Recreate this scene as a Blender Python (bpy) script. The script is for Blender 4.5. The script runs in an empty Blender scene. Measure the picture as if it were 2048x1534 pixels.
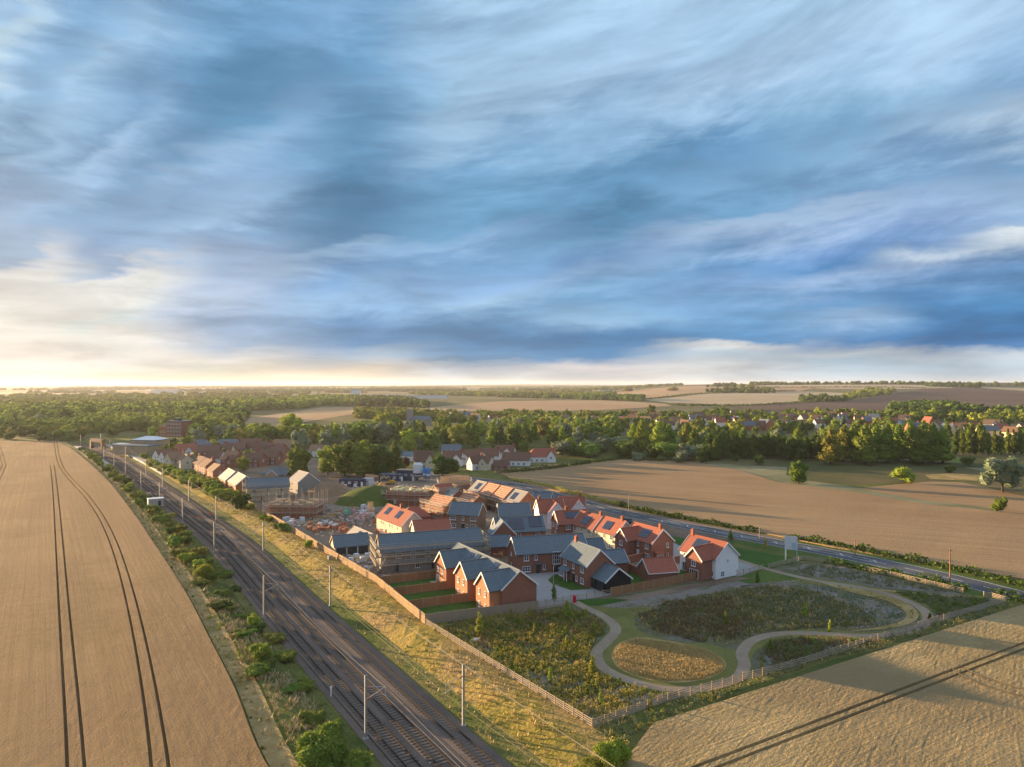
import bpy, bmesh, math, random
import numpy as np
from mathutils import Vector, Matrix
R = math.radians
scene = bpy.context.scene
col = scene.collection
random.seed(7)
rng = np.random.default_rng(11)

# ------------------------------------------------------------------ camera
CAM_H = 45.0
F_PX = 1420.0            # focal length in pixels of the 2048 px wide photograph
HY = 767.0
cam_d = bpy.data.cameras.new("camera")
cam_d.sensor_width = 36.0
cam_d.lens = F_PX / 2048 * 36
cam_d.clip_start = 0.5
cam_d.clip_end = 60000
cam = bpy.data.objects.new("camera", cam_d)
cam.location = (0, 0, CAM_H)
cam.rotation_euler = (R(90), 0, 0)
col.objects.link(cam)
scene.camera = cam

# ------------------------------------------------------------------ exposure / render
scene.render.engine = "CYCLES"
vs = scene.view_settings
vs.view_transform = "Standard"; vs.look = "None"; vs.gamma = 1.0; vs.use_curve_mapping = False
EXPO = 1.85
vs.exposure = EXPO
cy = scene.cycles
cy.use_denoising = True
cy.max_bounces = 4; cy.diffuse_bounces = 2; cy.glossy_bounces = 2; cy.transmission_bounces = 2
cy.transparent_max_bounces = 6; cy.volume_bounces = 0
cy.caustics_reflective = False; cy.caustics_refractive = False
cy.sample_clamp_indirect = 6

# ------------------------------------------------------------------ sun
SUN_AZ = -57.0           # degrees right of the viewing direction (+Y): low on the left, a little ahead
SUN_EL = 5.2
sd = Vector((math.sin(R(SUN_AZ)) * math.cos(R(SUN_EL)), math.cos(R(SUN_AZ)) * math.cos(R(SUN_EL)), math.sin(R(SUN_EL))))
sun_d = bpy.data.lights.new("sun", "SUN")
sun_d.energy = 5.0
sun_d.angle = R(0.6)
sun_d.color = (1.0, 0.66, 0.34)
sun = bpy.data.objects.new("sun", sun_d)
sun.rotation_euler = sd.to_track_quat('Z', 'Y').to_euler()
sun.location = (-200, 100, 200)
col.objects.link(sun)

# ------------------------------------------------------------------ node helpers
def s2l(c):
    return tuple((v / 255 / 12.92) if v / 255 <= .04045 else ((v / 255 + .055) / 1.055) ** 2.4 for v in c)
class NT:
    def __init__(s, nt): s.t = nt; s.n = nt.nodes; s.l = nt.links
    def put(s, a, v):
        if isinstance(v, bpy.types.NodeSocket): s.l.new(v, a)
        elif v is not None:
            if hasattr(a.default_value, '__len__') and not hasattr(v, '__len__'): a.default_value = [v] * len(a.default_value)
            elif hasattr(a.default_value, '__len__') and len(a.default_value) == 4 and len(v) == 3: a.default_value = (*v, 1)
            else: a.default_value = v
    def m(s, op, a, b=None, c=None, clamp=False):
        n = s.n.new('ShaderNodeMath'); n.operation = op; n.use_clamp = clamp
        s.put(n.inputs[0], a); s.put(n.inputs[1], b); s.put(n.inputs[2], c)
        return n.outputs[0]
    def v(s, op, a, b=None):
        n = s.n.new('ShaderNodeVectorMath'); n.operation = op
        s.put(n.inputs[0], a); s.put(n.inputs[1], b)
        return n.outputs[0]
    def mix(s, f, a, b, mode='MIX'):
        n = s.n.new('ShaderNodeMix'); n.data_type = 'RGBA'; n.blend_type = mode
        s.put(n.inputs[0], f); s.put(n.inputs[6], a); s.put(n.inputs[7], b)
        return n.outputs[2]
    def noise(s, vec, scale, detail=4, rough=.55, dist=0, out=0):
        n = s.n.new('ShaderNodeTexNoise'); s.put(n.inputs['Vector'], vec)
        n.inputs['Scale'].default_value = scale; n.inputs['Detail'].default_value = detail
        n.inputs['Roughness'].default_value = rough; n.inputs['Distortion'].default_value = dist
        return n.outputs[out]
    def mr(s, v, a, b, c=0, d=1, smooth=False):
        n = s.n.new('ShaderNodeMapRange')
        if smooth: n.interpolation_type = 'SMOOTHSTEP'
        for i, x in enumerate((v, a, b, c, d)): s.put(n.inputs[i], x)
        return n.outputs[0]
    def xyz(s, x, y, z):
        n = s.n.new('ShaderNodeCombineXYZ')
        s.put(n.inputs[0], x); s.put(n.inputs[1], y); s.put(n.inputs[2], z)
        return n.outputs[0]
    def sep(s, v):
        n = s.n.new('ShaderNodeSeparateXYZ'); s.put(n.inputs[0], v); return n.outputs
    def ramp(s, f, stops):
        n = s.n.new('ShaderNodeValToRGB'); s.put(n.inputs[0], f); e = n.color_ramp.elements
        while len(e) < len(stops): e.new(.5)
        for i, (p, c) in enumerate(stops):
            e[i].position = p; e[i].color = (*c, 1)
        return n.outputs[0]

# ------------------------------------------------------------------ sky: Nishita plus a painted-by-noise cloud deck, all in the world
SKY_GAIN = 0.1
world = bpy.data.worlds.new("World"); scene.world = world; world.use_nodes = True
w = NT(world.node_tree); w.n.clear()
geo = w.n.new('ShaderNodeTexCoord').outputs['Generated']
dx, dy, dz = w.sep(geo)
az = w.m('ARCTAN2', dx, dy)
hor = w.m('SQRT', w.m('ADD', w.m('MULTIPLY', dx, dx), w.m('MULTIPLY', dy, dy)))
tel = w.m('DIVIDE', w.m('MAXIMUM', dz, 0.0), w.m('MAXIMUM', hor, 0.001))
zz = w.m('ADD', w.m('MAXIMUM', dz, 0.0), 0.055)
# cloud deck plane, turned so that its long rolls run towards the sun
plx, ply = w.m('DIVIDE', dx, zz), w.m('DIVIDE', dy, zz)
ca, sa = math.cos(R(38)), math.sin(R(38))
al = w.m('ADD', w.m('MULTIPLY', plx, -ca), w.m('MULTIPLY', ply, sa))
ac = w.m('ADD', w.m('MULTIPLY', plx, sa), w.m('MULTIPLY', ply, ca))
deck = w.xyz(w.m('MULTIPLY', al, .55), ac, 3.3)
nb = w.noise(deck, 1.15, 8, .58, .5)
nf = w.mr(w.noise(deck, 3.6, 8, .58, .35), .28, .72, 0, 1, True)
ns = w.noise(w.xyz(w.m('MULTIPLY', al, .9), w.m('MULTIPLY', ac, 1.1), 8), .45, 5, .55, .3)
flat = w.xyz(w.m('MULTIPLY', az, 3.2), w.m('MULTIPLY', tel, 15.0), 1.7)
nh = w.noise(flat, 1.7, 8, .60, .35)
nl = w.mr(w.noise(w.xyz(w.m('MULTIPLY', az, 5), w.m('MULTIPLY', tel, 36.0), 4.7), 1.0, 8, .58, .4), .30, .70, 0, 1, True)
nh2 = w.noise(w.v('ADD', flat, (9, 4, 2)), 1.1, 6, .55, .3)
tilt = w.m('SUBTRACT', tel, w.m('MULTIPLY', w.m('MULTIPLY', w.m('MAXIMUM', w.m('ADD', az, .1), 0.0), tel), .5))
nm = w.mr(w.noise(w.xyz(w.m('MULTIPLY', az, 2.6), w.m('MULTIPLY', tilt, 10.0), 2.0), 1.0, 10, .62, .5), .34, .66, 0, 1, True)
nk = w.mr(w.noise(w.xyz(w.m('MULTIPLY', az, 6.5), w.m('MULTIPLY', tilt, 23.0), 6.0), 1.0, 9, .62, .5), .36, .68, 0, 1, True)
azc = w.m('ADD', w.m('MINIMUM', w.m('MAXIMUM', az, -.62), .62), w.m('MULTIPLY', w.m('SUBTRACT', nh2, .5), .16))
telw = w.m('ADD', tel, w.m('MULTIPLY', w.m('SUBTRACT', nh, .5), w.mr(tel, .0, .25, .014, .10)))
telw = w.m('ADD', telw, w.m('MULTIPLY', w.m('SUBTRACT', nb, .5), w.mr(tel, .02, .3, .0, .02)))
telw = w.m('ADD', telw, w.m('MULTIPLY', w.m('SUBTRACT', nm, .5), w.mr(tel, .02, .2, .004, .022)))
telw = w.m('ADD', telw, w.m('MULTIPLY', w.m('SUBTRACT', nk, .5), w.mr(tel, .02, .25, .007, .024)))
VC = 1.073
phi = w.m('DIVIDE', telw, w.m('ADD', w.m('SINE', azc), w.m('MULTIPLY', w.m('COSINE', azc), VC)))
PH_MAX = 1.6
SKY = {
 0: [(0,160,195,228),(60,185,212,240),(110,186,213,240),(170,160,195,228),(210,140,178,212),(300,116,156,192),(345,152,186,219),(400,134,168,204),(450,140,172,208),(520,158,186,218),(545,228,228,232),(570,250,246,244),(600,255,255,253),(640,226,233,240),(675,252,248,244),(735,246,240,234),(767,240,228,212)],
 200: [(0,130,175,215),(70,150,190,226),(110,165,200,233),(160,150,188,222),(210,138,178,215),(270,122,162,200),(305,162,196,230),(345,150,186,224),(400,124,164,204),(450,132,167,206),(500,130,165,205),(545,160,186,220),(565,244,240,240),(615,248,244,243),(650,214,226,240),(680,248,244,240),(735,246,240,232),(767,240,226,208)],
 450: [(0,126,174,217),(60,116,166,208),(120,102,153,196),(200,90,143,184),(250,98,150,190),(290,140,180,218),(310,155,190,226),(360,145,182,222),(430,164,198,234),(480,140,175,215),(540,166,190,224),(600,180,198,226),(650,150,180,218),(690,146,174,206),(715,222,222,222),(740,252,242,228),(767,250,228,200)],
 700: [(0,134,178,220),(60,118,165,206),(120,108,158,200),(180,122,168,208),(260,108,158,198),(330,92,143,184),(400,80,130,170),(450,88,137,178),(490,98,146,190),(508,155,188,222),(560,122,168,218),(600,152,192,232),(640,105,156,206),(688,88,143,194),(715,172,192,212),(740,246,228,208),(767,248,234,214)],
 950: [(0,174,208,238),(60,164,199,232),(120,166,200,230),(200,170,201,230),(270,162,196,228),(340,120,169,210),(400,112,164,205),(450,106,157,198),(485,142,180,220),(525,116,162,208),(570,138,178,224),(610,166,202,236),(650,108,162,210),(690,82,142,194),(722,104,150,190),(745,216,222,230),(767,226,230,230)],
 1200: [(0,178,212,242),(60,168,202,233),(140,178,208,238),(220,158,194,228),(290,150,190,226),(350,112,163,205),(400,104,156,198),(445,86,137,178),(478,122,166,208),(515,108,150,198),(548,150,186,226),(600,118,170,216),(640,154,193,228),(675,76,140,196),(716,82,143,194),(738,236,226,222),(767,226,234,240)],
 1450: [(0,180,212,242),(70,170,205,236),(150,180,210,240),(220,160,196,230),(285,108,159,204),(350,128,174,215),(420,108,158,200),(455,178,202,233),(490,158,188,225),(530,106,158,208),(570,132,173,222),(620,116,168,215),(675,86,146,198),(689,100,155,204),(694,238,236,236),(712,188,210,228),(740,230,228,228),(767,224,233,240)],
 1700: [(0,178,212,242),(70,184,214,243),(130,168,203,236),(200,160,198,230),(260,136,182,220),(330,152,192,229),(395,126,168,210),(430,180,204,236),(490,126,164,216),(535,80,136,192),(560,164,192,231),(600,106,160,212),(640,158,192,229),(680,76,137,194),(696,78,138,194),(702,238,237,236),(725,188,212,230),(767,222,232,240)],
 1850: [(0,182,213,242),(110,180,210,240),(200,160,198,232),(290,170,202,234),(345,136,178,220),(400,160,190,226),(450,150,180,224),(498,112,154,206),(512,214,226,240),(540,156,184,224),(590,96,152,206),(650,64,128,184),(704,58,122,182),(711,226,230,236),(740,192,214,232),(767,222,232,240)],
 2048: [(0,182,212,242),(90,166,201,236),(180,150,190,228),(238,196,218,242),(290,172,200,231),(335,134,178,218),(390,168,197,231),(445,150,184,224),(466,244,248,251),(500,196,214,237),(540,126,168,218),(600,78,142,198),(650,58,127,187),(687,56,125,186),(694,214,224,234),(730,200,217,232),(767,224,231,238)],
}
prev = None; pa = None
for px in sorted(SKY):
    a = math.atan((px - 1024) / F_PX)
    st = []
    for y, r_, g_, b_ in SKY[px][::-1]:
        t = (HY - y) / F_PX * math.cos(a)
        ph = t / (math.sin(a) + VC * math.cos(a))
        st.append((min(1, ph / PH_MAX), tuple(v / 2 ** EXPO for v in s2l((r_, g_, b_)))))
    c = w.ramp(w.m('DIVIDE', phi, PH_MAX), st)
    if prev is None: prev = c
    else: prev = w.mix(w.mr(azc, pa, a, 0, 1, True), prev, c)
    pa = a
# finer wisps, and the wide streaks of the deck
mod = w.m('ADD', w.m('MULTIPLY', w.m('SUBTRACT', nf, .5), w.mr(tel, .03, .3, .02, .06)), .91)
mod = w.m('ADD', mod, w.m('MULTIPLY', w.m('SUBTRACT', nh, .5), .30))
mod = w.m('ADD', mod, w.m('MULTIPLY', w.m('SUBTRACT', nl, .5), w.mr(tel, .05, .30, .34, .06)))
mod = w.m('ADD', mod, w.m('MULTIPLY', w.m('SUBTRACT', nm, .5), w.mr(tel, .03, .14, .05, .26)))
mod = w.m('ADD', mod, w.m('MULTIPLY', w.m('SUBTRACT', nk, .5), w.mr(tel, .02, .14, .12, .17)))
mod = w.m('ADD', mod, w.m('MULTIPLY', w.m('SUBTRACT', ns, .5), w.mr(tel, .05, .35, .0, .05)))
cap = w.mr(az, -.42, -.15, .80 / 2 ** EXPO, 1.3 / 2 ** EXPO)
clouds = w.v('MULTIPLY', w.v('MINIMUM', prev, w.xyz(cap, cap, cap)), w.xyz(w.m('ADD', w.m('MULTIPLY', mod, 1.04), -.07), mod, w.m('ADD', w.m('MULTIPLY', mod, .92), .08)))
# the deck overhead and behind the camera, out of the picture: plain tones, brightness set for fill light
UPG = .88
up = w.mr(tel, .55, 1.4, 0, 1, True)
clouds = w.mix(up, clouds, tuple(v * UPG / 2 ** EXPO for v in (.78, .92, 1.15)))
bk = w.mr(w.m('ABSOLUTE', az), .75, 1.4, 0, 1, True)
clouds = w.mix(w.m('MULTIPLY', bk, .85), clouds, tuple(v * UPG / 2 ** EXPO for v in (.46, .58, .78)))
sky = w.n.new('ShaderNodeTexSky'); sky.sky_type = 'NISHITA'; sky.sun_disc = False
sky.sun_elevation = R(SUN_EL); sky.sun_rotation = R(SUN_AZ); sky.altitude = 60; sky.air_density = 1; sky.dust_density = 2
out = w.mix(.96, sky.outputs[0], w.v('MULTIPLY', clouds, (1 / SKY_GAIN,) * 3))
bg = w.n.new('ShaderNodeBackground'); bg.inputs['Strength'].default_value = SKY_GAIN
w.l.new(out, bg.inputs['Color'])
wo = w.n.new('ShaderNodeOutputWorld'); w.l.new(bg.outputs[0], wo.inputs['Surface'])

# ------------------------------------------------------------------ mapping, terrain
def sstep(x, a, b):
    t = np.clip((np.asarray(x, float) - a) / (b - a), 0, 1); return t * t * (3 - 2 * t)
RAIL_C = [(16, 50), (-13.3, 96.5), (-43.4, 144.7), (-79.2, 203.9), (-105, 241), (-130, 277), (-156, 314), (-184, 354), (-212, 394), (-262, 462), (-318, 535), (-385, 625), (-432, 705), (-452, 760)]
def smooth_line(pts, step=4.0):
    pts = [np.array(p, float) for p in pts]
    P_ = [2 * pts[0] - pts[1]] + pts + [2 * pts[-1] - pts[-2]]
    o = []
    for i in range(1, len(P_) - 2):
        a, b, c, d = P_[i - 1:i + 3]
        n = max(2, int(np.linalg.norm(c - b) / step))
        for k in range(n):
            t = k / n
            o.append(.5 * ((2 * b) + (c - a) * t + (2 * a - 5 * b + 4 * c - d) * t * t + (3 * b - a - 3 * c + d) * t ** 3))
    o.append(pts[-1]); return np.array(o)
rail = smooth_line(RAIL_C, 6.0)
_k = np.ones(9) / 9
rail[4:-4] = np.stack([np.convolve(rail[:, i], _k, 'valid') for i in (0, 1)], 1)
def line_dist(L, x, y):
    """signed distance to a polyline (positive on its right side)"""
    x = np.asarray(x, float); y = np.asarray(y, float)
    best = np.full(x.shape, 1e9); sg = np.ones(x.shape)
    for (ax, ay), (bx, by) in zip(L[:-1], L[1:]):
        ex, ey = bx - ax, by - ay; ll = ex * ex + ey * ey + 1e-9
        t = np.clip(((x - ax) * ex + (y - ay) * ey) / ll, 0, 1)
        d = np.hypot(x - ax - t * ex, y - ay - t * ey)
        c = ex * (y - ay) - ey * (x - ax)
        mk = d < best
        best = np.where(mk, d, best); sg = np.where(mk, np.where(c > 0, -1., 1.), sg)
    return best * sg
RAIL_Z = -1.5
rail_c = rail[::2]
def hgt(x, y):
    x = np.asarray(x, float); y = np.asarray(y, float)
    d = np.abs(line_dist(rail_c, x, y))
    z = RAIL_Z * (1 - sstep(d, 7.5, 14.5)) * (1 - sstep(y, 500, 640))
    u = x / np.maximum(y, 1)
    hill = 41 * sstep(y, 1350, 3700) * sstep(u, .06, .30) + 9 * sstep(y, 1300, 3000) * sstep(u, .3, .55)
    hill = hill * (1 - .35 * sstep(y, 4200, 8000))
    z = z + hill + 27 * np.exp(-((y - 13500) / 1800) ** 2 - ((x - 500) / 1300) ** 2) * (1 + .12 * np.sin(x * .006))
    z = z + 12 * np.exp(-((y - 13500) / 1500) ** 2 - ((x + 1500) / 1700) ** 2)
    return z
def hz(x, y): return float(hgt(np.array([x]), np.array([y]))[0])
def P(px, py, z=0.0):
    Y = F_PX * (CAM_H - z) / (py - HY)
    return ((px - 1024) / F_PX * Y, Y)
def PT(px, py):
    """pixel -> point on the terrain (march along the ray)"""
    u = (px - 1024) / F_PX; Y = np.geomspace(60, 14000, 1500)
    zr = CAM_H - (py - HY) / F_PX * Y
    below = zr < hgt(u * Y, Y)
    k = int(np.argmax(below)) if below.any() else len(Y) - 1
    return (u * Y[k], Y[k])

# ------------------------------------------------------------------ object helpers
def tag(o, label=None, cat=None, group=None, kind=None):
    if label: o['label'] = label
    if cat: o['category'] = cat
    if group: o['group'] = group
    if kind: o['kind'] = kind
    return o
def empty(name, loc=(0, 0, 0), rz=0.0, label=None, cat=None, group=None):
    o = bpy.data.objects.new(name, None); col.objects.link(o)
    o.location = loc; o.rotation_euler = (0, 0, rz); o.empty_display_size = .5
    return tag(o, label, cat, group)
def link(name, me, parent=None, loc=(0, 0, 0), rz=0.0):
    o = bpy.data.objects.new(name, me); col.objects.link(o)
    o.location = loc; o.rotation_euler = (0, 0, rz)
    if parent: o.parent = parent
    return o
def np_mesh(name, V, faces, mat, smooth=False):
    """V (n,3) array, faces = int array (m,3|4) or list of lists"""
    me = bpy.data.meshes.new(name)
    if isinstance(faces, np.ndarray):
        V = np.ascontiguousarray(V, np.float32); n = faces.shape[1]
        me.vertices.add(len(V)); me.vertices.foreach_set("co", V.ravel())
        me.loops.add(faces.size); me.loops.foreach_set("vertex_index", np.ascontiguousarray(faces, np.int32).ravel())
        me.polygons.add(len(faces)); me.polygons.foreach_set("loop_start", np.arange(0, faces.size, n, dtype=np.int32))
        me.update(calc_edges=True)
    else:
        me.from_pydata([tuple(v) for v in V], [], faces); me.update()
    if mat: me.materials.append(mat)
    me.polygons.foreach_set("use_smooth", np.full(len(me.polygons), bool(smooth)))
    return me
class MB:
    """collects boxes, prisms and tubes into ONE mesh"""
    def __init__(s): s.V = []; s.F = []
    def add(s, V, F):
        o = len(s.V); s.V += [tuple(v) for v in V]; s.F += [[i + o for i in f] for f in F]; return s
    def box(s, c, d, rz=0.0, M=None):
        hx, hy, h_ = d[0] / 2, d[1] / 2, d[2] / 2; co, si = math.cos(rz), math.sin(rz)
        V = []
        for x, y, z in ((-hx, -hy, -h_), (hx, -hy, -h_), (hx, hy, -h_), (-hx, hy, -h_), (-hx, -hy, h_), (hx, -hy, h_), (hx, hy, h_), (-hx, hy, h_)):
            V.append((c[0] + x * co - y * si, c[1] + x * si + y * co, c[2] + z))
        return s.add(V, [(0, 3, 2, 1), (4, 5, 6, 7), (0, 1, 5, 4), (1, 2, 6, 5), (2, 3, 7, 6), (3, 0, 4, 7)])
    def bar(s, a, b, w=.1, h=None, n=4):
        a = Vector(a); b = Vector(b); d = b - a
        if d.length < 1e-6: return s
        h = h or w
        up = Vector((0, 0, 1)) if abs(d.normalized().z) < .95 else Vector((1, 0, 0))
        sx = d.cross(up).normalized(); sy = sx.cross(d).normalized()
        V = []
        for p in (a, b):
            for k in range(n):
                t = 2 * math.pi * (k + .5) / n; q = 1 / math.cos(math.pi / n) if n == 4 else 1
                V.append(p + sx * math.cos(t) * w / 2 * q + sy * math.sin(t) * h / 2 * q)
        F = [[k, (k + 1) % n, n + (k + 1) % n, n + k] for k in range(n)] + [list(range(n))[::-1], list(range(n, 2 * n))]
        return s.add(V, F)
    def cone(s, c, r0, r1, h, n=8, cap=True):
        V = [(c[0] + r * math.cos(2 * math.pi * k / n), c[1] + r * math.sin(2 * math.pi * k / n), c[2] + z) for r, z in ((r0, 0), (r1, h)) for k in range(n)]
        F = [[k, (k + 1) % n, n + (k + 1) % n, n + k] for k in range(n)]
        if cap: F += [list(range(n))[::-1], list(range(n, 2 * n))]
        return s.add(V, F)
    def mesh(s, name, mat): return np_mesh(name, s.V, s.F, mat)
    def obj(s, name, mat, parent=None, loc=(0, 0, 0), rz=0.0): return link(name, s.mesh(name, mat), parent, loc, rz)
def copy_tree(o, parent=None):
    c = o.copy(); col.objects.link(c)
    if parent: c.parent = parent
    for ch in list(o.children): copy_tree(ch, c)
    return c

# ------------------------------------------------------------------ materials
MAT = {}
def material(name, c1, c2=None, scale=1.0, rough=.85, detail=4, bump=0.0, bscale=None, c3=None, scale3=.1, metal=0.0, spec=.3, stretch=None, lo=.35, hi=.65, obj_coord=True, rand=0.0, trans=None, bdist=.1, rot=0.0):
    mt = bpy.data.materials.new(name); mt.use_nodes = True; t = NT(mt.node_tree)
    b = t.n['Principled BSDF']; b.inputs['Roughness'].default_value = rough; b.inputs['Metallic'].default_value = metal
    b.inputs['Specular IOR Level'].default_value = spec
    tc = t.n.new('ShaderNodeTexCoord').outputs['Object' if obj_coord else 'Generated']
    if stretch:
        mp = t.n.new('ShaderNodeMapping'); t.put(mp.inputs['Vector'], tc); mp.inputs['Scale'].default_value = stretch
        mp.inputs['Rotation'].default_value = (0, 0, rot)
        tc = mp.outputs[0]
    c = c1
    if c2 is not None:
        c = t.mix(t.mr(t.noise(tc, scale, detail, .6), lo, hi), c1, c2)
    if c3 is not None:
        c = t.mix(t.mr(t.noise(t.v('ADD', tc, (31, 17, 5)), scale3, 3, .55), .42, .62), c, c3)
    if rand:
        oi = t.n.new('ShaderNodeObjectInfo').outputs['Random']
        hsv = t.n.new('ShaderNodeHueSaturation'); t.put(hsv.inputs['Color'], c)
        t.put(hsv.inputs['Value'], t.mr(oi, 0, 1, 1 - rand, 1 + rand))
        t.put(hsv.inputs['Hue'], t.m('ADD', t.m('MULTIPLY', t.m('FRACT', t.m('MULTIPLY', oi, 7.31)), rand * .08), .5 - rand * .04))
        c = hsv.outputs[0]
    t.put(b.inputs['Base Color'], c)
    if bump:
        bn = t.n.new('ShaderNodeBump'); bn.inputs['Strength'].default_value = bump; bn.inputs['Distance'].default_value = bdist
        t.put(bn.inputs['Height'], t.noise(tc, bscale or scale * 3, 3, .6)); t.l.new(bn.outputs[0], b.inputs['Normal'])
    MAT[name] = mt
    return mt
def courses(name, c1, c2, mortar, bw, bh, rough=.85, msize=.02, off=.5, rand=.0, spec=.3, bump=.3, big=None):
    """brick / tile pattern in object space, on whichever way the face points"""
    mt = bpy.data.materials.new(name); mt.use_nodes = True; t = NT(mt.node_tree)
    b = t.n['Principled BSDF']; b.inputs['Roughness'].default_value = rough; b.inputs['Specular IOR Level'].default_value = spec
    tc = t.n.new('ShaderNodeTexCoord').outputs['Object']; x, y, z = t.sep(tc)
    nx, ny, nz = t.sep(t.n.new('ShaderNodeTexCoord').outputs['Normal'])
    u = t.mix(t.m('GREATER_THAN', t.m('ABSOLUTE', nx), t.m('ABSOLUTE', ny)), t.xyz(x, x, x), t.xyz(y, y, y))
    us = t.sep(u)[0]
    br = t.n.new('ShaderNodeTexBrick'); t.put(br.inputs['Vector'], t.xyz(us, z, 0))
    br.inputs['Scale'].default_value = 1; br.inputs['Brick Width'].default_value = bw; br.inputs['Row Height'].default_value = bh
    br.inputs['Mortar Size'].default_value = msize; br.offset = off
    br.inputs['Color1'].default_value = (*c1, 1); br.inputs['Color2'].default_value = (*c2, 1); br.inputs['Mortar'].default_value = (*mortar, 1)
    nse = t.noise(tc, .45, 4, .6)
    c = t.mix(t.mr(nse, .3, .7, .0, .45), br.outputs[0], big or c2)
    c = t.mix(t.mr(t.noise(tc, 3.5, 2, .6), .45, .75, 0, .35), c, tuple(v * .6 for v in c1))
    if rand:
        oi = t.n.new('ShaderNodeObjectInfo').outputs['Random']
        hsv = t.n.new('ShaderNodeHueSaturation'); t.put(hsv.inputs['Color'], c); t.put(hsv.inputs['Value'], t.mr(oi, 0, 1, 1 - rand, 1 + rand)); c = hsv.outputs[0]
    t.put(b.inputs['Base Color'], c)
    bn = t.n.new('ShaderNodeBump'); bn.inputs['Strength'].default_value = bump; bn.inputs['Distance'].default_value = .03
    t.put(bn.inputs['Height'], br.outputs['Fac']); bn.invert = True; t.l.new(bn.outputs[0], b.inputs['Normal'])
    MAT[name] = mt; return mt
courses('brick_red', (.35, .12, .068), (.26, .088, .055), (.32, .23, .18), .45, .15, msize=.018, rand=.08)
courses('brick_orange', (.46, .17, .075), (.38, .13, .06), (.40, .28, .19), .45, .15, msize=.018)
courses('brick_brown', (.30, .19, .12), (.24, .15, .10), (.32, .26, .20), .45, .15, msize=.018)
courses('brick_buff', (.42, .31, .18), (.36, .26, .15), (.42, .36, .27), .45, .15, msize=.018)
courses('tile_red', (.42, .14, .09), (.34, .115, .075), (.20, .06, .04), .5, .28, msize=.03, rand=.06, bump=.6)
courses('tile_brown', (.23, .125, .085), (.18, .10, .07), (.09, .05, .04), .5, .28, msize=.03, rand=.15, bump=.6)
courses('tile_tan', (.34, .21, .12), (.28, .18, .11), (.14, .09, .06), .5, .28, msize=.03, rand=.1, bump=.6)
courses('slate', (.135, .185, .215), (.105, .15, .18), (.06, .08, .10), .6, .34, rough=.6, msize=.03, rand=.06, bump=.6, spec=.4)
courses('slate_sunlit_pale', (.33, .31, .28), (.28, .265, .25), (.16, .15, .14), .6, .34, rough=.6, msize=.03, bump=.6, spec=.4)  # slate with the low sun put into its colour; also plain pale roofs
courses('batten_roof', (.46, .17, .09), (.36, .13, .08), (.60, .46, .30), 3.0, .55, msize=.10, bump=.7, big=(.40, .18, .11))
courses('render_white', (.80, .80, .80), (.76, .76, .76), (.74, .74, .74), 3, 2.6, msize=.008, bump=.1)
courses('render_cream', (.70, .60, .43), (.66, .56, .40), (.60, .52, .38), 3, 2.6, msize=.008, bump=.1, rand=.05)
courses('weatherboard', (.62, .56, .40), (.58, .52, .37), (.40, .36, .26), 6, .2, msize=.02, bump=.6)
courses('black_board', (.022, .022, .026), (.016, .016, .02), (.008, .008, .01), 6, .2, msize=.03, bump=.8)
courses('blockwork', (.36, .34, .31), (.30, .285, .26), (.22, .21, .20), .45, .22, msize=.02)
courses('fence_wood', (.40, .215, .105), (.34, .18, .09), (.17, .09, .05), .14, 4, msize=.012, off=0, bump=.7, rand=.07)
courses('fence_sunlit', (.56, .41, .24), (.48, .34, .19), (.24, .16, .09), .14, 4, msize=.012, off=0, bump=.7, rand=.08)  # fence_wood again, the sunlight on it put into the colour
courses('fence_grey', (.42, .33, .23), (.36, .28, .20), (.20, .15, .11), .14, 4, msize=.012, off=0, bump=.7)
courses('stone', (.34, .31, .26), (.29, .27, .23), (.2, .19, .17), .6, .3)
material('white_paint', (.80, .80, .79), rough=.5)
material('glass', (.035, .045, .06), rough=.08, spec=.9)
material('solar_glass', (.018, .028, .06), (.03, .045, .085), .7, rough=.18, spec=.8)
material('door_dark', (.03, .04, .05), rough=.4)
material('teal_paint', (.12, .42, .40), rough=.5)
material('grey_metal', (.42, .43, .44), (.34, .35, .36), 2, rough=.5, metal=.5)
material('galv', (.50, .50, .48), (.40, .40, .39), 1.2, rough=.45, metal=.35)
material('dark_metal', (.05, .05, .055), rough=.5)
material('rail_steel', (.05, .038, .03), (.035, .028, .024), 2, rough=.9, spec=.05)
material('wire_metal', (.42, .32, .20), rough=.4, metal=.4)
material('scaffold_tube', (.50, .47, .42), (.36, .34, .31), 3, rough=.5, metal=.3)
material('scaffold_board', (.50, .38, .23), (.38, .29, .18), 2, rough=.9)
material('pine', (.58, .40, .22), (.48, .33, .18), 2, rough=.9)
material('rail_wood', (.42, .35, .26), (.32, .27, .20), 2, rough=.9)
material('post_wood', (.44, .33, .21), (.32, .24, .16), 2, rough=.9)
material('chimney_brick', (.36, .13, .07), (.28, .10, .06), 3, rough=.9)
material('terracotta', (.50, .20, .11), rough=.8)
material('bark', (.09, .065, .045), (.06, .045, .03), 3, rough=.95)
material('bark_pale', (.20, .16, .12), (.14, .11, .08), 3, rough=.95)
material('trough', (.12, .11, .10), (.09, .085, .08), 1.5, rough=.95)
material('concrete', (.38, .36, .33), (.30, .29, .27), 1.5, rough=.9)
material('sleeper_concrete', (.17, .145, .125), (.12, .105, .09), 2, rough=.95)

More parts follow.
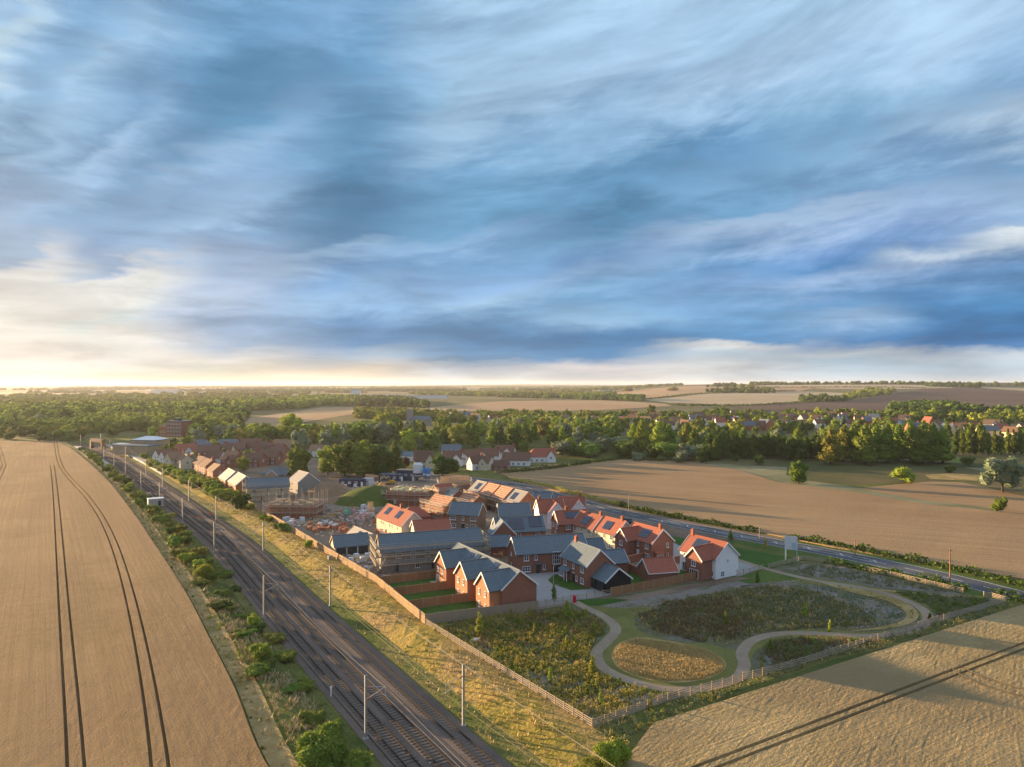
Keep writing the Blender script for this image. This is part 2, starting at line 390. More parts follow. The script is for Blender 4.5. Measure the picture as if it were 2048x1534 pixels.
# ------------------------------------------------------------------ ground sheet
def ground_mat(name, cols, s1, s2, bump=.5, bs=2.0, rough=.95, bdist=.15, rows=None, fine=None, big=.006, big_c=None):
    """cols = three colours mixed by two noises (world metres); rows = (angle, spacing, strength) drill rows"""
    mt = bpy.data.materials.new(name); mt.use_nodes = True; t = NT(mt.node_tree); b = t.n['Principled BSDF']
    b.inputs['Roughness'].default_value = rough; b.inputs['Specular IOR Level'].default_value = .1
    tc = t.n.new('ShaderNodeTexCoord').outputs['Object']
    n1 = t.noise(tc, s1, 6, .62, .3); n2 = t.noise(t.v('ADD', tc, (50, 20, 3)), s2, 5, .6, .2)
    c = t.mix(t.mr(n1, .38, .62), cols[0], cols[1])
    if len(cols) > 2: c = t.mix(t.mr(n2, .45, .6), c, cols[2])
    if big_c: c = t.mix(t.mr(t.noise(tc, big, 4, .5, .5), .42, .62), c, big_c)
    nf = t.noise(tc, fine or 2.2, 3, .7)
    c = t.mix(t.mr(nf, .35, .7, .0, .55), c, tuple(v * .55 for v in cols[0]))
    hgt_in = t.noise(tc, bs, 4, .7)
    if rows:
        ang, sp, st = rows
        x, y, z = t.sep(tc)
        q = t.m('ADD', t.m('MULTIPLY', x, math.cos(ang)), t.m('MULTIPLY', y, math.sin(ang)))
        along = t.m('ADD', t.m('MULTIPLY', x, -math.sin(ang)), t.m('MULTIPLY', y, math.cos(ang)))
        rn = t.noise(t.xyz(t.m('MULTIPLY', q, 1 / sp), t.m('MULTIPLY', along, .012), 0), 1.0, 4, .75)
        c = t.mix(t.mr(rn, .38, .62, 0, st), c, tuple(v * .66 for v in cols[0]))
        hgt_in = t.m('ADD', hgt_in, t.m('MULTIPLY', rn, .6))
    t.put(b.inputs['Base Color'], c)
    bn = t.n.new('ShaderNodeBump'); bn.inputs['Strength'].default_value = bump; bn.inputs['Distance'].default_value = bdist
    t.put(bn.inputs['Height'], hgt_in); t.l.new(bn.outputs[0], b.inputs['Normal'])
    MAT[name] = mt; return mt
DIRV = (-.55, .835)                       # common direction of the railway, drill rows and site fence
RANG = math.atan2(.55, .835)              # normal of those rows, as an angle from +X
ground_mat('rough_grass', ((.115, .14, .035), (.20, .19, .05), (.08, .11, .028)), .35, .04, bump=.8, bs=1.4, bdist=.4)
ground_mat('far_land', ((.10, .115, .035), (.17, .155, .06), (.06, .08, .025)), .01, .0025, bump=0, big=.0012, big_c=(.20, .17, .08))
ground_mat('wheat', ((.34, .225, .11), (.26, .175, .085), (.40, .27, .135)), .6, .03, bump=1.0, bs=2.6, bdist=.38, fine=3.2, rows=(RANG, .9, .62), big=.012, big_c=(.33, .21, .115))
ground_mat('wheat_near', ((.41, .31, .15), (.32, .24, .11), (.48, .365, .18)), .45, .05, bump=1.0, bs=1.3, bdist=.5, rows=(R(31) + math.pi / 2, .8, .45), big=.03, big_c=(.31, .23, .12))
ground_mat('stubble', ((.38, .245, .125), (.33, .21, .105), (.42, .28, .145)), .4, .02, bump=.8, bs=1.8, bdist=.25, rows=(R(65), 1.6, .6), big=.014, big_c=(.43, .30, .16))
ground_mat('far_stubble', ((.44, .31, .17), (.50, .36, .20), (.40, .26, .14)), .01, .004, bump=0, rows=(R(30), 18, .25), big=.002, big_c=(.46, .27, .15))
ground_mat('far_stubble_pale', ((.52, .40, .24), (.56, .44, .27), (.47, .35, .2)), .01, .004, bump=0, rows=(R(100), 22, .25))
ground_mat('far_plough', ((.13, .085, .06), (.10, .065, .05), (.16, .105, .07)), .008, .003, bump=0, rows=(R(80), 25, .3))
ground_mat('far_pasture', ((.16, .15, .05), (.22, .19, .07), (.13, .13, .045)), .02, .006, bump=0)
ground_mat('meadow_pasture', ((.105, .105, .038), (.15, .13, .05), (.20, .15, .07)), .12, .025, bump=.6, bs=.8, bdist=.4, big=.012, big_c=(.075, .095, .03))
ground_mat('pale_pasture', ((.27, .25, .13), (.33, .29, .16), (.18, .18, .08)), .08, .03, bump=.5, bs=.8)
ground_mat('bank_grass', ((.36, .27, .055), (.45, .32, .09), (.21, .19, .035)), .5, .07, bump=1.0, bs=1.1, bdist=.5, big=.06, big_c=(.36, .25, .11))
ground_mat('bank_green', ((.10, .135, .03), (.16, .18, .04), (.07, .10, .022)), .5, .08, bump=1.0, bs=1.1, bdist=.5, big=.05, big_c=(.22, .19, .07))
ground_mat('dry_grass', ((.50, .36, .16), (.38, .27, .11), (.25, .21, .07)), .7, .15, bump=1.0, bs=1.5, bdist=.4)
ground_mat('meadow', ((.14, .145, .07), (.19, .175, .10), (.28, .255, .235)), .5, .10, bump=1.0, bs=1.6, bdist=.35, big=.05, big_c=(.085, .10, .035))
ground_mat('bare_soil', ((.27, .24, .215), (.21, .19, .165), (.14, .145, .07)), .6, .25, bump=.9, bs=2.2, bdist=.2)
ground_mat('mown_grass', ((.18, .18, .055), (.22, .205, .065), (.145, .15, .042)), .4, .1, bump=.4, bs=3, bdist=.08)
ground_mat('gold_grass', ((.42, .31, .12), (.27, .22, .07), (.52, .39, .18)), .5, .18, bump=1.0, bs=2.0, bdist=.4)
ground_mat('lawn', ((.05, .115, .018), (.065, .14, .024), (.045, .10, .016)), .4, .1, bump=.25, bs=5, bdist=.05)
ground_mat('verge', ((.09, .15, .03), (.13, .17, .04), (.07, .115, .025)), .3, .08, bump=.5, bs=3)
ground_mat('ballast', ((.19, .148, .122), (.22, .172, .142), (.145, .118, .10)), 1.2, .12, bump=.8, bs=6, bdist=.1, fine=6, rows=(RANG, 1.5, .25))
ground_mat('asphalt', ((.115, .122, .13), (.085, .093, .10), (.15, .153, .158)), .25, .05, bump=.2, bs=8, bdist=.02, fine=5)
ground_mat('paving', ((.36, .355, .34), (.33, .325, .32), (.39, .38, .365)), .5, .1, bump=.2, bs=6, bdist=.02, fine=7)
ground_mat('gravel_path', ((.34, .265, .19), (.30, .235, .17), (.37, .30, .22)), .7, .2, bump=.4, bs=6, bdist=.04, fine=6)
ground_mat('site_mud', ((.21, .15, .105), (.28, .205, .145), (.16, .115, .085)), .25, .06, bump=.8, bs=1.2, bdist=.3, big=.03, big_c=(.30, .235, .175))
ground_mat('patio', ((.52, .42, .31), (.48, .39, .29), (.55, .45, .34)), 1, .4, bump=.2, bs=6, bdist=.02)

def terrain_sheet():
    Y = np.concatenate([np.arange(20, 700, 3.0), np.geomspace(700, 15500, 110)])
    U = np.concatenate([np.linspace(-3.0, -.9, 12)[:-1], np.linspace(-.9, .9, 260), np.linspace(.9, 3.0, 12)[1:]])
    X = U[None, :] * Y[:, None]; YY = np.repeat(Y[:, None], len(U), 1)
    Z = hgt(X.ravel(), YY.ravel()).reshape(X.shape)
    V = np.stack([X, YY, Z], -1).reshape(-1, 3)
    n = len(U); i = np.arange(len(Y) - 1)[:, None] * n + np.arange(n - 1)[None, :]
    F = np.stack([i, i + 1, i + n + 1, i + n], -1).reshape(-1, 4)
    return V, F
V, F = terrain_sheet()
gm = np_mesh('ground', V, F, MAT['rough_grass'], True)
gm.materials.append(MAT['far_land'])
mi = (V[F[:, 0], 1] > 620).astype(np.int32); gm.polygons.foreach_set("material_index", mi)
tag(link('ground', gm), kind='structure')
# the land behind and beside the photographer
mb = MB(); mb.add([(-60, 20, 0), (-3000, -1000, 0), (3000, -1000, 0), (60, 20, 0)], [(0, 1, 2, 3)])
tag(mb.obj('ground_behind', MAT['rough_grass'], loc=(0, 0, -.004)), kind='structure')

def in_poly(x, y, poly):
    x = np.asarray(x); y = np.asarray(y); r = np.zeros(x.shape, bool)
    for (ax, ay), (bx, by) in zip(poly, poly[1:] + poly[:1]):
        c = (ay > y) != (by > y)
        r ^= c & (x < (bx - ax) * (y - ay) / (by - ay + 1e-12) + ax)
    return r
def drape(name, poly, mat, off, step=None, kind='structure', zfun=None, skirt=0.0):
    """flat polygon cut by a grid and laid over the terrain"""
    bm = bmesh.new(); vs_ = [bm.verts.new((x, y, 0)) for x, y in poly]; bm.faces.new(vs_)
    if step:
        xs = [p[0] for p in poly]; ys = [p[1] for p in poly]
        for ax, lo, hi, st in ((0, min(xs), max(xs), step if not hasattr(step, '__len__') else step[0]), (1, min(ys), max(ys), step if not hasattr(step, '__len__') else step[1])):
            c = lo + st
            while c < hi:
                co = [0, 0, 0]; co[ax] = c; no = [0, 0, 0]; no[ax] = 1
                bmesh.ops.bisect_plane(bm, geom=bm.verts[:] + bm.edges[:] + bm.faces[:], plane_co=co, plane_no=no)
                c += st
    bmesh.ops.triangulate(bm, faces=[f for f in bm.faces if len(f.verts) > 4])
    bm.verts.ensure_lookup_table()
    A = np.array([v.co[:2] for v in bm.verts]); Z = hgt(A[:, 0], A[:, 1]) + off
    if zfun is not None: Z = Z + zfun(A[:, 0], A[:, 1])
    for v, z in zip(bm.verts, Z): v.co.z = z
    if skirt:
        be = [e for e in bm.edges if e.is_boundary]
        g = bmesh.ops.extrude_edge_only(bm, edges=be)
        for v in g['geom']:
            if isinstance(v, bmesh.types.BMVert): v.co.z -= skirt
    bmesh.ops.recalc_face_normals(bm, faces=bm.faces[:])
    up = sum(f.normal.z for f in bm.faces)
    if up < 0: bmesh.ops.reverse_faces(bm, faces=bm.faces[:])
    me = bpy.data.meshes.new(name); bm.to_mesh(me); bm.free(); me.materials.append(mat)
    return tag(link(name, me), kind=kind)
def px_poly(pts, terr=False): return [PT(*p) if terr else P(*p) for p in pts]
def offset_line(L, d):
    L = np.asarray(L, float); T = np.gradient(L, axis=0); T /= np.linalg.norm(T, axis=1)[:, None]
    return L + np.stack([T[:, 1], -T[:, 0]], 1) * d        # + = to the right
def strip(name, L, d0, d1, mat, z=None, off=0.0, kind='structure', zw=None):
    A, B = offset_line(L, d0), offset_line(L, d1); n = len(A)
    V = np.zeros((2 * n, 3)); V[:n, :2] = A; V[n:, :2] = B
    V[:, 2] = (hgt(V[:, 0], V[:, 1]) if z is None else z) + off
    i = np.arange(n - 1); F = np.stack([i, i + n, i + n + 1, i + 1], 1)
    return tag(link(name, np_mesh(name, V, F, mat)), kind=kind)

# ------------------------------------------------------------------ left wheat field with tramlines
FB = smooth_line([(-2, 48), (-14, 64), (-28.5, 83), (-40.1, 103.4), (-52, 123), (-66, 146), (-82, 171), (-103, 203), (-122, 232), (-180, 318), (-240, 402), (-300, 484), (-330, 522), (-352, 553)], 5)
TL1 = smooth_line([(-24, 48), (-41.2, 83), (-79.4, 147.6), (-121, 213), (-163.5, 274), (-241.3, 380), (-333.5, 519), (-351, 546)], 5)
TL2 = smooth_line([(-29, 48), (-51.0, 83), (-93.3, 147.6), (-176, 274), (-246.0, 380), (-256, 394)], 5)
def field_left():
    """a sheet of standing corn: rows follow the boundary, wheelings sunk as real grooves"""
    ys = np.concatenate([np.arange(52, 200, 1.6), np.arange(200, 552, 4.0)])
    bx = np.interp(ys, FB[:, 1], FB[:, 0]); t1 = np.interp(ys, TL1[:, 1], TL1[:, 0]); t2 = np.interp(ys, TL2[:, 1], TL2[:, 0])
    t2 = np.where(ys > 392, np.interp(ys, [392, 552], [-254.6, -352 - 22]), t2)
    cols_ = []
    def seg(a, b, n): return [(a, b, k / n) for k in range(n)]
    def cp(k, f): return f
    marks = []   # list of (xarray, depth)
    hw, gap, lip = .19, 1.0, .06
    def groove(c):
        for o, dpt in ((-hw - lip, 0), (-hw, 1), (hw, 1), (hw + lip, 0)): marks.append((c + o, dpt))
    L2a, L2b, L1a, L1b = t2 - gap, t2 + gap, t1 - gap, t1 + gap
    far = np.full(len(ys), 1.0)
    left = bx - 78 - (ys - 52) * 1.15
    def fill(a, b, n):
        for k in range(1, n): marks.append((a + (b - a) * k / n, 0))
    # third pair at the far left of the frame
    L3a, L3b = t2 - 26 - gap, t2 - 26 + gap
    marks.append((left, 0)); fill(left, L3a - hw - lip, 30)
    groove(L3a); fill(L3a + hw + lip, L3b - hw - lip, 3); groove(L3b); fill(L3b + hw + lip, L2a - hw - lip, 14)
    groove(L2a); fill(L2a + hw + lip, L2b - hw - lip, 3); groove(L2b); fill(L2b + hw + lip, L1a - hw - lip, 8)
    groove(L1a); fill(L1a + hw + lip, L1b - hw - lip, 3); groove(L1b); fill(L1b + hw + lip, bx - .3, 16)
    marks.append((bx - .3, 0)); marks.append((bx, 2))
    X = np.stack([m_[0] for m_ in marks], 1); D = np.stack([np.full(len(ys), m_[1]) for m_ in marks], 1).astype(float)
    # wheelings fade out where the pair ends
    YY = np.repeat(ys[:, None], X.shape[1], 1)
    Z = .72 + rng.normal(0, .010, X.shape) + .05 * np.sin(X * .31 + YY * .17)
    fade = np.ones_like(D)
    mk2 = (np.abs(X - t2[:, None]) < 2.2); fade = np.where(mk2, 1 - sstep(YY, 370, 394), fade)
    mk3 = (np.abs(X - (t2 - 26)[:, None]) < 2.2); fade = np.where(mk3, .35, fade)
    Z = Z - (D == 1) * .50 * fade - (D == 2) * .72
    Z = np.where(D == 1, np.maximum(Z, .07), Z)
    X = np.sort(X + 0, axis=1)
    V = np.stack([X, YY, Z + .01], -1).reshape(-1, 3); n = X.shape[1]
    i = np.arange(len(ys) - 1)[:, None] * n + np.arange(n - 1)[None, :]
    F = np.stack([i, i + 1, i + n + 1, i + n], -1).reshape(-1, 4)
    tag(link('wheat_field', np_mesh('wheat_field', V, F, MAT['wheat'])), kind='structure')
field_left()
drape('field_headland', [(-352, 551), (-800, 551), (-820, 600), (-380, 600)], MAT['far_pasture'], .02)

# ------------------------------------------------------------------ right-hand wheat field in front
A31 = R(30.6)
def field_right():
    e = np.array([math.cos(A31), math.sin(A31)]); nrm = np.array([math.sin(A31), -math.cos(A31)])
    o = np.array(P(1300, 1456, 0.0))
    s = np.concatenate([np.arange(0, 150, .8), np.arange(150, 260, 3)])
    pair = [5.35, 8.2]     # distance of the two wheelings from the field edge at the left
    t = [0, .25]; hw = .2
    p0 = np.array(P(1526, 1489, 0.3)); d1 = float((p0 - o) @ nrm); p1 = np.array(P(1548, 1497, .3)); d2 = float((p1 - o) @ nrm)
    ts = [0.0, .3] + list(np.arange(1, d1 - .7, .8))
    for d in (d1, d2): ts += [d - .28, d - hw, d + hw, d + .28]
    ts = sorted(ts) + list(np.arange(d2 + 1.3, 26, .8)) + list(np.arange(26, 80, 4))
    ts = np.array(ts)
    S, T = np.meshgrid(s, ts, indexing='ij'); S = S - 1.73 * T; edge_l = np.zeros(S.shape, bool); edge_l[0] = True
    sl = .018 * S                                            # the pair closes slightly on the edge to the right
    g = ((np.abs(T - d1) < hw + .01) | (np.abs(T - d2) < hw + .01)).astype(float)
    # headland curve of a turning tractor
    X = o[0] + e[0] * S + nrm[0] * T; Yy = o[1] + e[1] * S + nrm[1] * T
    Z = .72 + rng.normal(0, .007, S.shape) + .03 * np.sin(X * .5 + .8 * np.sin(Yy * .3)) * np.sin(Yy * .63 + X * .12)
    fade = sstep(S + 1.73 * T, 3, 12)
    Z = Z - g * .5 * fade - (T <= 0.001) * .70
    Z = np.where((T <= .001) | edge_l, .02, np.maximum(Z, .1))
    cc = np.array(P(2075, 1332)); dist = np.hypot(X - cc[0], Yy - cc[1])
    V = np.stack([X, Yy, Z + .01], -1).reshape(-1, 3); n = len(ts)
    i = np.arange(len(s) - 1)[:, None] * n + np.arange(n - 1)[None, :]
    F = np.stack([i, i + n, i + n + 1, i + 1], -1).reshape(-1, 4)[:, ::-1]
    tag(link('barley_field', np_mesh('barley_field', V, F, MAT['wheat_near'])), kind='structure')
field_right()

for pts in ([(1905, 1338), (1925, 1352), (1960, 1368), (2010, 1384), (2090, 1402)], [(1925, 1334), (1945, 1346), (1980, 1360), (2030, 1375), (2100, 1388)]):
    strip('wheel_marks', smooth_line([P(*p, .73) for p in pts], 1.5), -.16, .16, MAT['wheat'], z=.80)
# ------------------------------------------------------------------ fields and land beyond
drape('stubble_field', px_poly([(985, 943), (1110, 930), (1245, 918), (1330, 921), (1400, 926), (1480, 942), (1560, 966), (1640, 977), (1714, 986), (1790, 1000), (1850, 1010), (1950, 1019), (2100, 1038), (2300, 1062), (2300, 1225), (2048, 1160), (1800, 1118), (1665, 1095), (1500, 1062), (1400, 1043), (1300, 1024), (1200, 1004), (1120, 985), (1060, 970)]), MAT['stubble'], .30, 14, skirt=.3, zfun=lambda x, y: .05 * np.sin(x * .21) * np.sin(y * .17))
drape('field_margin', px_poly([(1390, 921), (1480, 930), (1560, 948), (1620, 962), (1714, 975), (1860, 992), (2048, 1018), (2300, 1048), (2300, 1075), (2048, 1044), (1850, 1018), (1714, 992), (1560, 971), (1480, 948), (1400, 929)]), MAT['pale_pasture'], .02)
drape('stubble_field_small', px_poly([(1715, 977), (1790, 969), (1860, 963), (1925, 965), (1985, 978), (2100, 1004), (2200, 1025), (2048, 1030), (1950, 1012), (1850, 1001)]), MAT['stubble'], .04)
drape('river_meadow', px_poly([(1380, 905), (1700, 895), (2048, 890), (2300, 900), (2300, 1000), (2048, 992), (1925, 962), (1700, 970), (1600, 962), (1480, 940), (1400, 925)]), MAT['meadow_pasture'], .012)
drape('pale_pasture', px_poly([(1400, 927), (1440, 929), (1575, 934), (1572, 950), (1600, 962), (1560, 960), (1470, 941)]), MAT['pale_pasture'], .024)
drape('pale_verge', px_poly([(1930, 935), (2048, 938), (2200, 942), (2200, 950), (2048, 948), (1970, 944)]), MAT['pale_pasture'], .024)
drape('green_paddock', px_poly([(1900, 917), (1940, 915), (1935, 926), (1900, 927)]), MAT['verge'], .024)
drape('reed_bed', px_poly([(1850, 950), (1900, 946), (1965, 951), (1960, 962), (1860, 958)]), MAT['dry_grass'], .05)
drape('far_field_red', px_poly([(858, 816), (930, 808), (1000, 803), (1100, 801), (1200, 801), (1250, 803), (1330, 808), (1345, 812), (1190, 821), (1050, 822), (870, 822)], True), MAT['far_stubble'], .25, (60, 60))
drape('far_field_pale', px_poly([(1287, 800), (1410, 788), (1520, 786), (1600, 783), (1700, 787), (1690, 800), (1600, 806), (1480, 811), (1340, 806)], True), MAT['far_stubble_pale'], .6, (60, 80))
drape('far_field_tan', px_poly([(1205, 789), (1240, 784), (1310, 777), (1380, 772), (1430, 771.5), (1530, 772), (1640, 774), (1600, 783), (1520, 786), (1410, 787.5), (1287, 799), (1240, 795)], True), MAT['far_stubble'], .6, (60, 80))
drape('far_field_ridge', px_poly([(1500, 771), (1620, 769.5), (1800, 769.5), (1960, 771), (1900, 776), (1780, 779), (1660, 778)], True), MAT['far_stubble_pale'], .6, (80, 120))
drape('far_ploughed_field', px_poly([(1460, 812), (1560, 806), (1690, 803), (1768, 791), (1848, 778), (1955, 776), (2048, 784), (2200, 790), (2200, 822), (2048, 821), (1500, 821)], True), MAT['far_plough'], .6, (60, 80))
drape('far_field_right', px_poly([(1950, 774), (2048, 776), (2200, 778), (2200, 786), (2048, 782), (1975, 777)], True), MAT['far_stubble_pale'], .6, (80, 120))
drape('far_field_yellow', px_poly([(485, 852), (500, 836), (600, 822), (640, 815), (705, 814), (713, 827), (645, 838), (560, 852)]), MAT['far_stubble'], .1)
drape('far_field_left', px_poly([(-40, 815), (40, 813), (100, 816), (90, 821), (-40, 822)]), MAT['far_stubble_pale'], .1)
drape('far_field_station', px_poly([(155, 862), (170, 850), (245, 848), (240, 856), (200, 862)]), MAT['pale_pasture'], .03)
drape('far_field_pasture', px_poly([(190, 846), (215, 838), (260, 838), (270, 846), (240, 850)]), MAT['far_pasture'], .03)
drape('far_field_park', px_poly([(-40, 846), (110, 845), (100, 860), (-40, 866)]), MAT['far_pasture'], .03)
for k, (x0, x1, y0, y1, m_) in enumerate([(-60, 260, 795, 799, 'far_stubble_pale'), (-60, 180, 785, 788, 'far_stubble_pale'), (60, 420, 779, 781, 'far_stubble_pale'), (500, 700, 794, 796, 'far_stubble_pale'), (640, 980, 783.5, 785, 'far_pasture'), (300, 560, 788, 790, 'far_pasture'), (900, 1180, 787, 790, 'far_pasture'), (1040, 1230, 783, 785, 'far_stubble_pale'), (420, 760, 776, 777, 'far_stubble_pale'), (0, 300, 774.5, 775.5, 'far_pasture')]):
    drape('distant_field', px_poly([(x0, y1), (x0 + (x1 - x0) * .2, y0), (x1, y0 + .3), (x1 - (x1 - x0) * .15, y1)]), MAT[m_], .3)

# ------------------------------------------------------------------ railway
RL = rail[rail[:, 1] > 58]
strip('ballast', RL, -6.4, 4.9, MAT['ballast'], z=RAIL_Z + .28)
strip('ballast_shoulder', RL, -7.5, -6.4, MAT['ballast'], off=.14); strip('ballast_shoulder', RL, 4.9, 5.7, MAT['ballast'], off=.16)
strip('cess_path', RL, 5.7, 9.6, MAT['bank_green'], off=.08)
strip('cess_path', RL, -9.5, -7.5, MAT['bank_green'], off=.08)
dense = smooth_line([tuple(p) for p in RL[:-2:3]] + [tuple(RL[-1])], 1.0); dense = dense[np.concatenate([[True], np.linalg.norm(np.diff(dense, axis=0), axis=1) > .05])]
def at_len(L):
    d = np.concatenate([[0], np.cumsum(np.linalg.norm(np.diff(L, axis=0), axis=1))]); return d
ZB = RAIL_Z + .28
slp_mb = MB(); slp_mb.box((0, 0, 0), (2.5, .28, .16))
sl_me = slp_mb.mesh('sleeper', MAT['sleeper_concrete'])
def tube_line(mb, L3, wd, h, z0):
    pass
def rail_mesh(L, off, z):
    O = offset_line(L, off); n = len(O); w_, h_ = .075, .17
    A = offset_line(L, off - w_ / 2); B = offset_line(L, off + w_ / 2)
    V = np.zeros((4 * n, 3)); V[0:n, :2] = A; V[n:2 * n, :2] = B; V[2 * n:3 * n, :2] = A; V[3 * n:, :2] = B
    V[:2 * n, 2] = z + h_; V[2 * n:, 2] = z
    i = np.arange(n - 1)
    F = np.concatenate([np.stack([i, i + n, i + n + 1, i + 1], 1), np.stack([i + 2 * n, i, i + 1, i + 2 * n + 1], 1), np.stack([i + n, i + 3 * n, i + 3 * n + 1, i + n + 1], 1)])
    return np_mesh('rail', V, F, MAT['rail_steel'])
TRK = [(-4.7, 'nearest the field with clean dark sleepers'), (-1.3, 'middle one, beside the bare ballast strip'), (3.3, 'nearest the grassy bank with half buried sleepers')]
for off, txt in TRK:
    T = empty('railway_track', label='straight railway track on brown ballast, ' + txt, cat='railway track', group='parallel railway tracks')
    for s_ in (-.75, .75):
        link('rail', rail_mesh(dense, off + s_, ZB + .10), T)
    O = offset_line(dense, off); d = at_len(O); tot = d[-1]
    sp = .78; ks = np.arange(2, tot, sp)
    X = np.interp(ks, d, O[:, 0]); Yp = np.interp(ks, d, O[:, 1]); dX = np.gradient(X); dY = np.gradient(Yp); ang = np.arctan2(dY, dX) - math.pi / 2
    zoff = .02 if off < 0 else -.03
    vis = [i for i in range(len(ks)) if Yp[i] > 86][:100]
    for i in vis: link('sleeper', sl_me, T, (X[i], Yp[i], ZB + zoff), ang[i])
    mb = MB()
    for i in range(len(ks)):
        if Yp[i] < 86 or i <= vis[-1] or Yp[i] > 420: continue
        mb.box((X[i], Yp[i], ZB + zoff), (2.5, .28, .16), ang[i])
    tag(mb.obj('sleepers', MAT['sleeper_concrete'], T), kind='stuff')

strip('cable_trough', RL, .9, 1.15, MAT['trough'], z=ZB + .05)
# overhead line masts
LM = [(-19.1, 92.7), (-49.2, 140.8), (-82, 195.5), (-109.5, 236), (-136, 274), (-162, 310), (-190, 349), (-218, 389), (-246, 428), (-283, 477), (-322, 530)]
RM = [(21, 56), (-6.6, 96.2), (-37.9, 148), (-68.6, 195.8), (-100, 240), (-127, 279), (-157, 319), (-184, 357), (-233, 428), (-272, 480), (-310, 535)]
ord_ = ['nearest', 'second', 'third', 'fourth', 'fifth', 'sixth', 'seventh', 'eighth', 'ninth', 'tenth', 'farthest']
MZ = {}
def mast(x, y, side, k, n):
    z = hz(x, y)
    d = np.linalg.norm(rail - np.array([x, y]), axis=1); j = int(np.argmin(d)); j = min(max(j, 1), len(rail) - 2)
    tv = rail[j + 1] - rail[j - 1]; rz = math.atan2(tv[1], tv[0]) - math.pi / 2
    lbl = f"slim grey mast on the {'field' if side < 0 else 'fence'} side of the tracks, {ord_[k]} from the front"
    T = empty('railway_mast', (x, y, z - .1), rz, lbl, 'railway mast', 'overhead line masts beside the railway')
    H = 8.3
    mb = MB(); w_ = .13
    for sx in (-w_, w_): mb.box((sx, 0, H / 2 + .25), (.035, .26, H))
    mb.box((0, 0, H / 2 + .25), (2 * w_, .03, H))
    for q in range(9): mb.box((0, 0, .9 * q + .8), (2 * w_, .24, .05))
    mb.obj('column', MAT['galv'], T)
    MB().cone((0, 0, -.1), .42, .40, .45, 10).obj('footing', MAT['concrete'], T)
    s_ = -side   # arm reaches over the tracks
    ar = MB()
    ar.bar((0, 0, 7.0), (s_ * 2.7, 0, 6.4), .07).bar((0, 0, 5.3), (s_ * 2.7, 0, 6.4), .06).bar((s_ * 1.4, 0, 5.9), (s_ * 2.9, 0, 5.15), .05).bar((s_ * 2.7, 0, 6.4), (s_ * 2.7, 0, 5.2), .03)
    ar.obj('cantilever_arm', MAT['galv'], T)
    MB().bar((s_ * .15, 0, 6.97), (s_ * .55, 0, 6.88), .16, n=8).obj('insulator', MAT['terracotta'], T); MB().bar((s_ * .15, 0, 5.35), (s_ * .55, 0, 5.53), .16, n=8).obj('insulator', MAT['terracotta'], T)
    if side > 0:
        MB().bar((0, 0, 7.9), (.9, 0, 8.0), .06).bar((.9, 0, 8.0), (.9, 0, 7.7), .08).obj('feeder_bracket', MAT['galv'], T)
    MZ[(x, y)] = z
for k, (x, y) in enumerate(LM): mast(x, y, -1, k, len(LM))
for k, (x, y) in enumerate(RM[1:]): mast(x, y, 1, k, len(RM))
# wires: spans sag between masts
def wire(name, pts, sag, r, label, cat='overhead wire', group='overhead railway wires', mat='wire_metal', seg=12, nodrop=False):
    mb = MB()
    for a, b in zip(pts[:-1], pts[1:]):
        a = np.array(a); b = np.array(b); pr = a
        for k in range(1, seg + 1):
            t = k / seg; q = a + (b - a) * t; q = q - np.array([0, 0, 4 * sag * t * (1 - t)])
            mb.bar(pr, q, r, n=3); pr = q
    return tag(mb.obj(name, MAT[mat]), label, cat, group)
def wline(masts, lat, h):
    o = []
    for x, y in masts:
        d = np.linalg.norm(rail - np.array([x, y]), axis=1); j = min(max(int(np.argmin(d)), 1), len(rail) - 2)
        tv = rail[j + 1] - rail[j - 1]; tv = tv / np.linalg.norm(tv); n_ = np.array([tv[1], -tv[0]])
        p = np.array([x, y]) + n_ * lat; o.append((p[0], p[1], hz(x, y) + h))
    return o
LMx = [(11, 46)] + LM; RMx = RM
for side, M_, nm in ((1, LMx, 'field side'), (-1, RMx, 'site fence side')):
    wire('contact_wire', wline(M_, side * 2.7, 5.05), .05, .035, f'low straight contact wire over the tracks on the {nm}')
    wire('catenary_wire', wline(M_, side * 2.7, 6.35), .75, .035, f'sagging catenary wire hung above the tracks on the {nm}')
for lat, h, tx in ((.9, 7.6, 'outermost high feeder wire along the grassy bank'), (.1, 8.3, 'high earth wire running over the mast tops beside the bank')):
    wire('feeder_wire', wline(RMx, lat, h), .5, .035, tx)
wire('feeder_wire', wline(RMx, 2.6, 6.4), .6, .03, 'lower feeder wire outside the masts above the bank')

# line-side bits
T = empty('equipment_cabin', P(311, 1012, -.6) + (-.6,), R(33), 'pale blue grey equipment cabin among bushes beside the railway', 'cabin')
MB().box((0, 0, 1.4), (5.2, 3.0, 2.8)).obj('wall', MAT['grey_metal'], T)
MB().box((0, 0, 2.9), (5.5, 3.3, .2)).obj('roof', MAT['white_paint'], T)
MB().box((1.2, -1.52, 1.1), (1.0, .06, 2.0)).obj('door', MAT['door_dark'], T)
T = empty('marker_post', P(662, 1392, -1.2) + (-1.2,), 0, 'short white marker post at the ballast edge in front', 'post')
MB().box((0, 0, .6), (.16, .16, 1.3)).obj('post', MAT['white_paint'], T); MB().box((0, 0, 1.3), (.3, .08, .35)).obj('plate', MAT['white_paint'], T)
material('hivis', (.75, .10, .03), rough=.8)
for (px, py), tx in (((398, 1040), 'small orange red warning board between the middle tracks, left one'), ((420, 1034), 'small orange red warning board beside the bank track, right one')):
    T = empty('warning_board', P(px, py, ZB) + (ZB,), R(10), tx, 'warning board', 'red boards on the railway')
    MB().box((0, 0, 1.1), (.9, .06, .6)).obj('board', MAT['hivis'], T); MB().bar((0, .05, 0), (0, .05, 1.0), .07).obj('post', MAT['galv'], T)

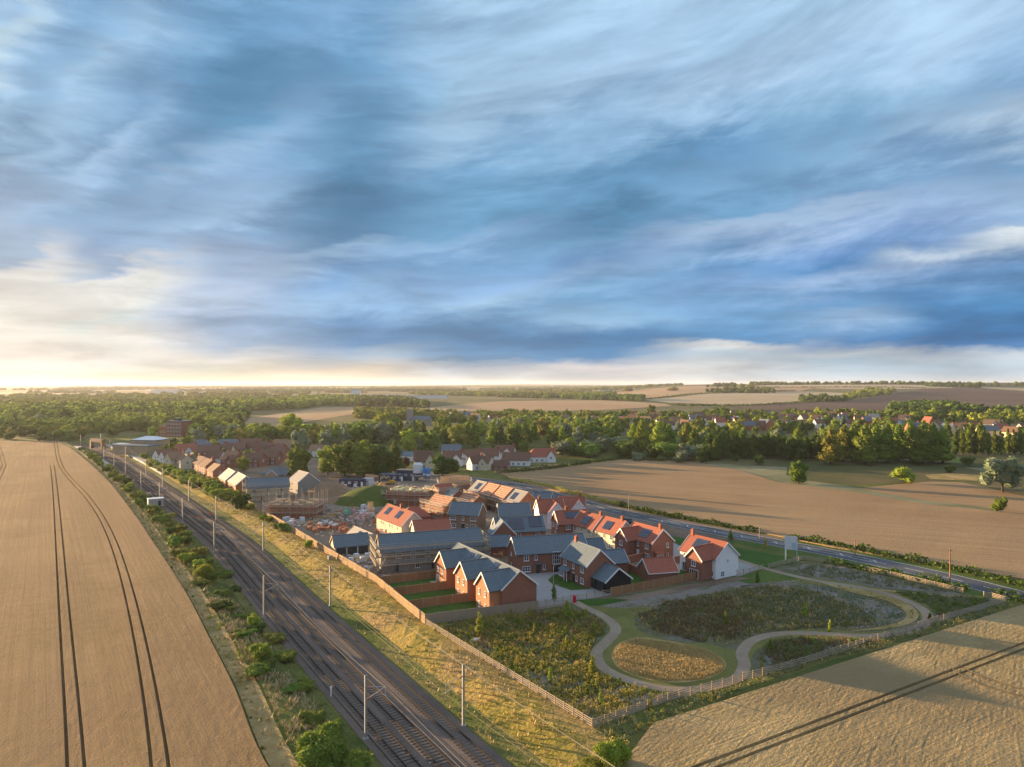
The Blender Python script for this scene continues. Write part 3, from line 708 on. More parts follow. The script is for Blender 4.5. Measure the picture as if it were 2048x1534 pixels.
# station platforms
def platform(off0, off1, y0, y1, label):
    seg = rail[(rail[:, 1] > y0) & (rail[:, 1] < y1)]
    A, B = offset_line(seg, off0), offset_line(seg, off1); n = len(seg); V = []
    for L_, z in ((A, RAIL_Z + 1.3), (B, RAIL_Z + 1.3), (A, RAIL_Z), (B, RAIL_Z)): V += [(x, y, z) for x, y in L_]
    F = []
    for i in range(n - 1): F += [[i, i + n, i + n + 1, i + 1], [i + 2 * n, i, i + 1, i + 2 * n + 1], [i + n, i + 3 * n, i + 3 * n + 1, i + n + 1]]
    F += [[0, 2 * n, 3 * n, n], [n - 1, 2 * n - 1, 4 * n - 1, 3 * n - 1]]
    T = empty('station_platform', label=label, cat='platform')
    link('platform_body', np_mesh('platform_body', V, F, MAT['concrete']), T)
    mb = MB()
    for a, b in zip(A[:-1], A[1:]): mb.bar((a[0], a[1], RAIL_Z + 1.34), (b[0], b[1], RAIL_Z + 1.34), .35, .04)
    mb.obj('edge_line', MAT['white_paint'], T)
platform(8.2, 12.5, 352, 520, 'long pale concrete station platform on the town side of the tracks')
platform(-12.0, -8.2, 395, 520, 'narrow station platform on the field side of the tracks')
T = empty('footbridge', P(195, 897, 0) + (0,), R(-38), 'dark covered footbridge crossing the tracks at the station', 'footbridge')
MB().box((0, 0, 5.6), (19, 2.4, 2.2)).obj('deck', MAT['tile_brown'], T)
for sx in (-9.2, 9.2): MB().box((sx, 0, 2.2), (2.0, 2.6, 5.0)).obj('stair_tower', MAT['tile_brown'], T)

# ------------------------------------------------------------------ main road
RD_N = smooth_line([P(x, y) for x, y in [(2230, 1228), (2048, 1183), (1900, 1147), (1700, 1105), (1500, 1069), (1300, 1031), (1195, 1007), (1125, 989), (1030, 966)]] + [(-60, 375), (-110, 440), (-150, 500)], 8)
RW = 8.6
strip('road_verge', RD_N, -RW - 5.0, 2.6, MAT['verge'], off=.006)
strip('main_road', RD_N, -RW, 0, MAT['asphalt'], off=.05)
mk = MB(); O = offset_line(RD_N, -RW / 2); d = at_len(O)
for s_ in np.arange(0, d[-1], 9.0):
    x0, y0 = np.interp(s_, d, O[:, 0]), np.interp(s_, d, O[:, 1]); x1, y1 = np.interp(s_ + 4.5, d, O[:, 0]), np.interp(s_ + 4.5, d, O[:, 1])
    mk.bar((x0, y0, .06), (x1, y1, .06), .14, .008)
tag(mk.obj('road_centre_line', MAT['white_paint']), kind='structure')
for dd in (-.35, -RW + .35):
    O = offset_line(RD_N, dd); mk = MB()
    for a, b in zip(O[:-1], O[1:]): mk.bar((a[0], a[1], .06), (b[0], b[1], .06), .12, .008)
    tag(mk.obj('road_edge_line', MAT['white_paint']), kind='structure')
hatch = MB()      # right-turn hatching in the middle near the junction
O = offset_line(RD_N, -RW / 2); T_ = np.gradient(O, axis=0); T_ /= np.linalg.norm(T_, axis=1)[:, None]
for i in range(len(O)):
    if 178 < O[i][1] < 236:
        n_ = np.array([T_[i][1], -T_[i][0]]); a = O[i] - n_ * .9 - T_[i] * .9; b = O[i] + n_ * .9 + T_[i] * .9
        hatch.bar((a[0], a[1], .07), (b[0], b[1], .07), .2, .008)
for q in (-1.1, 1.1):
    seg = offset_line(RD_N, -RW / 2 + q); seg = seg[(seg[:, 1] > 176) & (seg[:, 1] < 238)]
    for a, b in zip(seg[:-1], seg[1:]): hatch.bar((a[0], a[1], .07), (b[0], b[1], .07), .12, .008)
tag(hatch.obj('road_hatching', MAT['white_paint']), kind='structure')

# ------------------------------------------------------------------ fences
post_me = MB().box((0, 0, .62), (.13, .13, 1.30)).mesh('post', MAT['post_wood'])
def rail_fence(pts, label, nrail=4, H=1.15, sp=2.1, name='post_and_rail_fence', off=0):
    T = empty(name, (pts[0][0], pts[0][1], hz(*pts[0])), 0, label, 'fence')
    o0 = np.array([pts[0][0], pts[0][1], hz(*pts[0])])
    L = []
    for a, b in zip(pts[:-1], pts[1:]):
        a = np.array(a); b = np.array(b); n = max(1, round(np.linalg.norm(b - a) / sp))
        L += [a + (b - a) * k / n for k in range(n)]
    L.append(np.array(pts[-1])); Q = [np.array([p[0], p[1], hz(*p)]) - o0 for p in L]
    for p, q in zip(Q[:100], Q[1:101] + [Q[-1]]): link('post', post_me, T, p, math.atan2(q[1] - p[1], q[0] - p[0]))
    if len(Q) > 100:
        mb = MB()
        for p in Q[100:]: mb.box((p[0], p[1], p[2] + .62), (.13, .13, 1.3))
        tag(mb.obj('posts', MAT['post_wood'], T), kind='stuff')
    for r in range(nrail):
        mb = MB(); z = .25 + (H - .3) * r / (nrail - 1)
        for p, q in zip(Q[:-1], Q[1:]): mb.bar(p + [0, 0, z + random.uniform(-.012, .012)], q + [0, 0, z], .05, .12)
        mb.obj('rail', MAT['rail_wood'], T)
    return T
panel_me = {}
def board_fence(pts, label, H=1.8, sp=3.0, mat='fence_wood', step=False):
    T = empty('board_fence', (pts[0][0], pts[0][1], hz(*pts[0])), 0, label, 'fence'); o0 = np.array([pts[0][0], pts[0][1], hz(*pts[0])])
    for a, b in zip(pts[:-1], pts[1:]):
        a = np.array(a, float); b = np.array(b, float); Ln = np.linalg.norm(b - a); n = max(1, round(Ln / sp)); w_ = Ln / n; rz = math.atan2(b[1] - a[1], b[0] - a[0])
        key = (round(w_, 2), H, mat)
        if key not in panel_me:
            mb = MB(); nb_ = int(w_ / .15)
            for k in range(nb_): mb.box((w_ * (k + .5) / nb_, (.012 if k % 2 else -.012), H / 2 + .08), (w_ / nb_ * 1.04, .022, H - .12))
            for z in (.35, H / 2, H - .25): mb.box((w_ / 2, .05, z), (w_ - .12, .06, .09))
            mb.box((w_ / 2, 0, H + .03), (w_, .10, .05)); mb.box((w_ / 2, 0, .08), (w_, .05, .18))
            mb.box((w_ / 2, -.05, .12), (w_, .04, .2))
            panel_me[key] = (mb.mesh('panel', MAT[mat]), MB().box((0, 0, H / 2 + .05), (.14, .14, H + .12)).mesh('post', MAT['post_wood']))
        for k in range(n):
            p = a + (b - a) * k / n; z = hz(*p); q = np.array([p[0], p[1], z]) - o0
            dz_ = random.choice((0, .05, .1, 0)) if step else 0
            link('panel', panel_me[key][0], T, q + [0, 0, dz_], rz); link('post', panel_me[key][1], T, q + [0, 0, dz_], rz)
        link('post', panel_me[key][1], T, np.array([b[0], b[1], hz(*b)]) - o0, rz)
    return T
FC = P(850, 1249)      # corner of the site fence and the end garden fence
board_fence([FC, P(752, 1167), P(655, 1109), P(580, 1062), P(510, 1020)], 'long sunlit board fence beside the railway bank from the end garden to the scaffolded brickwork', step=True, mat='fence_sunlit')
board_fence([P(506, 1016), P(470, 1000), P(430, 975), P(393, 965), P(375, 957)], 'far stretch of sunlit board fence behind the bushes by the railway bank', step=True, mat='fence_sunlit')
board_fence([FC, P(1076, 1221)], 'greyish board fence closing the end garden towards the meadow', mat='fence_grey', H=1.9)
board_fence([(-20.7, 141.5), (-6.6, 147.9)], 'garden board fence between the nearest and middle gardens of the terrace', H=1.7)
board_fence([(-25.5, 150.4), (-10.6, 157.3)], 'garden board fence between the middle and farthest gardens of the terrace', H=1.7)
board_fence([(-30.0, 158.8), (-16.6, 165.2)], 'garden board fence between the farthest garden and the scaffolded row', H=1.7)
rail_fence([(FC[0] + .3, FC[1] - .4), P(1000, 1342), P(1185, 1456)], 'sunlit post and rail fence along the railway bank in front of the meadow')
rail_fence([P(1187, 1456), P(1336, 1403), P(1600, 1331), P(1850, 1252), P(2012, 1205)], 'long post and rail fence between the scrubby meadow and the barley field')
rail_fence([P(2010, 1204), P(1983, 1196), P(1968, 1194)], 'short post and rail fence return at the road corner of the meadow')
rail_fence([P(1926, 1187), P(1800, 1157), P(1680, 1130), P(1620, 1122), P(1607, 1120), P(1537, 1137)], 'post and rail fence between the meadow and the road hedge')
rail_fence([P(1474, 1150), P(1500, 1146), P(1526, 1139)], 'post and rail fence beside the white gabled house and the path', nrail=3)
rail_fence([P(1075, 1214), P(1142, 1201)], 'low rail fence at the grey courtyard, left of the red bin', nrail=3, H=1.0)
rail_fence([P(1156, 1200), P(1222, 1188)], 'low rail fence at the grey courtyard, right of the red bin', nrail=3, H=1.0)
board_fence([P(1222, 1192), P(1328, 1172), P(1400, 1157), P(1468, 1147)], 'brown board fence from the black barn to the white gabled house', H=1.75)
# red bin at the gate
T = empty('waste_bin', P(1149, 1205) + (0,), R(-20), 'bright red waste bin between the fence ends where the path starts', 'bin')
material('red_paint', (.55, .02, .03), rough=.5)
MB().box((0, 0, .6), (.62, .55, 1.2)).obj('bin_body', MAT['red_paint'], T); MB().box((0, 0, 1.38), (.75, .65, .16)).obj('hood', MAT['red_paint'], T)
MB().box((0, .2, 1.25), (.6, .08, .3)).obj('support', MAT['dark_metal'], T)

# ------------------------------------------------------------------ meadow
MDW = px_poly([(852, 1250), (1072, 1222), (1142, 1207), (1222, 1197), (1328, 1177), (1474, 1152), (1537, 1137), (1607, 1121), (1680, 1131), (1926, 1188), (1983, 1196), (2010, 1206), (1850, 1252), (1600, 1331), (1336, 1403), (1186, 1455), (1000, 1341)])
drape('meadow', MDW, MAT['meadow'], .012)
def blob(pts, n=8):
    pts = [P(*p) for p in pts]; L = smooth_line([*pts, pts[0]], 1.5); return [tuple(p) for p in L[:-1]]
drape('mown_grass', blob([(1170, 1213), (1240, 1213), (1300, 1217), (1270, 1240), (1282, 1262), (1340, 1282), (1420, 1288), (1470, 1300), (1500, 1275), (1570, 1262), (1640, 1258), (1740, 1264), (1810, 1255), (1840, 1240), (1825, 1215), (1770, 1193), (1690, 1177), (1600, 1166), (1560, 1163), (1640, 1155), (1760, 1178), (1840, 1200), (1868, 1225), (1866, 1250), (1820, 1272), (1740, 1281), (1620, 1276), (1540, 1286), (1505, 1310), (1506, 1340), (1480, 1366), (1420, 1383), (1320, 1387), (1240, 1368), (1196, 1340), (1180, 1305), (1200, 1280), (1217, 1258), (1200, 1236)]), MAT['mown_grass'], .02)
drape('golden_grass', blob([(1222, 1312), (1236, 1288), (1275, 1275), (1340, 1283), (1410, 1298), (1450, 1322), (1445, 1344), (1400, 1362), (1330, 1365), (1268, 1352), (1234, 1334)]), MAT['gold_grass'], .04)
drape('golden_grass', blob([(1640, 1165), (1720, 1178), (1800, 1200), (1836, 1225), (1825, 1245), (1770, 1258), (1700, 1262), (1760, 1254), (1806, 1240), (1808, 1222), (1770, 1200), (1700, 1184)]), MAT['gold_grass'], .034)
drape('bare_soil', blob([(1190, 1211), (1290, 1196), (1400, 1178), (1480, 1160), (1570, 1158), (1590, 1164), (1500, 1172), (1420, 1188), (1330, 1210), (1240, 1217)]), MAT['bare_soil'], .026)
drape('bare_soil', blob([(1480, 1172), (1600, 1166), (1700, 1186), (1780, 1210), (1812, 1232), (1770, 1250), (1700, 1255), (1680, 1235), (1600, 1205), (1540, 1195)]), MAT['bare_soil'], .026)
drape('bare_soil', blob([(1000, 1235), (1080, 1222), (1160, 1232), (1200, 1255), (1150, 1275), (1060, 1262)]), MAT['bare_soil'], .026)
drape('bare_soil', blob([(1515, 1312), (1550, 1283), (1640, 1280), (1700, 1284), (1640, 1305), (1560, 1335)]), MAT['bare_soil'], .028)
drape('bare_soil', blob([(1600, 1150), (1610, 1128), (1700, 1142), (1800, 1165), (1850, 1182), (1740, 1172)]), MAT['bare_soil'], .028)
drape('soil_bank', px_poly([(1222, 1199), (1328, 1179), (1474, 1153), (1500, 1157), (1400, 1175), (1250, 1205)]), MAT['site_mud'], .032)
PATH = smooth_line([P(*p) for p in [(1148, 1203), (1170, 1215), (1196, 1227), (1225, 1246), (1231, 1263), (1211, 1286), (1193, 1306), (1203, 1332), (1240, 1354), (1298, 1372), (1345, 1379), (1400, 1378), (1440, 1370), (1475, 1356), (1489, 1330), (1484, 1306), (1505, 1281), (1556, 1268), (1629, 1267), (1738, 1272), (1811, 1264), (1848, 1249), (1856, 1234), (1840, 1215), (1793, 1194), (1720, 1175), (1629, 1161), (1537, 1139), (1478, 1121), (1440, 1110), (1395, 1103)]], 1.2)
strip('gravel_path', PATH, -1.0, 1.0, MAT['gravel_path'], off=.045)
strip('trodden_path', smooth_line([P(*p) for p in [(1740, 1178), (1830, 1187), (1900, 1192), (1965, 1194)]], 2), -.6, .6, MAT['dry_grass'], off=.05)
# strip outside the meadow fence
drape('field_edge_grass', px_poly([(1186, 1457), (1336, 1404), (1600, 1332), (1850, 1253), (2012, 1207), (2200, 1175), (2200, 1200), (2048, 1222), (1848, 1277), (1665, 1320), (1483, 1386), (1300, 1455), (1240, 1540), (1120, 1540)]), MAT['bank_green'], .018)
# railway banks
FE = np.stack([FB[:, 0], FB[:, 1]], 1)
strip('dry_grass_margin', FE[2:-2], .2, 3.2, MAT['dry_grass'], off=.10)
RB = [tuple(p) for p in offset_line(RL, 8.8) if p[1] < 440 and p[1] > 60]
fence_l = [(48, 40)] + [P(1185, 1456), P(1000, 1341), P(850, 1249), P(752, 1167), P(655, 1109), P(580, 1062), P(510, 1020), P(430, 975), P(375, 957)] + [(-205, 400), (-232, 438)]
drape('railway_bank', RB + fence_l[::-1], MAT['bank_grass'], .12, 2.5)

# ------------------------------------------------------------------ estate ground
SITE = [P(850, 1249), P(752, 1167), P(655, 1109), P(580, 1062), P(510, 1020), P(430, 975), P(375, 957), (-160, 385), (-120, 430), (-60, 372)] + [tuple(p) for p in offset_line(RD_N, 2.8) if 200 < p[1] < 370][::-1] + [P(1350, 1085), P(1474, 1150), P(1328, 1175), P(1222, 1195), P(1072, 1220)]
drape('building_site_ground', SITE, MAT['site_mud'], .010)
drape('courtyard', px_poly([(1005, 1190), (1068, 1216), (1222, 1190), (1215, 1165), (1130, 1145), (1100, 1118), (1030, 1130), (985, 1145), (1020, 1165)]), MAT['paving'], .03)
drape('estate_road', px_poly([(1330, 1092), (1345, 1085), (1375, 1098), (1400, 1120), (1480, 1120), (1530, 1135), (1480, 1152), (1360, 1150), (1335, 1110)]), MAT['paving'], .022)
drape('lawn', px_poly([(1342, 1072), (1600, 1118), (1530, 1134), (1475, 1118), (1440, 1104), (1355, 1090)]), MAT['lawn'], .03)
drape('lawn', px_poly([(1540, 1137), (1500, 1130), (1480, 1121), (1560, 1116), (1610, 1119)]), MAT['lawn'], .034)
drape('lawn', px_poly([(1462, 1158), (1530, 1138), (1600, 1150), (1590, 1160), (1500, 1168)]), MAT['verge'], .03)
drape('lawn', px_poly([(1148, 1200), (1222, 1197), (1260, 1200), (1200, 1212), (1170, 1212)]), MAT['lawn'], .036)
drape('garden_lawn', [(-20.4, 141.1), (-16.4, 133.6), (3.6, 142.4), (1, 147), (-7.0, 147.5)], MAT['lawn'], .03)
drape('garden_lawn', [(-25.2, 150), (-20.8, 141.9), (-7.0, 148.3), (-11, 156.8)], MAT['lawn'], .03)
drape('garden_lawn', [(-29.7, 158.4), (-25.5, 150.9), (-11.2, 157.5), (-17, 164.6)], MAT['lawn'], .03)
drape('front_lawn', blob([(1096, 1160), (1110, 1149), (1132, 1151), (1150, 1163), (1110, 1170)]), MAT['lawn'], .044)
drape('front_lawn', px_poly([(1112, 1171), (1150, 1164), (1182, 1178), (1143, 1181)]), MAT['lawn'], .044)
drape('garden_lawn', px_poly([(1248, 1146), (1262, 1141), (1310, 1166), (1262, 1176)]), MAT['lawn'], .03)
drape('garden_lawn', px_poly([(1350, 1143), (1372, 1137), (1400, 1150), (1385, 1160), (1348, 1165)]), MAT['lawn'], .03)
for nm, pts in (('near', [(1030, 1226), (1037, 1214), (1048, 1220), (1040, 1230)]),): pass
drape('patio', [(-11.8, 150.2), (-9.4, 146.3), (-6.5, 147.6), (-9, 151.5)], MAT['patio'], .05)
drape('patio', [(-18.8, 161.2), (-16.2, 157.6), (-13.0, 159), (-15.5, 162.8)], MAT['patio'], .05)
drape('patio', px_poly([(1375, 1148), (1400, 1156), (1440, 1150), (1415, 1140), (1385, 1140)]), MAT['patio'], .05)

# ------------------------------------------------------------------ house kit
_win = {}
def win_mesh(w, h, nx, ny=2, sill=True):
    k = (w, h, nx, ny, sill)
    if k not in _win:
        f = MB(); t = .09
        f.box((0, -.04, h / 2 - t / 2), (w, .10, t)).box((0, -.04, -h / 2 + t / 2), (w, .10, t))
        f.box((-w / 2 + t / 2, -.04, 0), (t, .10, h - 2 * t)).box((w / 2 - t / 2, -.04, 0), (t, .10, h - 2 * t))
        for i in range(1, nx): f.box((-w / 2 + w * i / nx, -.045, 0), (.08, .09, h - 2 * t))
        for j in range(1, ny): f.box((0, -.035, -h / 2 + h * j / ny), (w - 2 * t, .05, .05))
        if sill: f.box((0, -.09, -h / 2 - .06), (w + .2, .2, .10))
        p = MB(); p.add([(-w / 2 + .05, -.02, -h / 2 + .05), (w / 2 - .05, -.02, -h / 2 + .05), (w / 2 - .05, -.02, h / 2 - .05), (-w / 2 + .05, -.02, h / 2 - .05)], [(0, 1, 2, 3)])
        _win[k] = (f.mesh('window', MAT['white_paint']), p.mesh('pane', MAT['glass']))
    return _win[k]
STY = {'w': (1.2, 1.25, 2), 's': (.65, 1.15, 1), 'g': (1.9, 1.3, 3), 'f': (1.6, 2.1, 2), 'b': (2.2, 1.3, 4), 't': (1.9, 3.0, 4), 'o': (.5, .8, 1), 'p': (2.6, 2.1, 4)}
FACE = {'F': (0, -1, 0), 'B': (0, 1, math.pi), 'L': (-1, 0, -math.pi / 2), 'R': (1, 0, math.pi / 2)}
def add_windows(T, fr, L, W, wins, hideL=False):
    """fr = (cx, cy, rot) of the block in the house frame; wins = [(face, u, z, style), ...]"""
    cx, cy_, rot = fr; co, si = math.cos(rot), math.sin(rot)
    for face, u, z, st in wins:
        fx, fy, r0 = FACE[face]
        if fx == 0: lx, ly = (u if face == 'F' else -u), fy * (W / 2 + .01)
        else: lx, ly = fx * (L / 2 + .01), (-u if face == 'L' else u)
        x = cx + lx * co - ly * si; y = cy_ + lx * si + ly * co
        if st in ('d', 'D'):
            d = MB().box((0, -.03, 0), (1.0, .08, 2.1)).obj('door', MAT['door_dark' if st == 'd' else 'white_paint'], T, (x, y, z), rot + r0)
            MB().box((0, -.05, 1.12), (1.25, .10, .12)).obj('lintel', MAT['white_paint'], d); continue
        w_, h_, nx = STY[st]; m1, m2 = win_mesh(w_, h_, nx, 1 if st in 'fpo' else (3 if st == 't' else 2), st not in 'fp')
        a = link('window', m1, T, (x, y, z), rot + r0); link('pane', m2, a)
def block(T, fr, L, W, ze, zr, wall, roof, barge=(1, 1), wins=(), oh=.32, ov=.28, z0=0.0, gut=True, hip=(0, 0), solar=(), base=None, ridge=True, bm='white_paint'):
    cx, cy_, rot = fr; th = .16; sl = (zr - ze) / (W / 2)
    b = MB(); V = []
    zt = zr - th * 1.3; zw = ze - .02
    if not any(hip):
        for x in (-L / 2, L / 2): V += [(x, -W / 2, z0), (x, W / 2, z0), (x, W / 2, zw), (x, 0, zt), (x, -W / 2, zw)]
        b.add(V, [(4, 3, 2, 1, 0), (5, 6, 7, 8, 9), (0, 5, 9, 4), (2, 7, 6, 1)])
    else:
        b.box((0, 0, (z0 + zw) / 2), (L, W, zw - z0))
    wo = b.obj('wall', MAT[wall], T, (cx, cy_, 0), rot)
    if base:    # lower storey in another facing
        MB().box((0, 0, base[1] / 2), (L + .06, W + .06, base[1])).obj('plinth_wall', MAT[base[0]], T, (cx, cy_, 0), rot)
    r = MB(); ye = W / 2 + oh; zl = ze - oh * sl
    xl, xr = -L / 2 - (ov if not hip[0] else oh), L / 2 + (ov if not hip[1] else oh)
    rl = xl + (ye if hip[0] else 0); rr = xr - (ye if hip[1] else 0)
    nrm = Vector((0, -(zr - zl), 0)); up = th
    top = [(xl, -ye, zl), (xr, -ye, zl), (rr, 0, zr), (rl, 0, zr), (xr, ye, zl), (xl, ye, zl)]
    bot = [(x, y, z - up) for x, y, z in top]
    r.add(top + bot, [(0, 1, 2, 3), (3, 2, 4, 5), (0, 3, 5), (1, 4, 2), (7, 6, 9, 8), (8, 9, 11, 10), (9, 6, 11), (8, 10, 7), (0, 6, 7, 1), (4, 10, 11, 5), (5, 11, 6, 0), (1, 7, 10, 4)] if any(hip) else
          [(0, 1, 2, 3), (3, 2, 4, 5), (7, 6, 9, 8), (8, 9, 11, 10), (0, 6, 7, 1), (4, 10, 11, 5), (1, 7, 8, 2), (2, 8, 10, 4), (3, 9, 6, 0), (5, 11, 9, 3)])
    ro = r.obj('roof', MAT[roof], T, (cx, cy_, 0), rot)
    if ridge: MB().bar((rl, 0, zr + .03), (rr, 0, zr + .03), .26, .14).obj('ridge_tiles', MAT[roof], ro)
    for e, x in ((0, xl), (1, xr)):
        if barge[e] and not hip[e]:
            g = MB(); q = .03 * (1 if e else -1)
            for s_ in (-1, 1): g.bar((x + q, s_ * ye, zl - .09), (x + q, 0, zr - .07), .05, .30)
            g.obj('bargeboard', MAT[bm], T, (cx, cy_, 0), rot)
    if gut:
        for s_ in (-1, 1): MB().bar((xl + .05, s_ * (ye + .05), zl - .06), (xr - .05, s_ * (ye + .05), zl - .06), .12, .12).obj('gutter', MAT['door_dark' if gut is True else gut], T, (cx, cy_, 0), rot)
    add_windows(T, fr, L, W, wins)
    for s_, x0, x1, t0, t1 in solar:       # side, along-ridge span, from eave (0) to ridge (1)
        g = MB(); off = .10; n_ = Vector((0, s_ * (zr - ze), W / 2)).normalized() * off
        def pt(x, t): return Vector((x, s_ * W / 2 * (1 - t), ze + (zr - ze) * t)) + n_
        nc = max(1, round((x1 - x0) / 1.05)); nr_ = max(1, round((t1 - t0) * math.hypot(W / 2, zr - ze) / 1.7)); e_ = .02
        fr_ = MB(); a, b_, c_, d_ = pt(x0, t0), pt(x1, t0), pt(x1, t1), pt(x0, t1)
        lo = [p - n_ * .6 for p in (a, b_, c_, d_)]
        fr_.add([*lo, a, b_, c_, d_], [(0, 1, 5, 4), (1, 2, 6, 5), (2, 3, 7, 6), (3, 0, 4, 7), (4, 5, 6, 7)])
        f_ = fr_.obj('solar_panel', MAT['dark_metal'], ro)
        for i in range(nc):
            for j in range(nr_):
                q = [pt(x0 + (x1 - x0) * (i + u_) / nc, t0 + (t1 - t0) * (j + v_) / nr_) + n_ * .12 for u_, v_ in ((e_, e_), (1 - e_, e_), (1 - e_, 1 - e_), (e_, 1 - e_))]
                g.add(q, [(0, 1, 2, 3)] if s_ < 0 else [(3, 2, 1, 0)])
        g.obj('solar_cells', MAT['solar_glass'], ro)
    return ro
def chimney(T, x, y, zb, zt, w=.75, d=.6, pots=2, mat='chimney_brick'):
    c = MB().box((x, y, (zb + zt) / 2), (w, d, zt - zb)).box((x, y, zt + .05), (w + .14, d + .14, .14)).obj('chimney', MAT[mat], T)
    p = MB()
    for k in range(pots): p.cone((x + (k - (pots - 1) / 2) * .3, y, zt + .11), .11, .09, .32, 8)
    p.obj('chimney_pot', MAT['terracotta'], c)
def house(a, b, zr, W, ze, label, wall='brick_red', roof='slate', L=None, rz=None, wins=(), chim=(), wings=(), name='house', cat='house', group=None, barge=(1, 1), solar=(), dz=0.0, hip=(0, 0), base=None, gut=True, shift=(0, 0), bm='white_paint', flip=False):
    A = np.array(P(*a, zr)); B = np.array(P(*b, zr)); c = (A + B) / 2
    if flip: A, B = B, A
    if L is None: L = float(np.linalg.norm(B - A))
    if rz is None: rz = math.degrees(math.atan2(B[1] - A[1], B[0] - A[0]))
    rz = R(rz); c = c + np.array([shift[0] * math.cos(rz) - shift[1] * math.sin(rz), shift[0] * math.sin(rz) + shift[1] * math.cos(rz)])
    T = empty(name, (c[0], c[1], dz), rz, label, cat, group)
    block(T, (0, 0, 0), L, W, ze, zr, wall, roof, barge, wins, hip=hip, solar=solar, base=base, gut=gut, bm=bm)
    for x, y, h_ in chim: chimney(T, x, y, zr - 1.6, zr + h_)
    for wg in wings:
        # (side, x centre, width, reach beyond the wall, eave, ridge, wall, roof, wins)
        s_, xc, ww, rc, e_, r_, wl, rf, wn = wg
        Lw = W / 2 + rc - .2; rot = -math.pi / 2 if s_ < 0 else math.pi / 2
        block(T, (xc, s_ * (.2 + Lw / 2), rot), Lw, ww, e_, r_, wl, rf, (0, 1), [(f, u, z, st) for f, u, z, st in wn])
    return T
EST = 'houses of the new estate'
# T1: terrace of three with rear wings to the sunny side
W1 = [('R', -1.25, 3.65, 's'), ('R', 1.25, 3.65, 's'), ('R', -1.25, 1.15, 's'), ('R', 1.25, 1.15, 's')]
W1b = [('R', -1.25, 3.65, 's'), ('R', 1.25, 3.65, 's'), ('R', -1.3, 1.15, 'f'), ('R', 1.3, 1.15, 's')]
house((917, 1084), (1041, 1143), 8.0, 8.0, 4.9, 'red brick slate terrace with three gabled rear wings facing the railway fence', rz=-60, L=27.5,
      wins=[('F', -6.7, 3.6, 's'), ('F', -6.9, 1.2, 's'), ('B', -8, 3.6, 'w'), ('B', 0, 3.6, 'w'), ('B', 8, 3.6, 'w'), ('B', -8, 1.2, 'g'), ('B', 8, 1.2, 'g')],
      wings=[(-1, -9.6, 5.7, 2.5, 4.9, 7.7, 'brick_orange', 'slate', W1b), (-1, .8, 5.7, 2.5, 4.9, 7.7, 'brick_orange', 'slate', W1), (-1, 10.4, 5.7, 2.5, 4.9, 7.7, 'brick_orange', 'slate', W1)],
      solar=[(-1, -6.2, -4.2, .45, .85), (-1, -3.4, -1.6, .5, .9), (-1, 4.6, 6.8, .48, .9)], name='terrace', cat='terrace')
# H2: scaffolded long slate row
house((760, 1068), (956, 1056), 8.3, 8.2, 5.0, 'long unfinished slate roofed row wrapped in scaffolding, left gable of bare blockwork', 'blockwork', 'slate', L=25.5, rz=19,
      wins=[('F', -8.5, 3.8, 'w'), ('F', -5, 3.8, 'w'), ('F', -1.5, 3.8, 'w'), ('F', 2.5, 3.8, 'w'), ('F', 6.5, 3.8, 'w'), ('F', 10, 3.8, 'w'), ('F', -9, 1.1, 'd'), ('F', -4, 1.2, 'w'), ('F', 0, 1.1, 'd'), ('F', 4.5, 1.2, 'w'), ('F', 9, 1.2, 'w')], name='terrace', cat='terrace', barge=(1, 1), bm='pine')
# H3: cart lodge
T = house((669, 1071.5), (730, 1064.5), 4.8, 6.2, 2.5, 'open fronted cart lodge with slate roof and pale boarded gable near the site fence', 'weatherboard', 'slate', rz=24, L=9.0, name='cart_lodge', cat='garage', gut=False, bm='pine')
for x in (-2.9, 0, 2.9): MB().box((x, -3.16, 1.1), (2.5, .12, 2.1)).obj('bay_shade_panel', MAT['door_dark'], T)  # solid dark panels painted as the shade inside the open bays
house((708, 1052), (748, 1068), 4.6, 5.6, 2.4, 'low outbuilding with sunlit pale roof and one solar panel behind the cart lodge', 'weatherboard', 'slate_sunlit_pale', rz=-55, name='outbuilding', cat='garage', solar=[(-1, -1.2, 1.2, .25, .8)], gut=False, bm='pine')
# H4: cream rendered, red roof
house((775, 1007), (829, 1024.5), 8.3, 7.6, 4.9, 'cream rendered house with red tile roof and two pale solar panel sets', 'render_cream', 'tile_red', rz=-56, L=17.5,
      wins=[('F', -5.5, 3.7, 'o'), ('F', -3.8, 3.7, 'o'), ('F', .5, 3.7, 'o'), ('F', 2.2, 3.7, 'o'), ('F', 6, 3.7, 'o'), ('F', -5, 1.2, 'g'), ('F', 1, 1.2, 'w'), ('F', -1.9, 1.05, 'd')], chim=[(.5, 0, 1.0)],
      solar=[(-1, -6.2, -3.7, .30, .82), (-1, 1.2, 3.8, .30, .82)], base=('brick_orange', 1.3))
house((829, 1041), (893, 1036), 7.2, 7.0, 4.6, 'house with plain pinkish red tile roof between the cream house and the scaffolded row', 'render_cream', 'tile_red', rz=20, L=10, wins=[('L', 1, 3.3, 'o')])
house((806, 1010), (850, 1016), 5.4, 6.5, 2.8, 'low dark red hipped roof behind the cream rendered house', 'brick_red', 'tile_red', rz=18, L=9.5, hip=(1, 1), barge=(0, 0))
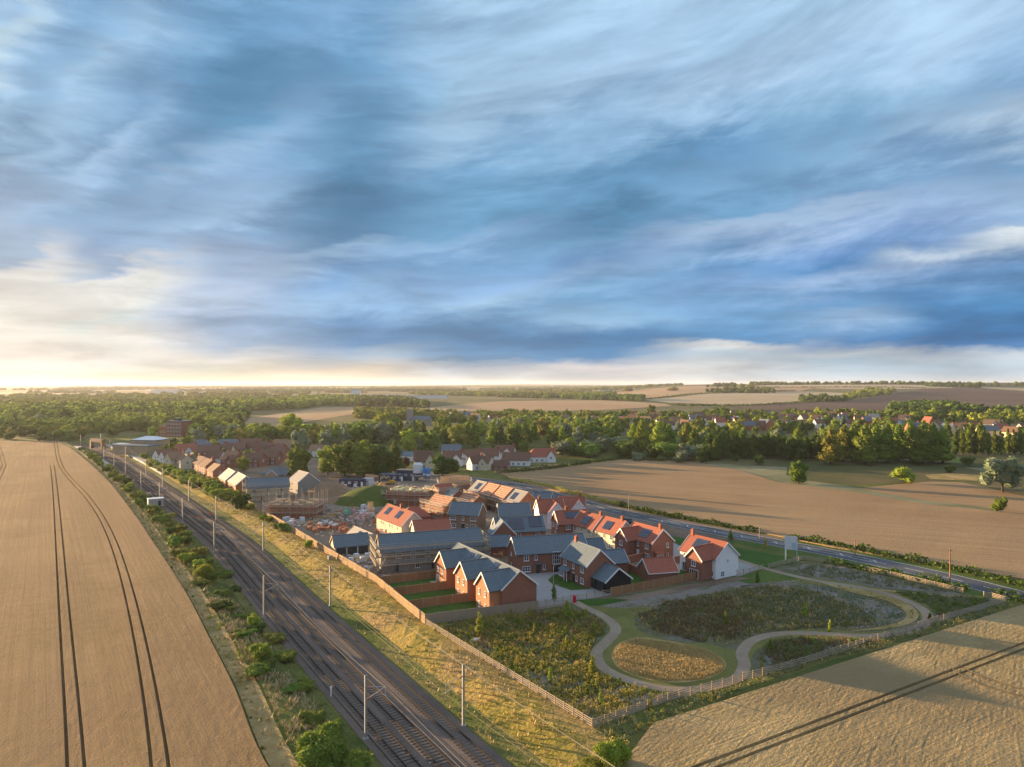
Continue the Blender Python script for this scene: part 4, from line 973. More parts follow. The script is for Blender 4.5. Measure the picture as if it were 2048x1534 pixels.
# H6 - H9
house((909.5, 1002.7), (960, 1006), 8.0, 7.4, 4.9, 'brown brick double fronted house with slate roof and central dark door', 'brick_brown', 'slate', rz=-17, L=9.6,
      wins=[('F', -3.3, 3.7, 'g'), ('F', 0, 3.7, 's'), ('F', 3.3, 3.7, 'g'), ('F', -3.3, 1.3, 'g'), ('F', 0, 1.05, 'd'), ('F', 1.3, 1.4, 's'), ('F', 3.3, 1.3, 'g')])
house((999, 1007), (1055, 1005), 8.0, 7.2, 4.9, 'buff brick house with slate roof left of the white gabled pair', 'brick_buff', 'slate', rz=8, L=9.6, wins=[('F', -2.6, 3.7, 'g'), ('F', 2.4, 3.7, 'w'), ('F', 3.7, 3.7, 'w'), ('F', -2.6, 1.3, 'g'), ('F', 2.6, 1.3, 'g')])
house((990, 1035), (1077, 1031.5), 8.0, 7.6, 4.8, 'red brick slate house with two big dark solar arrays and gabled left wing', 'brick_red', 'slate', rz=13, L=13.5, shift=(.4, 0),
      wins=[('F', -.8, 3.7, 'w'), ('F', 4.6, 3.7, 'w'), ('F', -.8, 1.2, 'w'), ('F', 4.6, 1.2, 'w')], solar=[(-1, -3.2, 1.0, .12, .88), (-1, 2.6, 6.2, .22, .92)],
      wings=[(-1, -5.4, 6.4, 1.6, 4.7, 8.0, 'brick_red', 'slate', [('R', -1, 3.6, 'w'), ('R', 1.2, 3.6, 'w'), ('R', 0, 1.2, 'g')])])
house((978, 1070), (1015, 1069), 4.9, 5.6, 2.6, 'small slate roofed garage between the scaffolded row and the brick archway row', 'brick_red', 'slate', rz=10, L=5.6, name='garage', cat='garage')
# H10: row with archway
T = house((1029, 1075), (1160, 1065.5), 8.0, 8.0, 4.9, 'long red brick slate row with double height window over a dark archway', 'brick_red', 'slate', rz=15, L=17.8, name='terrace', cat='terrace',
      wins=[('F', -6.6, 3.75, 'w'), ('F', -4.2, 3.75, 's'), ('F', -6.6, 1.2, 'g'), ('F', -3.7, 1.05, 'd'), ('F', -2.2, 1.4, 's'), ('F', .9, 3.4, 't'), ('F', 4.6, 3.75, 'w'), ('F', 8, 3.75, 's'), ('L', -1, 3.8, 'o'), ('L', -1, 1.3, 'o'), ('F', 7.2, 1.2, 'w')])
MB().box((.9, -4.0, 1.0), (2.3, .14, 2.0)).obj('archway', MAT['door_dark'], T); MB().box((4.3, -4.0, 1.0), (2.0, .14, 2.0)).obj('archway', MAT['door_dark'], T)  # dark boxes on the wall stand for the shade inside the passages
MB().box((-3.4, -4.35, 2.4), (2.4, .8, .12)).obj('porch_roof', MAT['slate'], T)
house((1171, 1077), (1196, 1075.5), 6.4, 6.4, 3.4, 'lower slate roofed end unit right of the archway row', 'brick_red', 'slate', rz=15, L=5.2)
# H11: key house, H12 black barn, H13
T = house((1149.5, 1080.3), (1200, 1099.5), 8.1, 7.2, 4.9, 'red brick slate house with tall chimney and lean-to porch facing the courtyard', 'brick_red', 'slate', rz=-63, L=10.6,
      wins=[('F', -3.6, 3.7, 'w'), ('F', 0, 3.7, 's'), ('F', 3.6, 3.7, 'w'), ('F', 3.6, 1.2, 'w'), ('F', 0, 1.05, 'd'), ('F', 1.3, 1.2, 's')], chim=[(-4.6, 0, 1.0)])
b_ = MB(); b_.add([(-4.9, -3.55, 2.9), (-.9, -3.55, 2.9), (-.9, -4.9, 2.25), (-4.9, -4.9, 2.25), (-4.9, -3.55, 2.75), (-.9, -3.55, 2.75), (-.9, -4.9, 2.1), (-4.9, -4.9, 2.1)], [(0, 3, 2, 1), (4, 5, 6, 7), (0, 1, 5, 4), (1, 2, 6, 5), (2, 3, 7, 6), (3, 0, 4, 7)]).obj('porch_roof', MAT['slate'], T)
MB().box((-3.8, -4.1, 1.05), (1.9, .9, 2.1)).obj('bay', MAT['brick_red'], T)
m1, m2 = win_mesh(1.8, 1.2, 3); a_ = link('window', m1, T, (-3.8, -4.57, 1.35)); link('pane', m2, a_)
pp = MB()
for x in (-1.1, -2.2): pp.box((x, -4.8, 1.05), (.14, .14, 2.1))
pp.obj('porch_posts', MAT['white_paint'], T)
T = house((1199, 1121.3), (1236, 1135), 5.1, 6.8, 2.6, 'black boarded barn garage with slate roof at the courtyard edge', 'black_board', 'slate', rz=-62, L=7.2, name='garage', cat='garage', gut=True)
MB().box((-1.7, -3.44, 1.05), (2.5, .1, 2.1)).obj('garage_door', MAT['door_dark'], T); MB().box((1.5, -3.44, 1.05), (2.5, .1, 2.1)).obj('garage_door', MAT['door_dark'], T)
house((1203, 1101), (1241, 1097), 5.0, 6.4, 2.7, 'small slate garage of red brick behind the courtyard house', 'brick_red', 'slate', rz=16, L=6.0, name='garage', cat='garage')
# H14 - H19
T = house((1114, 1022.5), (1168.7, 1018), 7.9, 7.2, 4.8, 'red brick house with red tile roof, chimney and one long solar panel', 'brick_red', 'tile_red', rz=14, L=9.6,
      wins=[('L', -1.4, 3.7, 'w'), ('L', 1.6, 3.7, 'w'), ('L', .4, 1.1, 'f'), ('F', -2, 3.7, 'w'), ('F', 2.4, 3.7, 'w'), ('F', -3, 1.2, 'w')], chim=[(-1.4, 0, 1.0)], solar=[(-1, -2.2, 3.2, .38, .86)])
T = house((1076, 1000), (1122, 996), 8.3, 7.4, 5.0, 'white rendered semi with red roof and front gable, left one of the white pair', 'render_white', 'tile_red', rz=12, L=8.2,
      wins=[('F', 3, 3.7, 'w')], wings=[(-1, .6, 5.6, 2.4, 5.0, 8.1, 'render_white', 'tile_red', [('R', 1.2, 3.8, 'w'), ('R', 1.2, 1.3, 'w')])], chim=[(-3.4, 0, .9)])
T = house((1125, 994), (1163, 993), 8.5, 7.4, 5.0, 'white rendered semi with red roof, right one of the white pair beside the road hedge', 'render_white', 'tile_red', rz=-6, L=8.2,
      wings=[(-1, 2.3, 5.2, 1.2, 5.0, 8.2, 'render_white', 'tile_red', [('R', 1, 3.8, 'w'), ('R', -1, 1.4, 'w')])], chim=[(2.6, .2, 1.1)], wins=[('R', 0, 3.8, 'o')])
T = house((1163.2, 1020.7), (1204, 1031.6), 8.0, 7.0, 4.7, 'cream rendered semi with sunlit red roof and chimney, farther one of the cream pair', 'render_cream', 'tile_red', rz=-57, L=9.4,
      wins=[('F', -3, 3.6, 'w'), ('F', 3, 3.6, 'w'), ('F', 0, 3.6, 's'), ('F', -3, 1.2, 'g'), ('F', 3, 1.2, 'g')], solar=[(-1, -1.6, 1.4, .16, .74)], chim=[(4.0, 0, .9)])
T = house((1207, 1030.5), (1249.3, 1042), 8.0, 7.0, 4.7, 'cream rendered semi with sunlit red roof and chimney, nearer one of the cream pair', 'render_cream', 'tile_red', rz=-57, L=9.4,
      wins=[('F', -3, 3.6, 's'), ('F', 3, 3.6, 'w'), ('F', 0, 3.6, 's'), ('F', -3, 1.2, 'g'), ('F', 3, 1.2, 'g')], solar=[(-1, -1.6, 1.4, .16, .74)], chim=[(3.4, 0, .9)])
T = house((1270, 1043.4), (1324.5, 1058.4), 8.0, 7.2, 4.9, 'red brick house with sunlit red roof, chimney and gabled wing right of the cream pair', 'brick_red', 'tile_red', rz=-60, L=11,
      wins=[('F', .2, 3.7, 's'), ('F', 3.6, 3.7, 'w'), ('F', .2, 1.05, 'D'), ('F', 3.6, 1.2, 'g'), ('R', 1.6, 3.8, 's'), ('R', 1.6, 1.2, 's')], solar=[(-1, -.6, 2.6, .18, .76)], chim=[(4.6, 0, 1.0)],
      wings=[(-1, -3.1, 5.0, 2.9, 4.8, 7.4, 'brick_red', 'tile_red', [('R', 0, 3.6, 'w'), ('R', -.1, 1.1, 'p'), ('F', -1, 3.6, 'w'), ('F', -1, 1.2, 'w'), ('F', 1.2, 1.2, 's')])])
bb = MB().box((5.9, -1.6, 1.1), (1.0, 2.4, 2.2)).obj('bay', MAT['brick_red'], T)
m1, m2 = win_mesh(2.2, 1.2, 4); a_ = link('window', m1, bb, (6.42, -1.6, 1.3), math.pi / 2); a_.name = 'bay_window'
MB().add([(5.4, -3.0, 2.9), (6.7, -3.0, 2.2), (6.7, -.2, 2.2), (5.4, -.2, 2.9), (5.4, -3.0, 2.7), (6.7, -3.0, 2.05), (6.7, -.2, 2.05), (5.4, -.2, 2.7)], [(0, 1, 2, 3), (7, 6, 5, 4), (0, 4, 5, 1), (1, 5, 6, 2), (2, 6, 7, 3)]).obj('bay_roof', MAT['tile_red'], T)
T = house((1291.7, 1117), (1338, 1113), 4.8, 6.2, 2.4, 'red brick double garage with plain red tile roof beside the board fence', 'brick_red', 'tile_red', rz=14, L=7.0, name='garage', cat='garage', gut='white_paint')
T = house((1384.7, 1068), (1451.7, 1084.4), 8.1, 7.8, 4.9, 'white gabled house with sunlit red roof and brick wing at the right end', 'render_white', 'tile_red', rz=-57, L=11,
      wins=[('F', -3.4, 3.7, 'g'), ('F', -3.4, 1.15, 'p'), ('R', .2, 3.8, 'o'), ('R', -1.6, 1.0, 'w'), ('F', 4.6, 1.2, 's')], solar=[(-1, -2.9, 1.0, .28, .84)], chim=[(-5.0, 0, 1.1)],
      wings=[(-1, 2.0, 5.0, 3.4, 4.8, 7.3, 'brick_red', 'tile_red', [('R', 0, 3.5, 'w'), ('R', .1, 1.1, 'p'), ('F', 0, 1.2, 's')])])
# brick garden walls
def garden_wall(pts, label, H=1.8):
    T = empty('garden_wall', (*pts[0], 0), 0, label, 'wall')
    w_ = MB(); c_ = MB()
    for a, b in zip(pts[:-1], pts[1:]):
        a = np.array(a) - pts[0]; b = np.array(b) - pts[0]
        w_.bar((a[0], a[1], H / 2), (b[0], b[1], H / 2), .25, H); c_.bar((a[0], a[1], H + .04), (b[0], b[1], H + .04), .34, .09)
    w_.obj('brickwork', MAT['brick_red'], T); c_.obj('coping', MAT['terracotta'], T)
garden_wall([P(1250, 1128), P(1283, 1121), P(1330, 1111)], 'red brick garden wall behind the brick double garage')
garden_wall([P(1236, 1140), P(1262, 1144), P(1300, 1160)], 'red brick garden wall running from the slate garage to the double garage')
garden_wall([P(1350, 1128), P(1366, 1124)], 'short red brick garden wall left of the white gabled house')
# H20: roofs under construction
T = house((953.2, 959.8), (1057.5, 984.4), 8.3, 7.8, 5.0, 'long brick row whose sunlit roof is half tiled, half bare orange battens', 'brick_orange', 'slate_sunlit_pale', rz=-58, L=35, name='terrace', cat='terrace', wins=[('R', 0, 3.8, 'w')], solar=[(-1, -14.6, -12.0, .2, .8), (-1, 11, 13.6, .15, .75)], gut=False, bm='pine', base=('brick_red', 2.5))
for x0, x1 in ((-9.0, -.6), (.0, 8.4)):
    g = MB(); V = []
    for x in (x0, x1):
        for z_, y_ in ((4.66, -4.35), (8.42, 0)): V += [(x, y_, z_ + .02), (x, y_, z_ + .12)]
    g.add(V, [(1, 5, 7, 3), (0, 2, 6, 4), (0, 1, 3, 2), (4, 6, 7, 5), (0, 4, 5, 1), (2, 3, 7, 6)]).obj('batten_panel', MAT['batten_roof'], T)
for x in (-9.2, -.3, 8.6): MB().bar((x, -4.4, 4.85), (x, 0, 8.55), .25, .3).obj('party_wall', MAT['chimney_brick'], T)
def truss_roof(T, L, W, ze, zr, n, mat='pine', zoff=0):
    for k in range(n):
        x = -L / 2 + L * k / (n - 1); m_ = MB()
        m_.bar((x, -W / 2, ze), (x, 0, zr), .09, .16).bar((x, W / 2, ze), (x, 0, zr), .09, .16).bar((x, -W / 2, ze), (x, W / 2, ze), .08, .14).bar((x, -W / 4, (ze + zr) / 2), (x, -W / 8, ze), .07).bar((x, W / 4, (ze + zr) / 2), (x, W / 8, ze), .07).bar((x, 0, zr), (x, -W / 8, ze), .07).bar((x, 0, zr), (x, W / 8, ze), .07)
        m_.obj('roof_truss', MAT[mat], T)
def shell(a, b, zr, W, ze, label, rz, L, wall='brick_red', n=14, wins=(), name='unfinished_house'):
    A = np.array(P(*a, zr)); B = np.array(P(*b, zr)); c = (A + B) / 2
    T = empty(name, (c[0], c[1], 0), R(rz), label, 'unfinished house')
    MB().box((0, -W / 2, ze / 2), (L, .3, ze)).box((0, W / 2, ze / 2), (L, .3, ze)).box((-L / 2 + .15, 0, ze / 2), (.3, W - .3, ze)).box((L / 2 - .15, 0, ze / 2), (.3, W - .3, ze)).obj('wall', MAT[wall], T)
    MB().box((0, 0, ze - .35), (L - .7, W - .4, .2)).obj('floor_deck', MAT['scaffold_board'], T)
    if n: truss_roof(T, L, W + .5, ze, zr, n)
    else: pass
    add_windows(T, (0, 0, 0), L, W + .3, wins); return T
T = shell((886.4, 952.7), (933, 950.4), 8.2, 7.4, 4.9, 'brick shell topped by a row of bare timber roof trusses', 10, 11, n=20)
for s_ in (-1, 1):
    g = MB()
    for q in range(9):
        t = q / 9; g.bar((-5.4, s_ * 3.95 * (1 - t), 5.0 + 3.2 * t), (5.4, s_ * 3.95 * (1 - t), 5.0 + 3.2 * t), .05)
    g.obj('battens', MAT['pine'], T)
house((871, 988), (905, 995), 8.2, 7.6, 5.0, 'orange brick house under bare orange battens and ringed with scaffolding', 'brick_orange', 'batten_roof', rz=-50, L=10.5, name='unfinished_house', cat='unfinished house', gut=False, bm='pine', wins=[('F', -2.5, 3.6, 'w'), ('F', 2.5, 3.6, 'w'), ('R', 0, 3.6, 'w')])
house((878, 970), (893, 966), 7.6, 7.0, 4.6, 'pointed orange brick gable behind the scaffolded batten roof house', 'brick_orange', 'tile_red', rz=38, L=7, name='unfinished_house', cat='unfinished house', gut=False, bm='pine')
house((903, 976), (912, 978), 6.6, 6.5, 4.2, 'grey felted roof among scaffolding between the orange gable and the long row', 'brick_red', 'slate_sunlit_pale', rz=-55, L=7, name='unfinished_house', cat='unfinished house', gut=False, bm='pine')
house((930, 985), (958, 992), 5.4, 6.8, 3.2, 'low orange batten roof in front of the long unfinished row', 'brick_orange', 'batten_roof', rz=-52, L=9, name='unfinished_house', cat='unfinished house', gut=False, bm='pine')
T = shell((790, 976), (862, 980), 5.2, 11.0, 5.0, 'roofless brick shell with pale insulation heaped on its floor deck', -14, 17, n=0)
g = MB()
for _ in range(90): g.box((random.uniform(-7.8, 7.8), random.uniform(-5, 5), 4.95 + random.random() * .5), (random.uniform(.6, 1.6), random.uniform(.5, 1.2), random.uniform(.15, .6)), random.random() * 3)
material('insulation', (.66, .60, .36), (.56, .50, .30), 1, rough=.9); material('wrap_white', (.70, .70, .70), (.58, .60, .62), 1, rough=.45); material('wrap_blue', (.05, .22, .5), rough=.5)
tag(g.obj('insulation_packs', MAT['insulation'], T), kind='stuff')
house((1072, 984), (1100, 985), 4.6, 6.0, 2.5, 'small slate garage roof at the hedge behind the long unfinished row', 'brick_red', 'slate', rz=-12, L=6.5, name='garage', cat='garage')
# H21 brick shell with poles, H22 scaffolded slate house, H23, H24, H25
T = shell((560, 1000), (625, 1008), 4.6, 9.5, 4.4, 'half built orange brick shell with block inner walls and tall scaffold poles', -3, 15.5, 'brick_orange', n=0)
g = MB(); [g.box((x, 0, 2.4), (.2, 9.0, 4.6)) for x in (-4, 0, 4)]; g.box((0, 0, 2.5), (15, .2, 4.7)); g.obj('inner_wall', MAT['blockwork'], T)
g = MB()
for _ in range(34): g.box((random.uniform(-7, 7), random.uniform(-4, 4), 4.75 + random.random() * .3), (random.uniform(.8, 2.4), random.uniform(.4, 1.1), random.uniform(.15, .5)), random.random() * .3)
tag(g.obj('stacked_boards', MAT['scaffold_board'], T), kind='stuff')
house((493, 957.7), (576, 953), 8.2, 8.4, 5.1, 'slate roofed house with pale scaffold screened walls beside the railway fence', 'render_cream', 'slate', rz=22, L=15.6, name='unfinished_house', cat='unfinished house', gut=False, bm='pine', wins=[('F', -5, 3.8, 'w'), ('F', 0, 3.8, 'w'), ('F', 5, 3.8, 'w'), ('F', -2, 1.1, 'd'), ('F', 4, 1.3, 'w')])
house((598.4, 941), (616.3, 945), 8.3, 9.0, 4.8, 'grey blockwork gable house with a broad sunlit pale roof', 'blockwork', 'slate_sunlit_pale', rz=-52, L=10.5, name='unfinished_house', cat='unfinished house', gut=False)
house((455.7, 935), (472, 944), 8.3, 7.8, 4.9, 'brick house with sunlit pale roof, farther one of a stepped pair by the fence', 'brick_orange', 'slate_sunlit_pale', rz=-58, L=15, wins=[('F', -4, 3.7, 's'), ('F', 3, 3.7, 's')])
house((474, 941), (495, 955), 8.3, 8.0, 5.0, 'brick house with sunlit pale roof, nearer one of a stepped pair by the fence', 'brick_orange', 'slate_sunlit_pale', rz=-58, L=16, wins=[('F', -4, 3.7, 's'), ('F', 3, 3.7, 's'), ('F', 0, 1.2, 'w')])
house((540, 932), (575, 937), 5.2, 8.4, 2.6, 'low blue grey slate hipped roof behind the scaffold screened house', 'brick_buff', 'slate', rz=-20, L=14, hip=(1, 0), barge=(0, 1), wings=[(-1, 2, 6, 3, 2.6, 4.8, 'brick_buff', 'slate', [])])

# ------------------------------------------------------------------ scaffolding
pole_me = {}
def scaffold(a, b, zr, W, L, rz, label, H=8.4, lifts=3, out=1.35, sides='FBLR', sp=2.3, over=1.2, dz0=0, shift=(0, 0)):
    A = np.array(P(*a, zr)); B = np.array(P(*b, zr)); c = (A + B) / 2; rz = R(rz)
    T = empty('scaffolding', (c[0], c[1], 0), rz, label, 'scaffolding', 'scaffolding on the building site')
    hx, hy = L / 2 + out, W / 2 + out; i_ = .95
    key = round(H, 1)
    if key not in pole_me: pole_me[key] = MB().bar((0, 0, 0), (0, 0, H), .075, n=5).mesh('upright_pole', MAT['scaffold_tube'])
    sd_ = {'F': ((-hx, -hy), (hx, -hy), (0, 1)), 'B': ((hx, hy), (-hx, hy), (0, -1)), 'L': ((-hx, hy), (-hx, -hy), (1, 0)), 'R': ((hx, -hy), (hx, hy), (-1, 0))}
    zl = [2.0 * (k + 1) for k in range(lifts)]
    for s_ in sides:
        p, q, n_ = sd_[s_]; p = np.array(p); q = np.array(q); n_ = np.array(n_); ln = np.linalg.norm(q - p); n = max(2, round(ln / sp)); d_ = (q - p) / ln
        for k in range(n):
            r_ = p + (q - p) * k / n; link('upright_pole', pole_me[key], T, (r_[0], r_[1], random.uniform(-.25, 0)))
            if k % 2 == 0: r2 = r_ + n_ * i_; link('upright_pole', pole_me[key], T, (r2[0], r2[1], -.5 * over))
        rails = MB(); deck = MB(); toe = MB()
        for z in zl:
            for dz_ in (0, .5, 1.0):
                rails.bar((*p, z + dz_), (*q, z + dz_), .06)
            rails.bar((*(p + n_ * i_), z - .05), (*(q + n_ * i_), z - .05), .06)
            m_ = (p + q) / 2 + n_ * i_ / 2
            deck.box((m_[0], m_[1], z - .12), (abs(d_[0]) * ln + abs(n_[0]) * i_, abs(d_[1]) * ln + abs(n_[1]) * i_, .06))
            toe.bar((*(p + n_ * .05), z + .02), (*(q + n_ * .05), z + .02), .04, .20)
        for k in range(0, n, 3):
            r_ = p + (q - p) * k / n; r2 = p + (q - p) * (k + 1) / n; rails.bar((*r_, 0), (*r2, 4.0), .06); rails.bar((*r2, 4), (*r_, zl[-1] + .8), .06)
        rails.obj('guard_rails', MAT['scaffold_tube'], T); deck.obj('deck', MAT['scaffold_board'], T); toe.obj('toe_board', MAT['scaffold_board'], T)
    return T
scaffold((760, 1068), (956, 1056), 8.3, 8.2, 25.5, 19, 'dense scaffolding around the long slate roofed row', H=6.6, lifts=3)
scaffold((493, 957.7), (576, 953), 8.2, 8.4, 15.6, 22, 'scaffolding on the screened slate house beside the railway fence', H=6.4, lifts=3, sides='FL')
scaffold((560, 1000), (625, 1008), 4.6, 9.5, 15.5, -3, 'scaffolding with very tall free standing poles round the half built shell', H=9.0, lifts=2)
scaffold((871, 988), (905, 995), 8.2, 7.6, 10.5, -50, 'scaffolding with orange boards round the batten roof house', H=6.8, lifts=3)
scaffold((953.2, 959.8), (1057.5, 984.4), 8.3, 7.8, 35, -58, 'long scaffolding along the eaves of the half tiled row', H=6.0, lifts=2, sides='FR')
scaffold((886.4, 952.7), (933, 950.4), 8.2, 7.4, 11, 10, 'scaffolding round the shell with bare trusses', H=6.2, lifts=3)
scaffold((790, 976), (862, 980), 5.2, 11.0, 17, -14, 'low scaffolding round the roofless insulation shell', H=5.6, lifts=2)
scaffold((878, 970), (893, 966), 7.6, 7.0, 7, 38, 'scaffolding cage round the pointed orange gable', H=7.4, lifts=3)
scaffold((1040, 1000), (1075, 1000), 5, 5, 9, 8, 'scaffolding left standing behind the buff brick house', H=5.2, lifts=2, sides='FL')

# ------------------------------------------------------------------ building site clutter
def silo(px, py, label, r, H, body, band):
    x, y = P(px, py); T = empty('cement_silo', (x, y, 0), .3, label, 'silo')
    MB().cone((0, 0, 2.6), r, r, H - 3.4, 20).cone((0, 0, H - .8), r, r * .55, .8, 20).obj('tank', MAT[body], T)
    MB().cone((0, 0, 2.9), r * 1.01, r * 1.01, .9, 20, False).obj('band', MAT[band], T)
    MB().cone((0, 0, 1.2), r * .25, r, 1.4, 20).obj('hopper', MAT['grey_metal'], T)
    for k in range(4):
        a = math.pi / 4 + k * math.pi / 2; MB().bar((math.cos(a) * r * .9, math.sin(a) * r * .9, 0), (math.cos(a) * r * .9, math.sin(a) * r * .9, 3.0), .16).obj('leg', MAT['grey_metal'], T)
silo(836, 962, 'tall white cement silo with a dark blue band on the far site compound', 2.3, 8.4, 'wrap_white', 'solar_glass')
silo(850, 963, 'slim bright blue silo, left of the two blue ones', 1.0, 6.4, 'wrap_blue', 'wrap_white')
silo(857, 964, 'slim bright blue silo, right of the two blue ones', 1.0, 6.4, 'wrap_blue', 'wrap_white')
material('cabin_navy', (.03, .05, .10), rough=.5); material('green_wrap', (.12, .38, .28), rough=.5); material('pink_wrap', (.62, .42, .40), (.55, .25, .2), 1.5, rough=.6)
def cabin(px, py, label, L, W, H, mat, rz, roof='wrap_white'):
    x, y = P(px, py); T = empty('site_cabin', (x, y, 0), R(rz), label, 'cabin')
    MB().box((0, 0, H / 2), (L, W, H)).obj('wall', MAT[mat], T); MB().box((0, 0, H + .08), (L + .2, W + .2, .16)).obj('roof', MAT[roof], T)
    for k in range(int(L / 3)): m1, m2 = win_mesh(1.2, .9, 2); a_ = link('window', m1, T, (-L / 2 + 1.6 + 3 * k, -W / 2 - .01, H * .58)); link('pane', m2, a_)
    MB().box((L / 2 - .8, -W / 2 - .03, 1.05), (.9, .06, 2)).obj('door', MAT['white_paint'], T)
cabin(786, 960, 'low dark blue site cabins at the compound edge', 12, 6, 2.8, 'cabin_navy', -8, 'slate')
cabin(815, 960, 'long black two storey site office left of the white silo', 9, 5, 4.8, 'cabin_navy', -12, 'scaffold_board')
cabin(705, 972, 'navy shipping container behind the grassy mound', 11, 3, 3, 'cabin_navy', -6, 'cabin_navy')
cabin(737, 970, 'white store unit right of the navy container', 4, 3, 3, 'wrap_white', -6)
def mound(px, py, label, rx, ry, H, mat, name):
    x, y = P(px, py); n = 26; V = []; F = []
    for i in range(n + 1):
        for j in range(n + 1):
            a, b = i / n * 2 - 1, j / n * 2 - 1; r_ = math.hypot(a, b)
            hh = H * max(0, 1 - r_ ** 2.0) ** 1.05 + (.5 * math.sin(a * 5 + b * 3) + .3 * math.sin(a * 9 - b * 7)) * .35 * max(0, 1 - r_)
            V.append((a * rx, b * ry, hh - .05))
    for i in range(n):
        for j in range(n): k = i * (n + 1) + j; F.append([k, k + n + 1, k + n + 2, k + 1])
    o = link(name, np_mesh(name, V, F, MAT[mat], True), None, (x, y, 0)); tag(o, label, 'mound')
ground_mat('mound_green', ((.075, .115, .025), (.11, .14, .035), (.055, .085, .02)), .5, .1, bump=.9, bs=1.6, bdist=.3)
ground_mat('mound_earth', ((.30, .20, .12), (.24, .16, .10), (.34, .24, .15)), .5, .1, bump=.9, bs=1.2, bdist=.3)
mound(742, 1003, 'rounded mound grown over with dark green grass in the middle of the site', 14, 12, 6.0, 'mound_green', 'grassy_mound')
mound(660, 988, 'smooth brown heap of earth behind the tall scaffold poles', 11, 9, 5.0, 'mound_earth', 'earth_heap')
mound(690, 1002, 'low flat brown earth bank left of the grassy mound', 12, 7, 2.0, 'mound_earth', 'earth_heap')
mound(788, 977, 'small ragged heap of rubble beside the roofless shell', 5, 4, 1.8, 'mound_earth', 'rubble_heap')
# trusses stacked on the ground
x, y = P(741, 1030); T = empty('stacked_trusses', (x, y, 0), R(15), 'pale timber roof trusses leaning together on the ground by the mound', 'roof trusses')
truss_roof(T, 1.6, 9.5, .4, 4.6, 5)
# pallets of bricks, blocks and wrapped goods
pal = {}
def pallet_mesh(kind):
    T = None
def make_pallet(mat, nm, cat, h=1.0, w=1.05):
    T = empty(nm, (0, 0, 0)); g = MB()
    for k in range(5): g.box((-w / 2 + .1 + k * (w - .2) / 4, 0, .12), (.12, w, .03))
    for k in range(3): g.box((0, -w / 2 + .1 + k * (w - .2) / 2, .06), (w, .1, .09))
    g.obj('pallet_base', MAT['scaffold_board'], T); MB().box((0, 0, .14 + h / 2), (w - .04, w - .04, h)).obj('load', MAT[mat], T); return T
protos = {'bricks': (make_pallet('brick_orange', 'brick_pallet', 'pallet'), 'pallets of orange bricks', 'pallet of orange bricks'),
          'wrap': (make_pallet('wrap_white', 'wrapped_pallet', 'pallet', 1.2, 1.2), 'white wrapped pallets', 'white wrapped pallet'),
          'block': (make_pallet('blockwork', 'block_pallet', 'pallet', .9), 'pallets of grey blocks', 'pallet of grey blocks'),
          'pink': (make_pallet('pink_wrap', 'tile_pallet', 'pallet', 1.0), 'pallets of red roof tiles', 'pallet of red tiles'),
          'green': (make_pallet('green_wrap', 'green_pallet', 'pallet', 1.6, 1.3), 'green wrapped pallets', 'pale green wrapped pallet')}
used_p = set()
def put_pallet(k, x, y, rz, at=''):
    pr, grp, lab = protos[k]; lab = lab + ' ' + at; grp = grp + ' ' + at
    T = pr if k not in used_p else copy_tree(pr); used_p.add(k)
    T.location = (x, y, 0); T.rotation_euler = (0, 0, rz); tag(T, lab, 'pallet', grp)
def scatter(k, x0, x1, y0, y1, n, rz=.3, jit=.5, at=''):
    for _ in range(n):
        x, y = P(random.uniform(x0, x1), random.uniform(y0, y1)); put_pallet(k, x, y, rz + random.uniform(-jit, jit), at)
scatter('bricks', 618, 695, 1049, 1066, 38, .4, at='in the fence side yard')
scatter('wrap', 640, 680, 1050, 1058, 6, at='among the bricks'); scatter('wrap', 566, 612, 1038, 1052, 8, at='in front of the half built shell'); scatter('wrap', 715, 750, 1015, 1035, 10, at='left of the leaning trusses'); scatter('wrap', 680, 720, 965, 985, 9, at='beside the navy container')
scatter('pink', 700, 735, 1022, 1048, 12, at='below the leaning trusses'); scatter('block', 700, 745, 1036, 1056, 10, at='below the grassy mound'); scatter('block', 640, 690, 1022, 1034, 6, at='behind the brick yard'); scatter('green', 686, 700, 1024, 1032, 3, at='between mound and brick yard')
scatter('wrap', 760, 800, 975, 1000, 10, at='left of the roofless shell'); scatter('block', 745, 790, 985, 1000, 8, at='right of the grassy mound'); scatter('wrap', 800, 815, 1003, 1012, 5, at='behind the cream rendered house'); scatter('block', 655, 700, 1118, 1130, 5, at='by the scaffolded row'); scatter('wrap', 700, 735, 1112, 1126, 4, at='beside the cart lodge')
scatter('bricks', 985, 1010, 1112, 1126, 5, at='behind the terrace with three gables'); scatter('wrap', 995, 1060, 1012, 1022, 6, at='behind the slate house with two arrays'); scatter('bricks', 745, 760, 1045, 1055, 3, at='beside the outbuilding'); scatter('pink', 560, 600, 1044, 1056, 4, at='near the site fence corner')
def timber(px, py, rz, label):
    x, y = P(px, py); g = MB(); T = empty('timber_stack', (x, y, 0), R(rz), label, 'timber stack', 'timber stacks on the site')
    for j in range(3):
        for k in range(5): g.box((random.uniform(-.1, .1), k * .22, .15 + j * .2), (4.6, .18, .16))
    g.obj('boards', MAT['pine'], T); MB().box((-1.4, .45, .04), (.1, 1.2, .08)).box((1.4, .45, .04), (.1, 1.2, .08)).obj('bearer', MAT['scaffold_board'], T)
for px, py, r_, l_ in ((622, 1036, 5, 'in front of the half built shell, left'), (650, 1036, -8, 'in front of the half built shell, right'), (668, 1030, 20, 'beside the low earth bank'), (716, 1118, 40, 'near the scaffolded row and garden fence'), (800, 1022, -20, 'behind the cream house')):
    timber(px, py, r_, 'stack of pale timber boards ' + l_)
